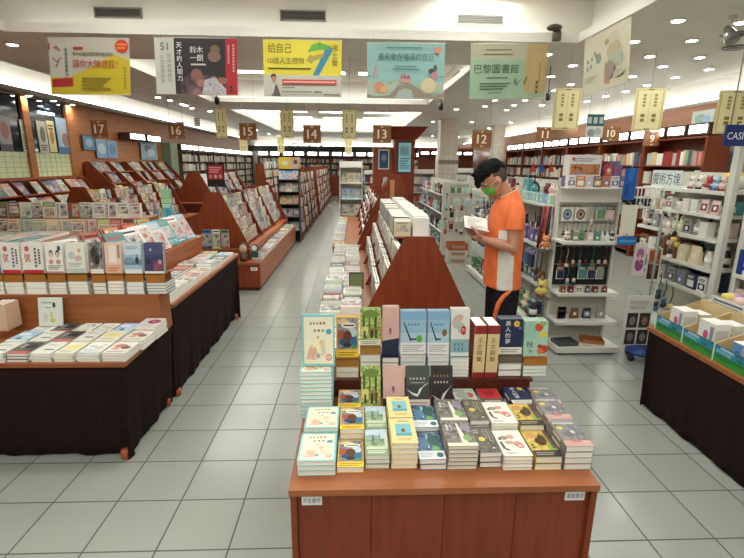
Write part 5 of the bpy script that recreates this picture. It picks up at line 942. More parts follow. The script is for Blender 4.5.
# further rack behind the long table: dark-based sloping stand
r5, t5 = a_rack('reddish wood sloping rack beyond the middle comic rack', -3.75, 11.2, 14.6, .8, 1.5, .5, .12, (1, -1), 3, 4, .4, 'magazine rack')
tbx = thing('display_stand', 'low dark stand carrying the farther sloping rack', 'display table'); MB().box(-4.4, 11.1, 0, -3.1, 14.7, .77, WOODD).build('body', tbx); MB().box(-4.42, 11.08, .77, -3.08, 14.72, .7995, WOODX).build('top_board', tbx)
for s, k, x, z, d in t5:
    if s > 0: face_row(x, z, 1, 11.2, 14.6, .2, .25, .012, 'magazine', 'magazine', 'magazines on the farther rack', 'along the %s tier of the farther rack' % nth(k), d, 1, .012, ['white', 'sky-blue', 'teal', 'cream', 'white', 'navy'], 4)
# two-step stand of comics in front of the middle rack
t = thing('display_stand', 'two-step wooden stand of comics behind the long table', 'display table')
MB().box(-4.75, 5.5, 0, -2.62, 6.5, .85, WOOD).build('body', t); MB().box(-4.8, 5.45, .85, -2.6, 6.55, .88, WOODX).build('top_board', t); MB().box(-4.75, 5.86, .8805, -2.62, 6.3, 1.035, WOODY).build('step', t)
GC = 'comics on the two-step stand'
for r_, (z, y, h) in enumerate(((.8806, 5.6, .175), (1.036, 5.92, .19))):
    x = -4.72; i = 0
    while x < -2.75:
        w = rnd.uniform(.12, .16); k = gen_design(ran(['white', 'cream', 'pale pink', 'white', 'cream', 'brown', 'mint']), ran(CN), ran(CN), rnd.randrange(4))
        for c in range(2): small_book(k, Mup(x+w/2, y+.02*c, z+.0005, h, .12), w, h, .016, '%s comic, %s from the window side, %s step of the comic stand %s' % (D[k][3], nth(i), 'lower' if r_ == 0 else 'upper', '(front copy)' if c == 0 else '(copy behind)'), 'comic_book', 'book', GC)
        x += w+.012; i += 1
# flat comics and magazines beside it
GF = 'flat magazines on the low window table'
t = thing('display_table', 'low wooden table of flat magazines in front of the comic stand', 'display table'); MB().box(-4.75, 3.7, 0, -3.15, 5.35, .9, WOOD).build('body', t); MB().box(-4.8, 3.65, .9, -3.1, 5.4, .93, WOODX).build('top_board', t)
for i in range(6):
    for j in range(7):
        k = gen_design(ran(['white', 'cream', 'grey', 'mint', 'teal', 'pale pink']), ran(CN), ran(CN), rnd.randrange(4))
        for c in range(2): small_book(k, Mflat(-4.65+.22*j+.02, 3.83+.27*i, .9306+c*.014, rnd.uniform(-.04, .04)), .2, .25, .012, '%s magazine, %s row back, %s from the windows, low table (%s)' % (D[k][3], nth(i), nth(j), 'top' if c else 'under it'), 'flat_magazine', 'magazine', GF)
# stand with the red poster
t = thing('poster_stand', 'black stand holding a red poster above small books', 'display', (-2.76, 9.55, 0)); MB().box(-.17, -.02, 1.25, .17, .0, 1.7, BLACK).build('board', t); MB().tube([(0, -.01, .03), (0, -.01, 1.3)], .018, BLACK).build('pole', t); MB().lathe([(.2, 0), (.2, .02), (.03, .035)], (0, -.01, 0), BLACK, 16).build('base', t)
b = MB(); draw(b, [('r', 0, .3, 1, 1, 'a8343a'), ('l', .1, .6, .9, .92, 3, 'd9a09a'), ('c', .08, .34, .26, .56, 1, 'c98a80'), ('c', .4, .34, .58, .56, 1, 'd9b8a8'), ('c', .72, .34, .9, .56, 1, 'c9a090'), ('r', 0, 0, 1, .26, '2a2024')], (-.15, -.021, 1.27), (.3, 0, 0), (0, 0, .41)); b.build('poster_sheet', t)
# ---------------------------------------------------------------- bookcase gondolas along the far aisles
def gondola(label, x0, x1, y0, y1, h, bays, sides=(1,), cloth=None):
    t = thing('gondola_bookcase', label, 'bookcase'); xm = (x0+x1)/2; wd = flat('5b3a2c')
    MB().box(xm-.012, y0+.03, .05, xm+.012, y1, h-.03, wd).build('back_panel', t); MB().box(x0, y0+.03, 0, x1, y1, .06, wd).build('base', t)
    for i in range(bays+1): y = y0+.03+(y1-y0-.03)*i/bays; MB().prism([(x0, .06), (x1, .06), (xm+.12, h), (xm-.12, h)], 'y', y-.012, y+.012, WOOD).build('divider', t)
    n = int(h/.28)
    for s in sides:
        for k in range(n):
            z = .12+k*.28; d = (x1-xm)+(.12-(x1-xm))*(z/h)
            for i in range(bays):
                a, c_ = y0+.03+(y1-y0-.03)*i/bays+.014, y0+.03+(y1-y0-.03)*(i+1)/bays-.014
                MB().box(xm+s*.014, a, z, xm+s*(d-.01), c_, z+.014, wd).build('shelf_board', t)
                fill(lambda u, z_, w, hh, dd, m_: ((xm+s*.03, u, z_, xm+s*(d-.03), u+w-.004, z_+hh, m_) if s > 0 else (xm-(d-.03), u, z_, xm-.03, u+w-.004, z_+hh, m_)), a, c_, z+.0145, .3, .25, .05, (.06, .15))
    return t
gondola('tall bookcase row along the main aisle behind the magazine island', -1.75, -1.18, 10.62, 15.5, 1.6, 5)
gondola('tall bookcase row continuing the main aisle toward the far wall', -1.72, -1.15, 16.0, 24.0, 1.6, 6)
gondola('tall bookcase row one aisle in from the main aisle', -3.3, -2.7, 15.2, 24.0, 1.7, 6)
gondola('bookcase row beyond the white end shelf', -.42, .2, 12.2, 18.0, 1.5, 4, (-1, 1))
# end case with the yellow poster
t = thing('end_display', 'dark end case with yellow poster and tilted books at the aisle', 'bookcase'); ex0, ex1, ey = -1.66, -1.2, 10.27
MB().box(ex0, ey+.28, 0, ex1, ey+.3, 1.6, BLACK).build('back_panel', t); 
for x in (ex0, ex1-.018): MB().box(x, ey, 0, x+.018, ey+.28, 1.45, flat('33262a')).build('side_panel', t)
for z in (.25, .55, .83, 1.1, 1.36): MB().box(ex0+.018, ey+.02, z, ex1-.018, ey+.28, z+.016, flat('33262a')).build('shelf_board', t)
b = MB(); b.box(ex0, ey+.25, 1.6, ex1, ey+.27, 1.85, flat('c8ab3c')); draw(b, [('r', 0, 0, .55, 1, 'd2b440'), ('r', .55, 0, 1, 1, 'b9a08c'), ('e', .28, .5, .16, .2, 'c9c2b4'), ('e', .8, .6, .1, .2, '5a4640')], (ex0, ey+.249, 1.6), (ex1-ex0, 0, 0), (0, 0, .25)); b.build('poster_sheet', t)
for k, (z, pal) in enumerate(((.266, ['violet', 'sky-blue']), (.566, ['violet', 'sky-blue', 'grey']), (.846, ['orange', 'cream', 'yellow']), (1.116, ['white', 'grey']), (1.376, ['white', 'sky-blue', 'grey']))):
    for j in range(3):
        kk = gen_design(ran(pal), ran(CN), ran(CN), rnd.randrange(4)); small_book(kk, Mup(ex0+.09+.142*j, ey+.08, z+.0005, .19, .3), .13, .19, .016, '%s softcover tilted on the end case, %s across, %s shelf up' % (D[kk][3], nth(j), nth(k)), 'softcover_book', 'book', 'books on the dark end case')
# red counter at the far end of the aisle
t = thing('counter', 'reddish wood counter at the far end of the main aisle', 'counter'); MB().box(-2.2, 25.6, 0, -.4, 26.2, 1.05, WOOD).build('body', t); MB().box(-2.25, 25.55, 1.05, -.35, 26.25, 1.09, WOODX).build('counter_top', t)
t = thing('hanging_plant', 'dark green hanging plant garland over the far bookcases', 'plant', (-2.3, 26.9, 2.6)); rr = random.Random(5); b = MB()
for i in range(90):
    p = Vector((rr.uniform(-1.5, 1.5), rr.uniform(-.12, .12), rr.uniform(-.12, .16))); M = Matrix.Rotation(rr.uniform(0, 6), 4, 'Z') @ Matrix.Rotation(rr.uniform(-1, 1), 4, 'X'); b.add([p+(M @ Vector(q)) for q in ((-.1, 0, 0), (0, -.04, .02), (.12, 0, 0), (0, .04, .02))], [(0, 1, 2, 3)], flat('5a6650', .7))
b.build('foliage', t); MB().tube([(-1.5, 0, 0), (1.5, 0, 0)], .02, DARK).build('rail', t)
# ---------------------------------------------------------------- gift and stationery side
METAL = flat('d6d6cc', .4, .4); PEG = flat('c9c6b8', .5)
def board(t, x0, y0, x1, y1, z, lip=None, nm='shelf_board', mat=None):
    m_ = MB().box(x0, y0, z-.022, x1, y1, z, mat or METAL)
    o = m_.build(nm, t); g = 'd4d6cc'; e = MB()
    if x1-x0 > y1-y0: e.box(x0+.004, y0-.004, z-.03, x1-.004, y0-.0002, z-.001, flat(g, .3))
    else: e.box(x0-.004, y0+.004, z-.03, x0-.0002, y1-.004, z-.001, flat(g, .3))
    e.build('price_rail', o); return o
GOODS = {}
def goods(kind, c1, c2, seed=0):
    """small shop goods, one mesh per kind and colours; about .1 wide, standing on z = 0, facing -Y"""
    k = (kind, c1, c2, seed)
    if k in GOODS: return GOODS[k]
    a, b_ = flat(COLN.get(c1, c1), .4), flat(COLN.get(c2, c2), .4); m_ = MB(); W = flat('e2e0da', .4)
    if kind == 'gift_box':
        m_.box(-.045, 0, 0, .045, .07, .12, a); draw(m_, [('r', .1, .15, .9, .6, b_), ('e', .5, .38, .2, .16, W), ('l', .15, .7, .85, .92, 2, b_)], (-.045, 0, 0), (.09, 0, 0), (0, 0, .12), .0008)
    elif kind == 'mug':
        m_.lathe([(.032, 0), (.038, .005), (.04, .085), (.036, .085), (.034, .012)], (0, .045, 0), a, 12); m_.tube([(.036, .045, .02), (.06, .045, .03), (.06, .045, .06), (.036, .045, .07)], .006, a, 6); m_.box(-.012, .004, .03, .012, .0055, .06, b_)
    elif kind == 'plush_toy':
        m_.ball((0, .05, .047), (.045, .04, .045), a, 10); m_.ball((0, .045, .1), (.036, .034, .034), a, 10)
        for s in (-1, 1): m_.ball((.024*s, .047, .132), (.013, .01, .018), a, 6); m_.ball((.036*s, .025, .05), (.014, .02, .014), a, 6); m_.ball((.02*s, .02, .0135), (.016, .024, .0125), b_, 6); m_.ball((.013*s, .013, .105), .004, BLACK, 6)
        m_.ball((0, .012, .095), (.012, .008, .009), b_, 6)
    elif kind == 'bottle':
        m_.lathe([(.025, 0), (.028, .01), (.028, .08), (.012, .1), (.012, .115)], (0, .03, 0), a, 10); m_.lathe([(.014, .115), (.014, .135), (.004, .138)], (0, .03, 0), b_, 10); m_.lathe([(.0286, .025), (.0286, .065)], (0, .03, 0), W, 10)
    elif kind == 'pouch':
        m_.hexa([(-.05, .0, 0), (.05, .0, 0), (.05, .04, 0), (-.05, .04, 0), (-.045, .015, .13), (.045, .015, .13), (.045, .02, .13), (-.045, .02, .13)], a); draw(m_, [('r', .12, .2, .88, .7, b_), ('e', .5, .45, .2, .15, W)], (-.05, -.0005, 0), (.1, 0, 0), (0, .015, .13), .0008)
    elif kind == 'blister_pack':
        m_.box(-.045, 0, -.15, .045, .003, .0, W); draw(m_, [('r', 0, .72, 1, 1, a), ('l', .1, .76, .9, .95, 2, W)], (-.045, 0, -.15), (.09, 0, 0), (0, 0, .15), .0006); m_.hexa([(-.032, -.022, -.135), (.032, -.022, -.135), (.036, -.0005, -.14), (-.036, -.0005, -.14), (-.032, -.022, -.05), (.032, -.022, -.05), (.036, -.0005, -.045), (-.036, -.0005, -.045)], b_); m_.tube([(0, .03, -.012), (0, -.03, -.012), (0, -.033, -.004)], .003, STEEL, 5)
    elif kind == 'hanging_strap':
        m_.tube([(0, 0, 0), (.008, -.004, -.06), (-.006, -.004, -.13)], .004, b_, 5); m_.ball((0, -.006, -.16), (.022, .014, .026), a, 8); m_.ball((0, -.006, -.2), (.028, .016, .024), b_, 8); m_.tube([(0, .03, .0), (0, -.02, 0)], .003, STEEL, 5)
    elif kind == 'pen_tub':
        m_.lathe([(.035, 0), (.037, .09), (.033, .09), (.03, .01)], (0, .04, 0), a, 10)
        for i in range(7): an = i*.9; m_.tube([(.012*math.cos(an), .04+.012*math.sin(an), .012), (.03*math.cos(an), .04+.03*math.sin(an), .15+.01*(i % 3))], .004, (b_, W, a)[i % 3], 5)
    elif kind == 'paper_bag':
        m_.hexa([(-.07, 0, 0), (.07, 0, 0), (.07, .06, 0), (-.07, .06, 0), (-.07, .01, .19), (.07, .01, .19), (.07, .05, .19), (-.07, .05, .19)], a); draw(m_, [('e', .5, .5, .25, .2, b_), ('l', .2, .15, .8, .25, 1, b_)], (-.07, 0, 0), (.14, 0, 0), (0, .01, .19), .0008); m_.tube([(-.03, .015, .19), (-.02, .015, .25), (.02, .015, .25), (.03, .015, .19)], .003, b_, 5)
    elif kind == 'notebook':
        m_.box(-.05, .0, 0, .05, .012, .15, a); draw(m_, [('r', .1, .55, .9, .8, b_), ('l', .2, .1, .8, .3, 2, b_)], (-.05, 0, 0), (.1, 0, 0), (0, 0, .15), .0008); m_.box(-.048, .0125, .002, .05, .0, .1505, W)
    GOODS[k] = m_.mesh(kind); return GOODS[k]
NOUN = dict(gift_box='gift box', mug='mug', plush_toy='plush toy', bottle='small bottle', pouch='packet', blister_pack='blister pack', hanging_strap='beaded strap', pen_tub='tub of pens', paper_bag='gift bag', notebook='notebook')
DEP = dict(gift_box=.075, mug=.09, plush_toy=.095, bottle=.06, pouch=.045, blister_pack=.03, hanging_strap=.03, pen_tub=.08, paper_bag=.065, notebook=.02)
WID = dict(gift_box=.1, mug=.11, plush_toy=.1, bottle=.065, pouch=.11, blister_pack=.1, hanging_strap=.07, pen_tub=.09, paper_bag=.155, notebook=.11)
def place_good(kind, c1, c2, M, where, group, sc=1):
    o = link({'blister_pack': 'hanging_pack', 'hanging_strap': 'hanging_charm'}.get(kind, kind), goods(kind, c1, c2)); o.matrix_world = M @ Matrix.Diagonal((sc, sc, sc, 1)); cc = c1 if c1 == c2 else c1+' and '+c2
    return tag(o, '%s %s, %s' % (cc.replace(' and ', '-and-').replace('pale pink', 'pale-pink'), NOUN[kind], where), {'mug': 'mug', 'plush_toy': 'toy', 'bottle': 'bottle', 'notebook': 'notebook', 'paper_bag': 'bag', 'gift_box': 'box'}.get(kind, 'goods'), group)
def goods_row(kinds, cols, p0, p1, z, face, where, group, sc=1., gap=.012, hang=False, wj=.02, skip=0.):
    """goods along the line p0-p1 (front line on plan), facing direction angle face (0 = -Y, -pi/2 = -X)"""
    p0, p1 = Vector(p0), Vector(p1); L = (p1-p0).length; d = (p1-p0)/L; u = 0; i = 0
    while True:
        k = ran(kinds); w = WID[k]*sc
        if u+w > L: break
        if rnd.random() >= skip:
            q = p0+d*(u+w/2); place_good(k, ran(cols), ran(cols), Matrix.Translation((q.x, q.y, z+(.0006 if not hang else 0))) @ Matrix.Rotation(face, 4, 'Z'), '%s along %s' % (nth(i), where), group, sc); i += 1
        u += w+gap+rnd.uniform(0, wj)
MIXC = ['white', 'pale pink', 'red', 'teal', 'sky-blue', 'yellow', 'mint', 'violet', 'brown', 'navy', 'cream', 'black', 'green']
SOFT = ['white', 'cream', 'pale pink', 'mint', 'sky-blue', 'white', 'grey']
DARKC = ['black', 'navy', 'brown', 'maroon', 'grey', 'green', 'teal', 'pale pink', 'white']
# --- end unit facing the camera
EX0, EX1 = 1.895, 2.49
t = thing('display_gondola', 'white metal end unit of hanging charms facing the entrance', 'shelf unit')
MB().box(EX0, 4.31, 0, EX1, 4.335, 1.51, PEG).build('back_panel', t)
for x in (EX0, EX1-.02): MB().box(x, 4.27, 0, x+.02, 4.31, 1.62, METAL).build('upright', t)
MB().box(EX0, 3.97, .02, EX1, 4.3, .075, METAL).box(EX0+.03, 4.0, 0, EX1-.03, 4.27, .02, DARK).build('base_deck', t)
for z, y in ((.3, 4.05), (.57, 4.09)): board(t, EX0, y, EX1, 4.3, z); 
board(t, EX0-.02, 4.07, EX1+.01, 4.3, 1.065)
MB().box(EX0, 4.26, 1.4, EX1, 4.285, 1.53, WHITE).build('header', t)
MB().box(EX0-.0, 4.1, 1.5305, EX1-.02, 4.31, 1.545, METAL).build('top_tray', t)
s = MB()
for z in (1.36, 1.2, .98, .8):
    s.box(EX0+.02, 4.298, z, EX1-.02, 4.306, z+.012, STEEL)
s.build('hook_rail', t)
GM = 'charms and goods on the white end unit'
for i in range(2):
    t2 = thing('portrait_badge', 'white card with oval dark portrait on the end unit top hooks, %s' % ('outer' if i == 0 else 'inner'), 'goods', (EX0+.085+.125*i, 4.24, 1.23), 0, 'portrait cards'); b = MB(); b.box(-.055, 0, 0, .055, .006, .125, flat('d8d6d0')); draw(b, [('e', .5, .48, .38, .4, '34486a' if i == 0 else '5a4034'), ('e', .5, .48, .28, .3, '9aa4b4' if i == 0 else 'b49a84'), ('e', .5, .5, .14, .16, '4a4a58')], (-.055, 0, 0), (.11, 0, 0), (0, 0, .125), .0006); b.build('card', t2); MB().tube([(0, .003, .125), (0, .003, .14), (0, .05, .145)], .003, STEEL, 5).build('hook', t2)
goods_row(['blister_pack', 'hanging_strap'], ['teal', 'black', 'pale pink', 'green', 'white'], (EX0+.29, 4.24, 0), (EX1-.02, 4.24, 0), 1.37, 0, 'the dark end of the top hooks', GM, .85, .004, True, .004)
goods_row(['hanging_strap'], ['teal', 'green', 'pale pink', 'navy', 'violet'], (EX0+.03, 4.22, 0), (EX1-.03, 4.22, 0), 1.21+.02, 0, 'the second hooks of the end unit', GM, .6, .001, True, .002)
goods_row(['plush_toy', 'mug', 'gift_box', 'bottle'], ['pale pink', 'teal', 'black', 'white', 'green'], (EX0+.02, 4.1, 0), (EX1-.02, 4.1, 0), 1.065, 0, 'the upper shelf of the end unit', GM, .62, .003, False, .004)
for r_, z in enumerate((.97, .79)):
    goods_row(['hanging_strap', 'blister_pack'] if r_ else ['hanging_strap'], DARKC+['pale pink', 'cream'], (EX0+.03, 4.23, 0), (EX1-.03, 4.23, 0), z+.01, 0, 'the %s dark hooks of the end unit' % nth(r_+2), GM, .85, .001, True, .003)
MB().box(EX0+.02, 4.3, .6, EX1-.02, 4.309, 1.03, flat('24282a')).build('dark_backing', t)
goods_row(['gift_box', 'pouch'], ['brown', 'teal', 'white', 'maroon'], (EX0+.04, 4.11, 0), (EX1-.04, 4.11, 0), .57, 0, 'the middle shelf of the end unit', GM, .5, .02)
goods_row(['pouch', 'notebook'], ['black', 'brown', 'navy', 'grey'], (EX0+.05, 4.15, 0), (EX1-.05, 4.15, 0), .3, 0, 'the low shelf of the end unit', GM, .8, .03)
for i, (x, y, c1, rz) in enumerate(((EX0+.12, 4.05, '4a4c4a', .1), (EX0+.4, 4.1, 'a8683a', -.3))):
    t2 = thing('tray', '%s shallow tray lying on the bottom deck of the end unit' % ('dark grey' if i == 0 else 'orange-brown'), 'tray', (x, y, .0755), rz, GM); MB().box(-.1, -.05, 0, .1, .1, .008, flat(c1)).build('floor', t2); MB().box(-.1, -.05, .008, .1, -.043, .035, flat(c1)).box(-.1, .093, .008, .1, .1, .035, flat(c1)).box(-.1, -.043, .008, -.093, .093, .035, flat(c1)).box(.093, -.043, .008, .1, .093, .035, flat(c1)).build('rim', t2)
for i in range(2):
    p = px(566, 250, 1.9); t2 = None
# packs on top of the end unit
GQ = 'card packs on top of the end unit'
for i in range(7):
    c_ = [('white', 'violet'), ('orange', 'white'), ('pale pink', 'sky-blue'), ('violet', 'yellow'), ('orange', 'violet'), ('white', 'violet'), ('violet', 'pale pink')][i]
    for j in range(2): place_good('gift_box', c_[j], c_[1-j], Matrix.Translation((EX0+.04+.079*i, 4.13+.08*j, 1.5456)), '%s along the low %s row on top of the end unit' % (nth(i), 'front' if j == 0 else 'rear'), GQ, .8)
t = thing('game_box', 'wide white game box with dark and orange picture on the end unit', 'box', (EX0, 4.15, 1.6425)); b = MB(); b.box(.01, 0, 0, .3, .12, .17, flat('d4d2cc')); draw(b, [('r', .04, .06, .96, .6, pic('2a2c40', 'c07a3a', '6a78a8', 22)), ('l', .1, .7, .8, .92, 2, '8a8c96'), ('e', .12, .86, .05, .08, 'b8503a')], (.01, 0, 0), (.29, 0, 0), (0, 0, .17), .0006); b.build('box_body', t); MB().box(.008, -.002, .1705, .302, .122, .18, flat('dcdad4')).build('lid', t)
for i in range(4): place_good('paper_bag', ['red', 'violet', 'maroon', 'violet'][i], ['pale pink', 'red', 'violet', 'navy'][i], Matrix.Translation((EX0+.37+.085*(i % 2), 4.14+.075*(i//2), 1.6425)), '%s of the red and purple bags on the end unit' % nth(i), GQ, .52+.16*(i//2))
# --- long gondola behind the reader, facing the pen aisle
t = thing('display_gondola', 'long white metal gondola of toys and stationery behind the reading man', 'shelf unit')
MB().box(2.2, 4.42, 0, 2.225, 7.5, 1.5, PEG).build('back_panel', t)
for i in range(4): y = 4.42+i*(3.06/3); MB().box(2.17, y-.02, 0, 2.2, y+.02, 1.5, METAL).build('upright', t)
MB().box(1.87, 4.42, .03, 2.199, 7.5, .1, METAL).box(1.9, 4.46, 0, 2.19, 7.48, .03, DARK).build('base_deck', t)
for z in (.94, 1.36):
    for i in range(3): y = 4.42+i*1.02; board(t, 1.885, y+.004, 2.199, y+1.016, z)
board(t, 1.95, 4.42, 2.199, 7.5, .5)
GA = 'goods on the long gondola'
goods_row(['paper_bag', 'plush_toy'], ['teal', 'green', 'teal', 'sky-blue'], (1.95, 5.4, 0), (1.95, 4.95, 0), 1.36, -PI/2, 'the teal group on the gondola top', GA, 1.15, .0)
goods_row(['plush_toy', 'pouch'], ['pale pink', 'maroon', 'pale pink', 'red'], (1.97, 4.93, 0), (1.97, 4.62, 0), 1.36, -PI/2, 'the pink group on the gondola top', GA, 1.3, .0)
goods_row(['gift_box', 'mug'], ['mint', 'white', 'sky-blue', 'mint'], (1.89, 5.3, 0), (1.89, 4.44, 0), 1.36, -PI/2, 'the front edge of the gondola top', GA, .75, .01)
goods_row(['plush_toy', 'gift_box', 'pouch', 'paper_bag'], ['maroon', 'red', 'brown', 'black', 'white', 'pale pink'], (1.95, 7.4, 0), (1.95, 5.5, 0), 1.36, -PI/2, 'the far top of the long gondola', GA, 1.1, .01)
goods_row(['pen_tub', 'bottle', 'gift_box'], ['teal', 'violet', 'pale pink', 'white', 'black', 'brown'], (1.9, 7.4, 0), (1.9, 4.5, 0), .94, -PI/2, 'the middle shelf of the long gondola', GA, 1.15, .003, False, .008)
goods_row(['bottle', 'pen_tub', 'mug'], DARKC, (2.03, 7.4, 0), (2.03, 4.5, 0), .94, -PI/2, 'the back of the middle shelf, long gondola', GA, 1.6, .02)
goods_row(['hanging_strap', 'blister_pack'], ['navy', 'black', 'navy', 'blue', 'brown', 'violet'], (1.93, 7.4, 0), (1.93, 4.5, 0), .87, -PI/2, 'hooks under the middle shelf, long gondola', GA, 1.5, .002, True, .004)
goods_row(['pouch', 'gift_box', 'bottle'], DARKC+['orange', 'yellow'], (2.0, 7.4, 0), (2.0, 4.5, 0), .5, -PI/2, 'the lower shelf of the long gondola', GA, 1.0, .003, False, .006)
goods_row(['gift_box', 'notebook', 'plush_toy'], DARKC+['cream'], (1.93, 7.4, 0), (1.93, 4.6, 0), .1, -PI/2, 'the bottom deck of the long gondola', GA, 1.5, .004, False, .01)
place_good('plush_toy', 'yellow', 'maroon', Matrix.Translation((1.8, 4.245, .48)) @ Matrix.Rotation(-.6, 4, 'Z'), 'yellow one hanging at the corner of the long gondola', 'corner charms', 1.2)
place_good('plush_toy', 'orange', 'cream', Matrix.Translation((1.8, 4.255, .95)) @ Matrix.Rotation(-.6, 4, 'Z'), 'orange one at the corner beside the end unit', 'corner charms', 1.0)
place_good('bottle', 'black', 'white', Matrix.Translation((1.765, 4.25, .27)), 'black one with white label at the gondola corner', 'corner charms', 1.35)
t = thing('corner_hanger', 'thin metal corner rod carrying charms beside the long gondola', 'rack'); MB().tube([(1.887, 4.36, .0), (1.887, 4.36, 1.35)], .006, STEEL).build('rod', t); MB().box(1.75, 4.24, .943, 1.893, 4.41, .949, STEEL).box(1.75, 4.22, .466, 1.893, 4.38, .479, STEEL).box(1.73, 4.22, .255, 1.893, 4.38, .269, STEEL).build('bracket', t)
# tall striped rolls leaning at the corner
for i, (dx, c1) in enumerate(((0, 'maroon'), (.04, 'red'), (.075, 'black'))):
    t = thing('gift_wrap_roll', '%s wrapping roll standing at the gondola corner, %s from the man' % (c1, nth(i)), 'roll', (1.79+dx*.9, 4.392, .9505), 0, 'wrapping rolls'); b = MB(); b.tube([(0, 0, 0), (.03, .0, .4)], .015, flat(COLN[c1]), 8); b.build('roll', t); MB().tube([(.03, 0, .4), (.031, 0, .412)], .01, flat('d8d0c0'), 8).build('core', t)
# --- spinner with cards, cage, framed pictures beside the end unit
t = thing('spinner_rack', 'blue-based spinner stand with hanging cards beside the end unit', 'display rack', (2.635, 3.87, 0))
MB().lathe([(.13, .07), (.13, .1), (.04, .13), (.04, .3)], (0, 0, 0), flat('2a4a8c', .4), 14).build('base', t)
for i in range(4): a = i*PI/2+.4; MB().tube([(.0, 0, .1), (.125*math.cos(a), .125*math.sin(a), .07)], .02, flat('2a4a8c')).build('caster_leg', t); MB().ball((.12*math.cos(a), .12*math.sin(a), .031), .031, BLACK, 8).build('caster', [c_ for c_ in t.children if c_.name.startswith('caster_leg')][-1])
MB().tube([(0, 0, .13), (0, 0, 1.34)], .009, flat('8a8c8c', .4)).build('pole', t)
b = MB()
for z in (1.3, .9, .5):
    for i in range(4): a = i*PI/2; b.tube([(0, 0, z), (.14*math.cos(a), .14*math.sin(a), z)], .004, flat('8a8c8c', .4), 5)
b.build('arm', t)
GS = 'cards on the spinner stand'
def card(name, label, x0, x1, z0, z1, y, base, ops, group=GS, rz=0, th=.012):
    t_ = thing(name, label, 'goods', ((x0+x1)/2, y, z0), rz, group); w = x1-x0; h = z1-z0
    b_ = MB(); b_.box(-w/2, 0, 0, w/2, th, h, flat(base)); draw(b_, ops, (-w/2, 0, 0), (w, 0, 0), (0, 0, h), .0008); b_.build('card', t_); MB().tube([(0, th/2, h), (0, th/2, h+.02), (0, th/2+.05, h+.03)], .004, STEEL, 5).build('hook', t_); return t_
def pxcard(name, label, xl, yt, xr, yb, Y, base, ops, **k):
    a, b_ = py(xl, yb, Y), py(xr, yb, Y); c_ = py((xl+xr)/2, yt, Y); return card(name, label, a.x, b_.x, a.z, c_.z, Y, base, ops, **k)
pxcard('blouse_pack', 'bright blue garment pack hanging high on the spinner', 622, 168, 634, 200, 4.06, '1f56a0', [('r', .3, .6, .7, 1, '2f6ab8'), ('r', .1, .1, .4, .5, '1a4488')])
pxcard('hanging_card', 'pale mirror-like card hanging at the end unit edge', 619, 205, 634, 236, 4.04, 'cfc9b6', [('r', .06, .05, .94, .95, 'd6d0be')])
pxcard('hanging_card', 'blue strip card under the pale mirror-like card', 617, 237, 636, 245, 4.0, '2466a8', [('l', .1, .2, .9, .8, 1, '5a90c0')])
pxcard('hanging_toy_pack', 'pink and purple doll pack hanging low on the spinner', 631, 243, 643, 276, 4.03, 'd8c8d0', [('e', .5, .68, .32, .16, 'a86a90'), ('e', .5, .35, .36, .2, '8a4a78'), ('e', .5, .55, .14, .1, 'd8b0b8'), ('r', 0, .88, 1, 1, 'dcd6d8')])
pxcard('hanging_toy_pack', 'white-framed orange doll picture pack on the spinner', 644, 248, 658, 281, 4.03, 'dcd8cc', [('r', .1, .06, .9, .94, '3a2a2a'), ('r', .1, .55, .9, .94, 'b8622c'), ('e', .5, .4, .28, .26, '77503c'), ('e', .5, .58, .12, .09, 'c9a58a')])
t = pxcard('hanging_card_sheet', 'white sheet of four dark photo cards on the spinner front', 621, 296, 647, 345, 3.78, 'cfcfca', [('r', .08, .36, .48, .66, '33302e'), ('r', .54, .36, .94, .66, '33302e'), ('r', .08, .02, .48, .32, '33302e'), ('r', .54, .02, .94, .32, '33302e')]+[('e', u, v, .11, .09, c_) for u, v, c_ in ((.28, .5, '8a7466'), (.74, .5, '94685a'), (.28, .17, '7a6e6a'), (.74, .17, '84766e'))]+[('l', .1, .72, .8, .94, 2, 'b4b2aa')])
# white wire cage with black cushions
p, q = py(633, 188, 4.1), py(656, 208, 4.1); t = thing('wire_basket', 'white wire basket with dark cushions beside the cube sign', 'basket'); W_, E_ = p.x+.05, q.x+.05; b = MB()
for i in range(8): x = W_+(E_-W_)*i/7; b.tube([(x, 4.1, q.z), (x, 4.1, p.z)], .0045, WMET, 5); b.tube([(x, 4.1, q.z), (x, 4.28, q.z)], .0045, WMET, 5)
for z in (q.z, (p.z+q.z)/2, p.z): b.tube([(W_, 4.28, z), (W_, 4.1, z), (E_, 4.1, z), (E_, 4.28, z), (W_, 4.28, z)], .006, WMET, 5)
b.build('wire_frame', t)
for i in range(2): t2 = thing('cushion', 'small dark cushion in the white wire basket, %s from the blue pack' % nth(i), 'cushion', (W_+.055+i*.1, 4.19, q.z+.05), 0, 'basket cushions'); MB().ball((0, 0, 0), (.04, .06, .045), flat('2c2c30', .8), 10).build('pad', t2); MB().box(-.012, -.061, -.02, .012, -.0585, .0, WHITE).build('label', t2)
for i, (x, y, z, c1, c2) in enumerate(((2.66, 4.0, 1.1, 'brown', 'yellow'), (2.72, 3.97, 1.15, 'black', 'yellow'), (2.62, 4.02, .99, 'black', 'white'), (2.78, 4.1, 1.1, 'maroon', 'pale pink'), (2.7, 4.12, .98, 'green', 'brown'), (2.56, 4.0, .52, 'navy', 'blue'), (2.68, 3.98, .5, 'yellow', 'navy'), (2.76, 4.02, .55, 'blue', 'navy'), (2.6, 4.05, .62, 'navy', 'black'))):
    place_good('hanging_strap', c1, c2, Matrix.Translation((x+.12*(x < 2.7), y-.16, z+.2)), 'on the spinner beside the end unit, %s of the dangling ones' % nth(i), 'spinner charms', 1.1)
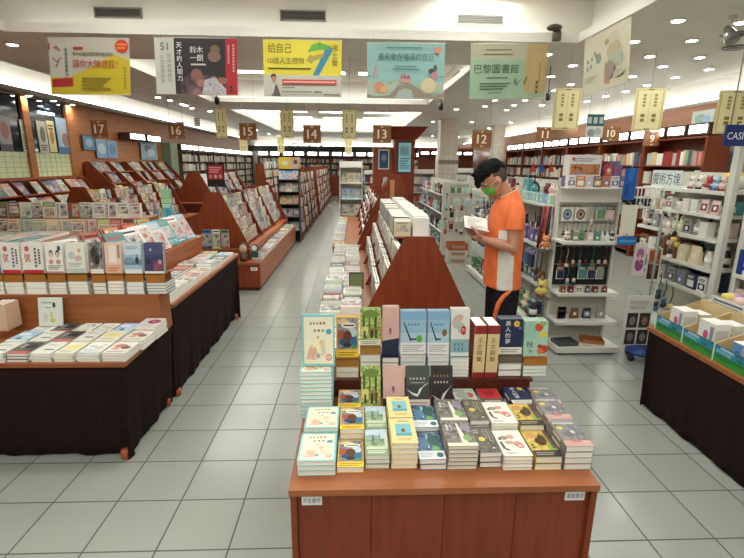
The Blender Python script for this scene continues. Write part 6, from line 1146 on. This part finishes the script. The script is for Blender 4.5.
# --- wall gondola with soft goods and the cube sign
GX = 3.0
t = thing('display_gondola', 'white metal shelf bay of gift boxes with a cube sign on top', 'shelf unit')
MB().box(3.42, 3.62, 0, 3.44, 4.85, 1.68, PEG).build('back_panel', t)
MB().box(GX, 3.62, 0, GX+.045, 3.68, 2.06, flat('c9ccc2', .4)).build('upright', t); MB().box(3.36, 4.8, 0, 3.42, 4.86, 1.68, METAL).build('upright', t)
zs = (.2, .665, .885, 1.14, 1.34, 1.535)
for z in zs: board(t, GX+.005, 3.69, 3.419, 4.79, z)
GB = 'gift goods in the shelf bay'
F = -PI/2
rowd = [(zs[1], ['gift_box', 'mug'], ['navy', 'blue', 'navy', 'white', 'grey'], 'lowest seen shelf', 1.1), (zs[2], ['bottle', 'gift_box', 'pouch'], ['cream', 'brown', 'white', 'black', 'cream'], 'second seen shelf', 1.25), (zs[3], ['gift_box', 'mug', 'bottle'], ['mint', 'pale pink', 'white', 'black', 'grey'], 'third seen shelf', 1.05), (zs[4], ['pouch', 'mug', 'gift_box'], ['white', 'cream', 'pale pink', 'white', 'maroon'], 'fourth seen shelf', .9)]
for z, ks, cs, nm, sc in rowd:
    goods_row(ks, cs, (GX+.02, 4.76, 0), (GX+.02, 3.71, 0), z, F, 'the %s of the bay' % nm, GB, sc, .01)
    goods_row(ks, cs+['teal'], (GX+.17, 4.76, 0), (GX+.17, 3.71, 0), z, F, 'the back row, %s of the bay' % nm, GB, sc*1.05, .02)
for i, (c1, c2, y) in enumerate((('white', 'red', 4.16), ('white', 'black', 4.06), ('red', 'white', 3.97), ('sky-blue', 'blue', 3.88), ('pale pink', 'red', 3.8))): place_good('plush_toy', c1, c2, Matrix.Translation((GX+.03, y, zs[5]+.0006)) @ Matrix.Rotation(F, 4, 'Z'), '%s from the cube sign on the bay top' % nth(i), 'plush toys on the bay top', .85)
t = thing('plush_toy', 'round yellow and white plush on the bay top beside the white post', 'toy', (GX+.2, 3.86, zs[5]+.001)); MB().ball((0, 0, .075), (.1, .14, .075), flat('ddd9c8', .8), 16).build('body', t); MB().ball((0, 0, .09), (.095, .12, .068), flat('d9bc4a', .8), 16).build('back', t)
a, c_, d_ = px(655, 160, GX+.03), px(684, 163, GX+.03), px(670, 188, GX+.03)
t = thing('shelf_sign', 'white sign with four dark characters on the bay top', 'sign'); y0, y1 = c_.y, a.y; b = MB(); b.box(GX+.03, y0, zs[5]+.001, GX+.036, y1, zs[5]+.16, flat('d6dcd8')); draw(b, [('t', '魔術方塊', .5, .5, .72, '1f4a58', .94)], (GX+.03, y1, zs[5]+.001), (0, y0-y1, 0), (0, 0, .159), .0008); b.build('board', t); MB().box(GX+.036, y0+.02, zs[5]+.001, GX+.08, y1-.02, zs[5]+.006, METAL).build('foot', t)
# --- nearer bay under the blue brand sign
t = thing('display_gondola', 'nearer white shelf bay under the blue and white brand sign', 'shelf unit')
MB().box(3.42, 2.45, 0, 3.44, 3.57, 1.5, PEG).build('back_panel', t); MB().box(3.05, 2.45, 0, 3.1, 2.5, 1.68, METAL).build('upright', t); MB().box(3.1, 3.53, 0, 3.14, 3.58, 2.0, METAL).build('upright', t)
for z in (.25, .62, .9, 1.3, 1.6): board(t, 3.06, 2.5, 3.419, 3.53, z)
GD = 'goods in the nearer bay'
for z, ks, cs, nm, sc in ((.62, ['gift_box', 'bottle'], ['white', 'green', 'blue', 'pale pink'], 'second shelf', 1.3), (.9, ['plush_toy', 'pouch'], ['teal', 'pale pink', 'white', 'green'], 'third shelf', 1.3), (1.3, ['bottle', 'mug', 'gift_box'], ['grey', 'white', 'black', 'red'], 'fourth shelf', 1.2), (1.6, ['gift_box', 'pouch'], ['pale pink', 'red', 'maroon', 'white'], 'top shelf', 1.2)):
    goods_row(ks, cs, (3.08, 3.27 if z == .9 else 3.5, 0), (3.08, 2.52, 0), z, F, 'the %s of the nearer bay' % nm, GD, sc, .015)
t = thing('letter_pack', 'blue and white pack with big letter A on the nearer bay shelf', 'goods', (3.13, 3.41, .9005)); b = MB(); b.box(-.06, -.1, 0, -.05, .1, .2, flat('dcdcd6')); draw(b, [('r', 0, 0, .3, 1, '1f3a80'), ('r', .82, 0, 1, 1, '7a9a5a'), ('t', 'A', .56, .5, .62, '1f2f58')], (-.06, .1, 0), (0, -.2, 0), (0, 0, .2), .0008); b.build('front_card', t); MB().box(-.0495, -.098, 0, -.005, .098, .195, flat('1f3a80')).build('box_body', t)
a = py(727.5, 126, 3.5); t = thing('brand_sign', 'dark blue hanging sign with white block letters', 'sign', (a.x, 3.5, 0)); z0, z1 = py(727, 146, 3.5).z, a.z; b = MB(); b.box(0, 0, z0, .2, .02, z1+.01, flat('1d2d63', .4)); draw(b, [('t', 'CASIO', .5, .48, .34, 'dfe2ea', .88)], (0, 0, z0), (.2, 0, 0), (0, 0, z1+.01-z0), .001); b.build('board', t)
h = MB(); 
for x in (.03, .17): h.tube([(x, .01, z1+.01), (x, .01, ZC)], .004, STEEL, 5)
h.build('hanger', t)
# --- skirted table at the pen side with printed trays
RX, RY, RZ = 2.105, 3.07, .614
tr = skirted_table(RX, 2.95, .6, RY, RZ, 'brown-skirted table of boxed goods facing the pen aisle', [(RX+.012, .6), (RX+.012, RY-.012), (2.95, RY-.012)][::-1] and [(RX+.012, RY-.012), (RX+.012, .6)], [(RX+.09, RY-.09), (2.9, RY-.09), (RX+.09, .69), (2.9, .69)], inset=.035)
skirt(tr, [(2.95, RY-.012), (RX+.012, RY-.012)], RZ-.03, .012, 'skirt', inset=.035)
GR = 'printed trays on the pen-side table'
def tray_unit(y0, y1, i):
    t_ = thing('printed_tray', 'clear-fronted card tray with green and blue scenic print, %s from the table corner' % nth(i), 'tray', group=GR); x0 = RX+.03; h = .105
    MB().box(x0+.004, y0+.004, RZ+.001, x0+.3, y1-.004, RZ+.006, flat('b89a68')).build('floor', t_)
    b_ = MB(); b_.box(x0, y0+.002, RZ+.001, x0+.004, y1-.002, RZ+h, flat('3f8a4a', .15, .5)); n_ = y1-y0-.004
    draw(b_, [('r', 0, 0, 1, .42, '3d8f42'), ('p', [(0, .3), (.3, .2), (.7, .34), (1, .24), (1, .55), (.6, .48), (.3, .56), (0, .5)], '2f7a3c'), ('r', 0, .52, 1, .8, '2f8f9c'), ('p', [(.1, .62), (.5, .56), (.5, .74), (.1, .8)], '6fb0c4'), ('r', 0, .8, 1, 1, '3a6f9a'), ('e', .75, .66, .1, .1, '1f6f6a'), ('p', [(.2, .84), (.6, .8), (.55, .95), (.2, .96)], 'a8c4d0')], (x0, y1-.002, RZ+.001), (0, -n_, 0), (0, 0, h-.001), .0007); b_.build('front_print', t_)
    for y in (y0, y1-.004): MB().hexa([(x0+.004, y, RZ+.006), (x0+.3, y, RZ+.006), (x0+.3, y+.004, RZ+.006), (x0+.004, y+.004, RZ+.006), (x0+.004, y, RZ+h), (x0+.3, y, RZ+h+.1), (x0+.3, y+.004, RZ+h+.1), (x0+.004, y+.004, RZ+h)], flat('c4a878', .3)).build('side_wall', t_)
    MB().box(x0-.004, y1-.012, RZ+.001, x0-.0005, y1-.002, RZ+h+.005, flat('d9dcd0', .2)).build('clear_clip', t_)
    MB().box(x0+.3, y0, RZ+.001, x0+.305, y1, RZ+h+.12, flat('c9b48a')).build('back_card', t_)
for i in range(7): tray_unit(3.03-.27*(i+1), 3.03-.27*i-.003, i)
def carton(label, x, y, w, d, h, cols, ops, rz=0, tilt=0):
    t_ = thing('carton', label, 'box', (x, y, RZ+.0075), rz, 'cartons in the printed trays'); b_ = MB(); b_.box(-d/2, -w/2, 0, d/2, w/2, h, flat(cols)); draw(b_, ops, (-d/2, w/2, 0), (0, -w, 0), (0, 0, h), .0008); draw(b_, [('r', .1, .15, .9, .8, 'c8c8c4')], (-d/2, -w/2, 0), (d, 0, 0), (0, 0, h), .0008); b_.build('box_body', t_)
    b_ = MB(); b_.box(-d/2, -w/2, h+.0004, d/2, w/2, h+.002, flat('e6e5e0')).build('lid_flap', t_); t_.rotation_euler = (0, tilt, rz); return t_
bx = [('e', .5, .55, .16, .16, 'c8507c'), ('l', .1, .08, .9, .3, 3, '9a9aa4'), ('r', .75, .3, .95, .9, '8f949c')]
carton('white carton with pink dot in the tray at the table corner', RX+.13, 2.9, .12, .1, .175, 'e2e1dc', bx)
carton('white carton with pink dot and orange flash in the second tray', RX+.12, 2.615, .13, .1, .185, 'e2e1dc', bx+[('p', [(.1, .02), (.6, .02), (.5, .26), (.2, .22)], 'd0862c')])
carton('blue and lilac carton in the third tray', RX+.12, 2.34, .13, .1, .14, '5f8fc0', [('r', .5, .1, .95, .9, 'b49ab4'), ('e', .3, .5, .15, .2, '3f6fa8')])
carton('black carton with gold trim in the fourth tray', RX+.12, 2.07, .15, .1, .13, '2a2a30', [('e', .5, .4, .3, .25, 'c09a4a')])
carton('plain white carton at the back of the second tray', RX+.24, 2.62, .12, .08, .17, 'd8d4c6', [('l', .1, .3, .9, .7, 3, '9a968c')])
carton('cream carton at the back of the corner tray', RX+.24, 2.9, .12, .08, .15, 'd2c8ae', [('l', .1, .3, .9, .7, 3, '9a8c70')])
# raised printed price rail with snack packs behind the trays
t = thing('raised_shelf', 'raised shelf with printed white price strips behind the trays', 'shelf unit'); MB().box(2.5, .7, RZ+.001, 2.9, 3.0, RZ+.2, flat('2a3f86')).build('riser_box', t)
MB().box(2.48, .7, RZ+.2005, 2.92, 3.02, RZ+.215, METAL).build('shelf_board', t)
for i in range(4): y1 = 2.98-.4*i; b = MB(); b.box(2.47, y1-.38, RZ+.14, 2.476, y1, RZ+.26, flat('d4d6d2')); draw(b, [('l', .06, .5, .7, .92, 2, '5a6878'), ('c', .1, .1, .16, .42, 1, '4a5868'), ('c', .22, .1, .28, .42, 1, '4a5868'), ('c', .34, .1, .4, .42, 1, '4a5868'), ('c', .46, .1, .52, .42, 1, '4a5868'), ('e', .84, .4, .1, .3, 'b8604a')], (2.47, y1, RZ+.14), (0, -.38, 0), (0, 0, .12), .0008); b.build('price_strip', t)
for i in range(12):
    c1 = ['yellow', 'pale pink', 'yellow', 'orange'][i % 4]; t2 = thing('snack_roll', '%s wrapped roll lying on the raised shelf, %s from the table corner' % (c1, nth(i)), 'goods', (2.6, 2.93-.1*i, RZ+.2505), 0, 'wrapped rolls'); MB().tube([(-.08, 0, 0), (.1, 0, 0)], .034, flat(COLN[c1]), 10).build('wrapper', t2); MB().tube([(-.03, 0, 0), (.03, 0, 0)], .0348, flat('b89ac0'), 10).build('band', t2)
# --- peg gondolas farther along the pen aisle
def peg_gondola(label, x0, x1, y0, y1, h, cols, where, endrow=True):
    t_ = thing('display_gondola', label, 'shelf unit'); xm = (x0+x1)/2
    MB().box(xm-.012, y0+.1, .1, xm+.012, y1, h, PEG).build('back_panel', t_); MB().box(x0, y0+.08, .03, x1, y1, .12, METAL).box(x0+.03, y0+.12, 0, x1-.03, y1-.03, .03, DARK).build('base_deck', t_)
    MB().box(x0+.04, y0+.07, .12, x1-.04, y0+.095, h, PEG).build('end_panel', t_)
    for x in (x0+.02, x1-.04): MB().box(x, y0+.05, .0, x+.02, y0+.09, h+.03, METAL).build('upright', t_)
    for z in (.45, .8, 1.15): MB().box(x0+.03, y0+.1, z, xm-.013, y1-.02, z+.015, METAL).build('shelf_board', t_)
    g = 'goods on the '+where
    if endrow:
        for r_, z in enumerate((h-.05, h-.28, h-.5, h-.72)): goods_row(['hanging_strap', 'blister_pack'], cols, (x0+.05, y0+.0, 0), (x1-.05, y0+.0, 0), z, 0, 'the %s hooks, %s end' % (nth(r_), where), g, 1.1, .006, True, .01)
    for r_, z in enumerate((.12, .465, .815, 1.165)): goods_row(['gift_box', 'pouch', 'bottle', 'notebook'], cols, (x0+.06, y1-.05, 0), (x0+.06, y0+.15, 0), z, -PI/2, 'the %s shelf, %s side' % (nth(r_), where), g, 1.5, .02, False, .05)
peg_gondola('pegboard gondola of pens farther along the aisle', 1.62, 2.25, 8.6, 11.8, 1.42, ['white', 'green', 'mint', 'black', 'red', 'sky-blue', 'maroon'], 'pen gondola')
peg_gondola('pegboard gondola two aisles over behind the charms', 3.0, 3.6, 6.4, 9.6, 1.5, ['white', 'pale pink', 'violet', 'sky-blue', 'navy', 'red'], 'craft gondola')
peg_gondola('far pegboard gondola near the tiled pillar', 2.7, 3.3, 11.2, 14.0, 1.45, ['white', 'grey', 'mint', 'sky-blue', 'pale pink'], 'far gondola')
for i, c1 in enumerate(('a8623a', 'd8d2c6', 'd2cabc')):
    t = thing('crate', '%s crate in the stack beside the pen gondola, %s from the top' % (['orange-brown', 'white', 'cream'][i], nth(i)), 'crate', (1.72, 8.15, .93-.27*(i+.0)-.0), 0, 'stacked crates')
    t.location.x = 1.84; t.location.z = .0005+.126*(2-i)
    MB().box(-.17, -.15, 0, .17, .15, .012, flat(c1)).box(-.17, -.15, .012, .17, -.14, .12, flat(c1)).box(-.17, .14, .012, .17, .15, .12, flat(c1)).box(-.17, -.14, .012, -.16, .14, .12, flat(c1)).box(.16, -.14, .012, .17, .14, .12, flat(c1)).build('bin', t); MB().box(-.12, -.154, .035, .12, -.151, .09, flat('b48a78')).build('front_label', t)
# sail-shaped pennants over the craft gondola
for i, c1 in enumerate(('b8342c', '24488c', 'b8342c')):
    p = py(533+9*i, 172, 7.2); t = thing('hanging_pennant', '%s triangular pennant card over the gondolas, %s of three' % ('red' if i != 1 else 'blue', nth(i)), 'sign', (p.x, 7.2, p.z), 0, 'pennant cards'); MB().prism([(-.045, 0), (.05, 0), (-.015, .15)], 'y', 0, .006, flat(c1)).build('card', t); MB().tube([(-.0, .003, -.14), (-.0, .003, 0)], .005, STEEL, 5).build('stick', t)
# black hanging bag top behind the man's neck
t = thing('backpack', 'black fluffy backpack hanging on the gondola behind the man', 'bag', (2.09, 5.44, 1.3605)); MB().ball((0, 0, .1), (.08, .1, .1), flat('1d1b1d', .9), 12).build('pouch', t); MB().tube([(-.05, .0, .18), (-.05, .0, .25), (.02, 0, .25), (.02, 0, .18)], .01, flat('1d1b1d')).build('handle', t)
# red box displays over the craft gondola
GT2 = 'packs over the craft gondola'
for j in range(2):
    for i in range(5): place_good('gift_box', ['red', 'maroon', 'red', 'violet', 'navy'][(i+j) % 5], ['white', 'pale pink', 'violet'][(i+j) % 3], Matrix.Translation((3.06+.115*i, 6.5+.01*j, 1.5+.125*j)), '%s across, %s layer on the craft gondola' % (nth(i), 'lower' if j == 0 else 'upper'), GT2, 1.05)
# --- wall of bookcases under the lit fascia
for i in range(6):
    a0 = 7.2+i*1.62; zs = case('cherry wood bookcase under the lit fascia, %s from the camera' % nth(i), 'R', a0, a0+1.6, 2.2)
    for z in zs[2:]: fill('R', a0+.03, a0+1.57, z+.022, .37, .26, .04, (.05, .1), .3)
    for j in range(3): header_box(XR-.75, a0+.05+j*.52, 2.22, XR-.4, a0+.52+j*.52, 2.4, 'lit sign box under the long fascia, %s from the camera' % nth(3*i+j), 'lit boxes under the fascia')
for i in range(3):
    a0 = 17.2+i*2.6; t = thing('partition_panel', 'reddish wood wall panel beyond the lit bookcases, %s along' % nth(i), 'panel'); MB().box(XR-.45, a0, .0, XR-.37, a0+2.55, 2.4, WOOD).build('board', t); MB().box(XR-.47, a0, 2.3, XR-.451, a0+2.55, 2.38, WOODX).build('rail', t)
poster('wall_picture', 'pale green and blue picture on the fascia above the gift wall', XR-.36, *[(lambda a, c_, d_: (c_.y, a.y, d_.z, a.z))(px(693, 112, XR-.36), px(715, 110, XR-.36), px(704, 127, XR-.36))][0], [('e', .4, .5, .25, .3, '8fb0a0'), ('e', .7, .4, .2, .3, '9ab4cc')], 'c4ccc0', face=-1)
# --- pillars, the red-brown kiosk and the far walls
def pillar(n_, x, y, w, label):
    b_ = MB(); tile = noisy('pillar_tiles_%d' % n_, 'cdc2b4', 'd6ccbe', (8, 8, 8), .5, .35); b_.box(x-w/2, y-w/2, 0, x+w/2, y+w/2, 2.0, tile); b_.box(x-w/2+.03, y-w/2+.03, 2.0, x+w/2-.03, y+w/2-.03, ZC, noisy('pillar_top_%d' % n_, 'c4b6a6', 'cec2b2', (8, 8, 8)))
    g = flat('a89c8c')
    for i in range(1, 14):
        z = 2.0*i/14; b_.box(x-w/2-.001, y-w/2-.001, z-.006, x+w/2+.001, y-w/2, z+.006, g)
    for i in range(1, 4): b_.box(x-w/2+w*i/4-.006, y-w/2-.001, 0, x-w/2+w*i/4+.006, y-w/2, 2.0, g)
    b_.box(x-w/2-.01, y-w/2-.01, 1.74, x+w/2+.01, y-w/2-.002, 1.86, flat('8a7a6c')); struct('column_%d' % n_, b_, label)
pillar(1, 2.98, 15.3, .62, 'beige tiled pillar in the far pen aisle'); pillar(2, 5.2, 17.3, .46, 'pale pillar near the lit fascia'); pillar(3, 2.0, 20, .5, 'pale pillar beyond the kiosk')
t = thing('kiosk', 'red-brown kiosk column with flared top and two lit posters', 'kiosk', (1.25, 14.0, 0))
KW = flat('7a2e1c', .4); MB().box(-.1, -.2, 0, .5, .4, 2.42, KW).build('body', t); MB().box(-.7, -.1, 0, -.105, .35, 2.2, flat('8a4222', .4)).build('wing', t)
MB().hexa([(-.2, -.25, 2.4205), (.55, -.25, 2.4205), (.55, .45, 2.4205), (-.2, .45, 2.4205), (-.62, -.5, 2.75), (.82, -.5, 2.75), (.82, .65, 2.75), (-.62, .65, 2.75)], KW).build('flared_top', t)
b = MB(); draw(b, [('r', 0, 0, 1, 1, emit('6f9aa0', .35, 'poster_glow')), ('r', .15, .55, .85, .9, '7fa8ac'), ('l', .1, .1, .9, .5, 5, '486a78')], (.03, -.212, 1.5), (.36, 0, 0), (0, 0, .82)); b.box(.0, -.21, 1.46, .42, -.2005, 2.36, BLACK); b.build('poster_panel', t)
b = MB(); draw(b, [('r', 0, 0, 1, 1, '34506e'), ('e', .5, .6, .3, .2, '6a90b0')], (-.52, -.112, 1.6), (.26, 0, 0), (0, 0, .5)); b.box(-.55, -.11, 1.57, -.23, -.1005, 2.13, flat('d8d4ca')); b.build('poster_panel', t)
t = thing('partition_panel', 'dark red wood partition across the far pen side', 'panel'); MB().box(3.0, 22.3, 0, 5.6, 22.38, 2.45, flat('6a2f20', .5)).build('board', t); MB().box(3.0, 22.28, 2.4, 5.6, 22.299, 2.46, WOODX).build('rail', t)
for i in range(5): header_box(3.05+i*.5, 22.0, 2.14, 3.48+i*.5, 22.27, 2.3, 'small lit box on the dark red partition, %s from the kiosk' % nth(i), 'lit boxes on the far partition')
a_r6, t6 = a_rack('reddish wood sloping rack in the middle of the far pen side', .98, 11.4, 13.2, .6, 1.45, .5, .14, (1, -1), 3, 2, .4)
for s, k, x, z, d in t6:
    if s < 0: face_row(x, z, -1, 11.4, 13.2, .2, .24, .015, 'rack_book', 'book', 'books on the far rack', 'along the %s tier of the far pen-side rack' % nth(k), d, 1, .02, PALE+['red', 'black'], 2, word='book')
for n_, (x, y, w, h, lab) in enumerate(((2.2, 16.2, 1.1, 1.55, 'white book shelf unit beyond the tiled pillar'), (3.6, 16.6, 1.2, 1.6, 'white book shelf unit near the far fascia'), (.9, 17.0, 1.1, 1.5, 'white book shelf unit beyond the kiosk'))):
    white_shelf(x-w/2, x+w/2, y, h, lab, 5)
    for k in range(4): fill(lambda u, z_, w_, hh, d_, m_: (u, y+.1, z_, u+w_-.004, y+.24, z_+hh, m_), x-w/2+.02, x+w/2-.03, .1+(h-.25)*k/4+.021, .3, .26, .05, (.06, .14))
tbx = thing('display_stand', 'pale stand under the far pen-side rack', 'display table'); MB().box(.43, 11.32, 0, 1.53, 13.3, .57, flat('b0aaa0')).build('body', tbx); MB().box(.41, 11.26, .57, 1.55, 13.32, .5995, WHITE).build('top_board', tbx)
for i in range(8):
    place_good('paper_bag', ran(MIXC), ran(SOFT), Matrix.Translation((.55+.125*i, 11.29, .6)), '%s across, before the far pen-side rack' % nth(i), 'bags before the far rack', .75)
# ---------------------------------------------------------------- look
w = bpy.data.worlds.new('world'); SC.world = w; w.use_nodes = True; w.node_tree.nodes['Background'].inputs[0].default_value = (.02, .02, .02, 1)
SC.view_settings.view_transform = 'Standard'; SC.view_settings.look = 'None'; SC.view_settings.gamma = 1; SC.view_settings.use_curve_mapping = False
SC.view_settings.exposure = 0.66
SC.cycles.use_denoising = True; SC.cycles.max_bounces = 8; SC.cycles.diffuse_bounces = 4; SC.cycles.sample_clamp_indirect = 4
o = STUFF.build('shelved_books'); o['kind'] = 'stuff'; o['label'] = 'countless small books filling the far bookcases'; o['category'] = 'books'
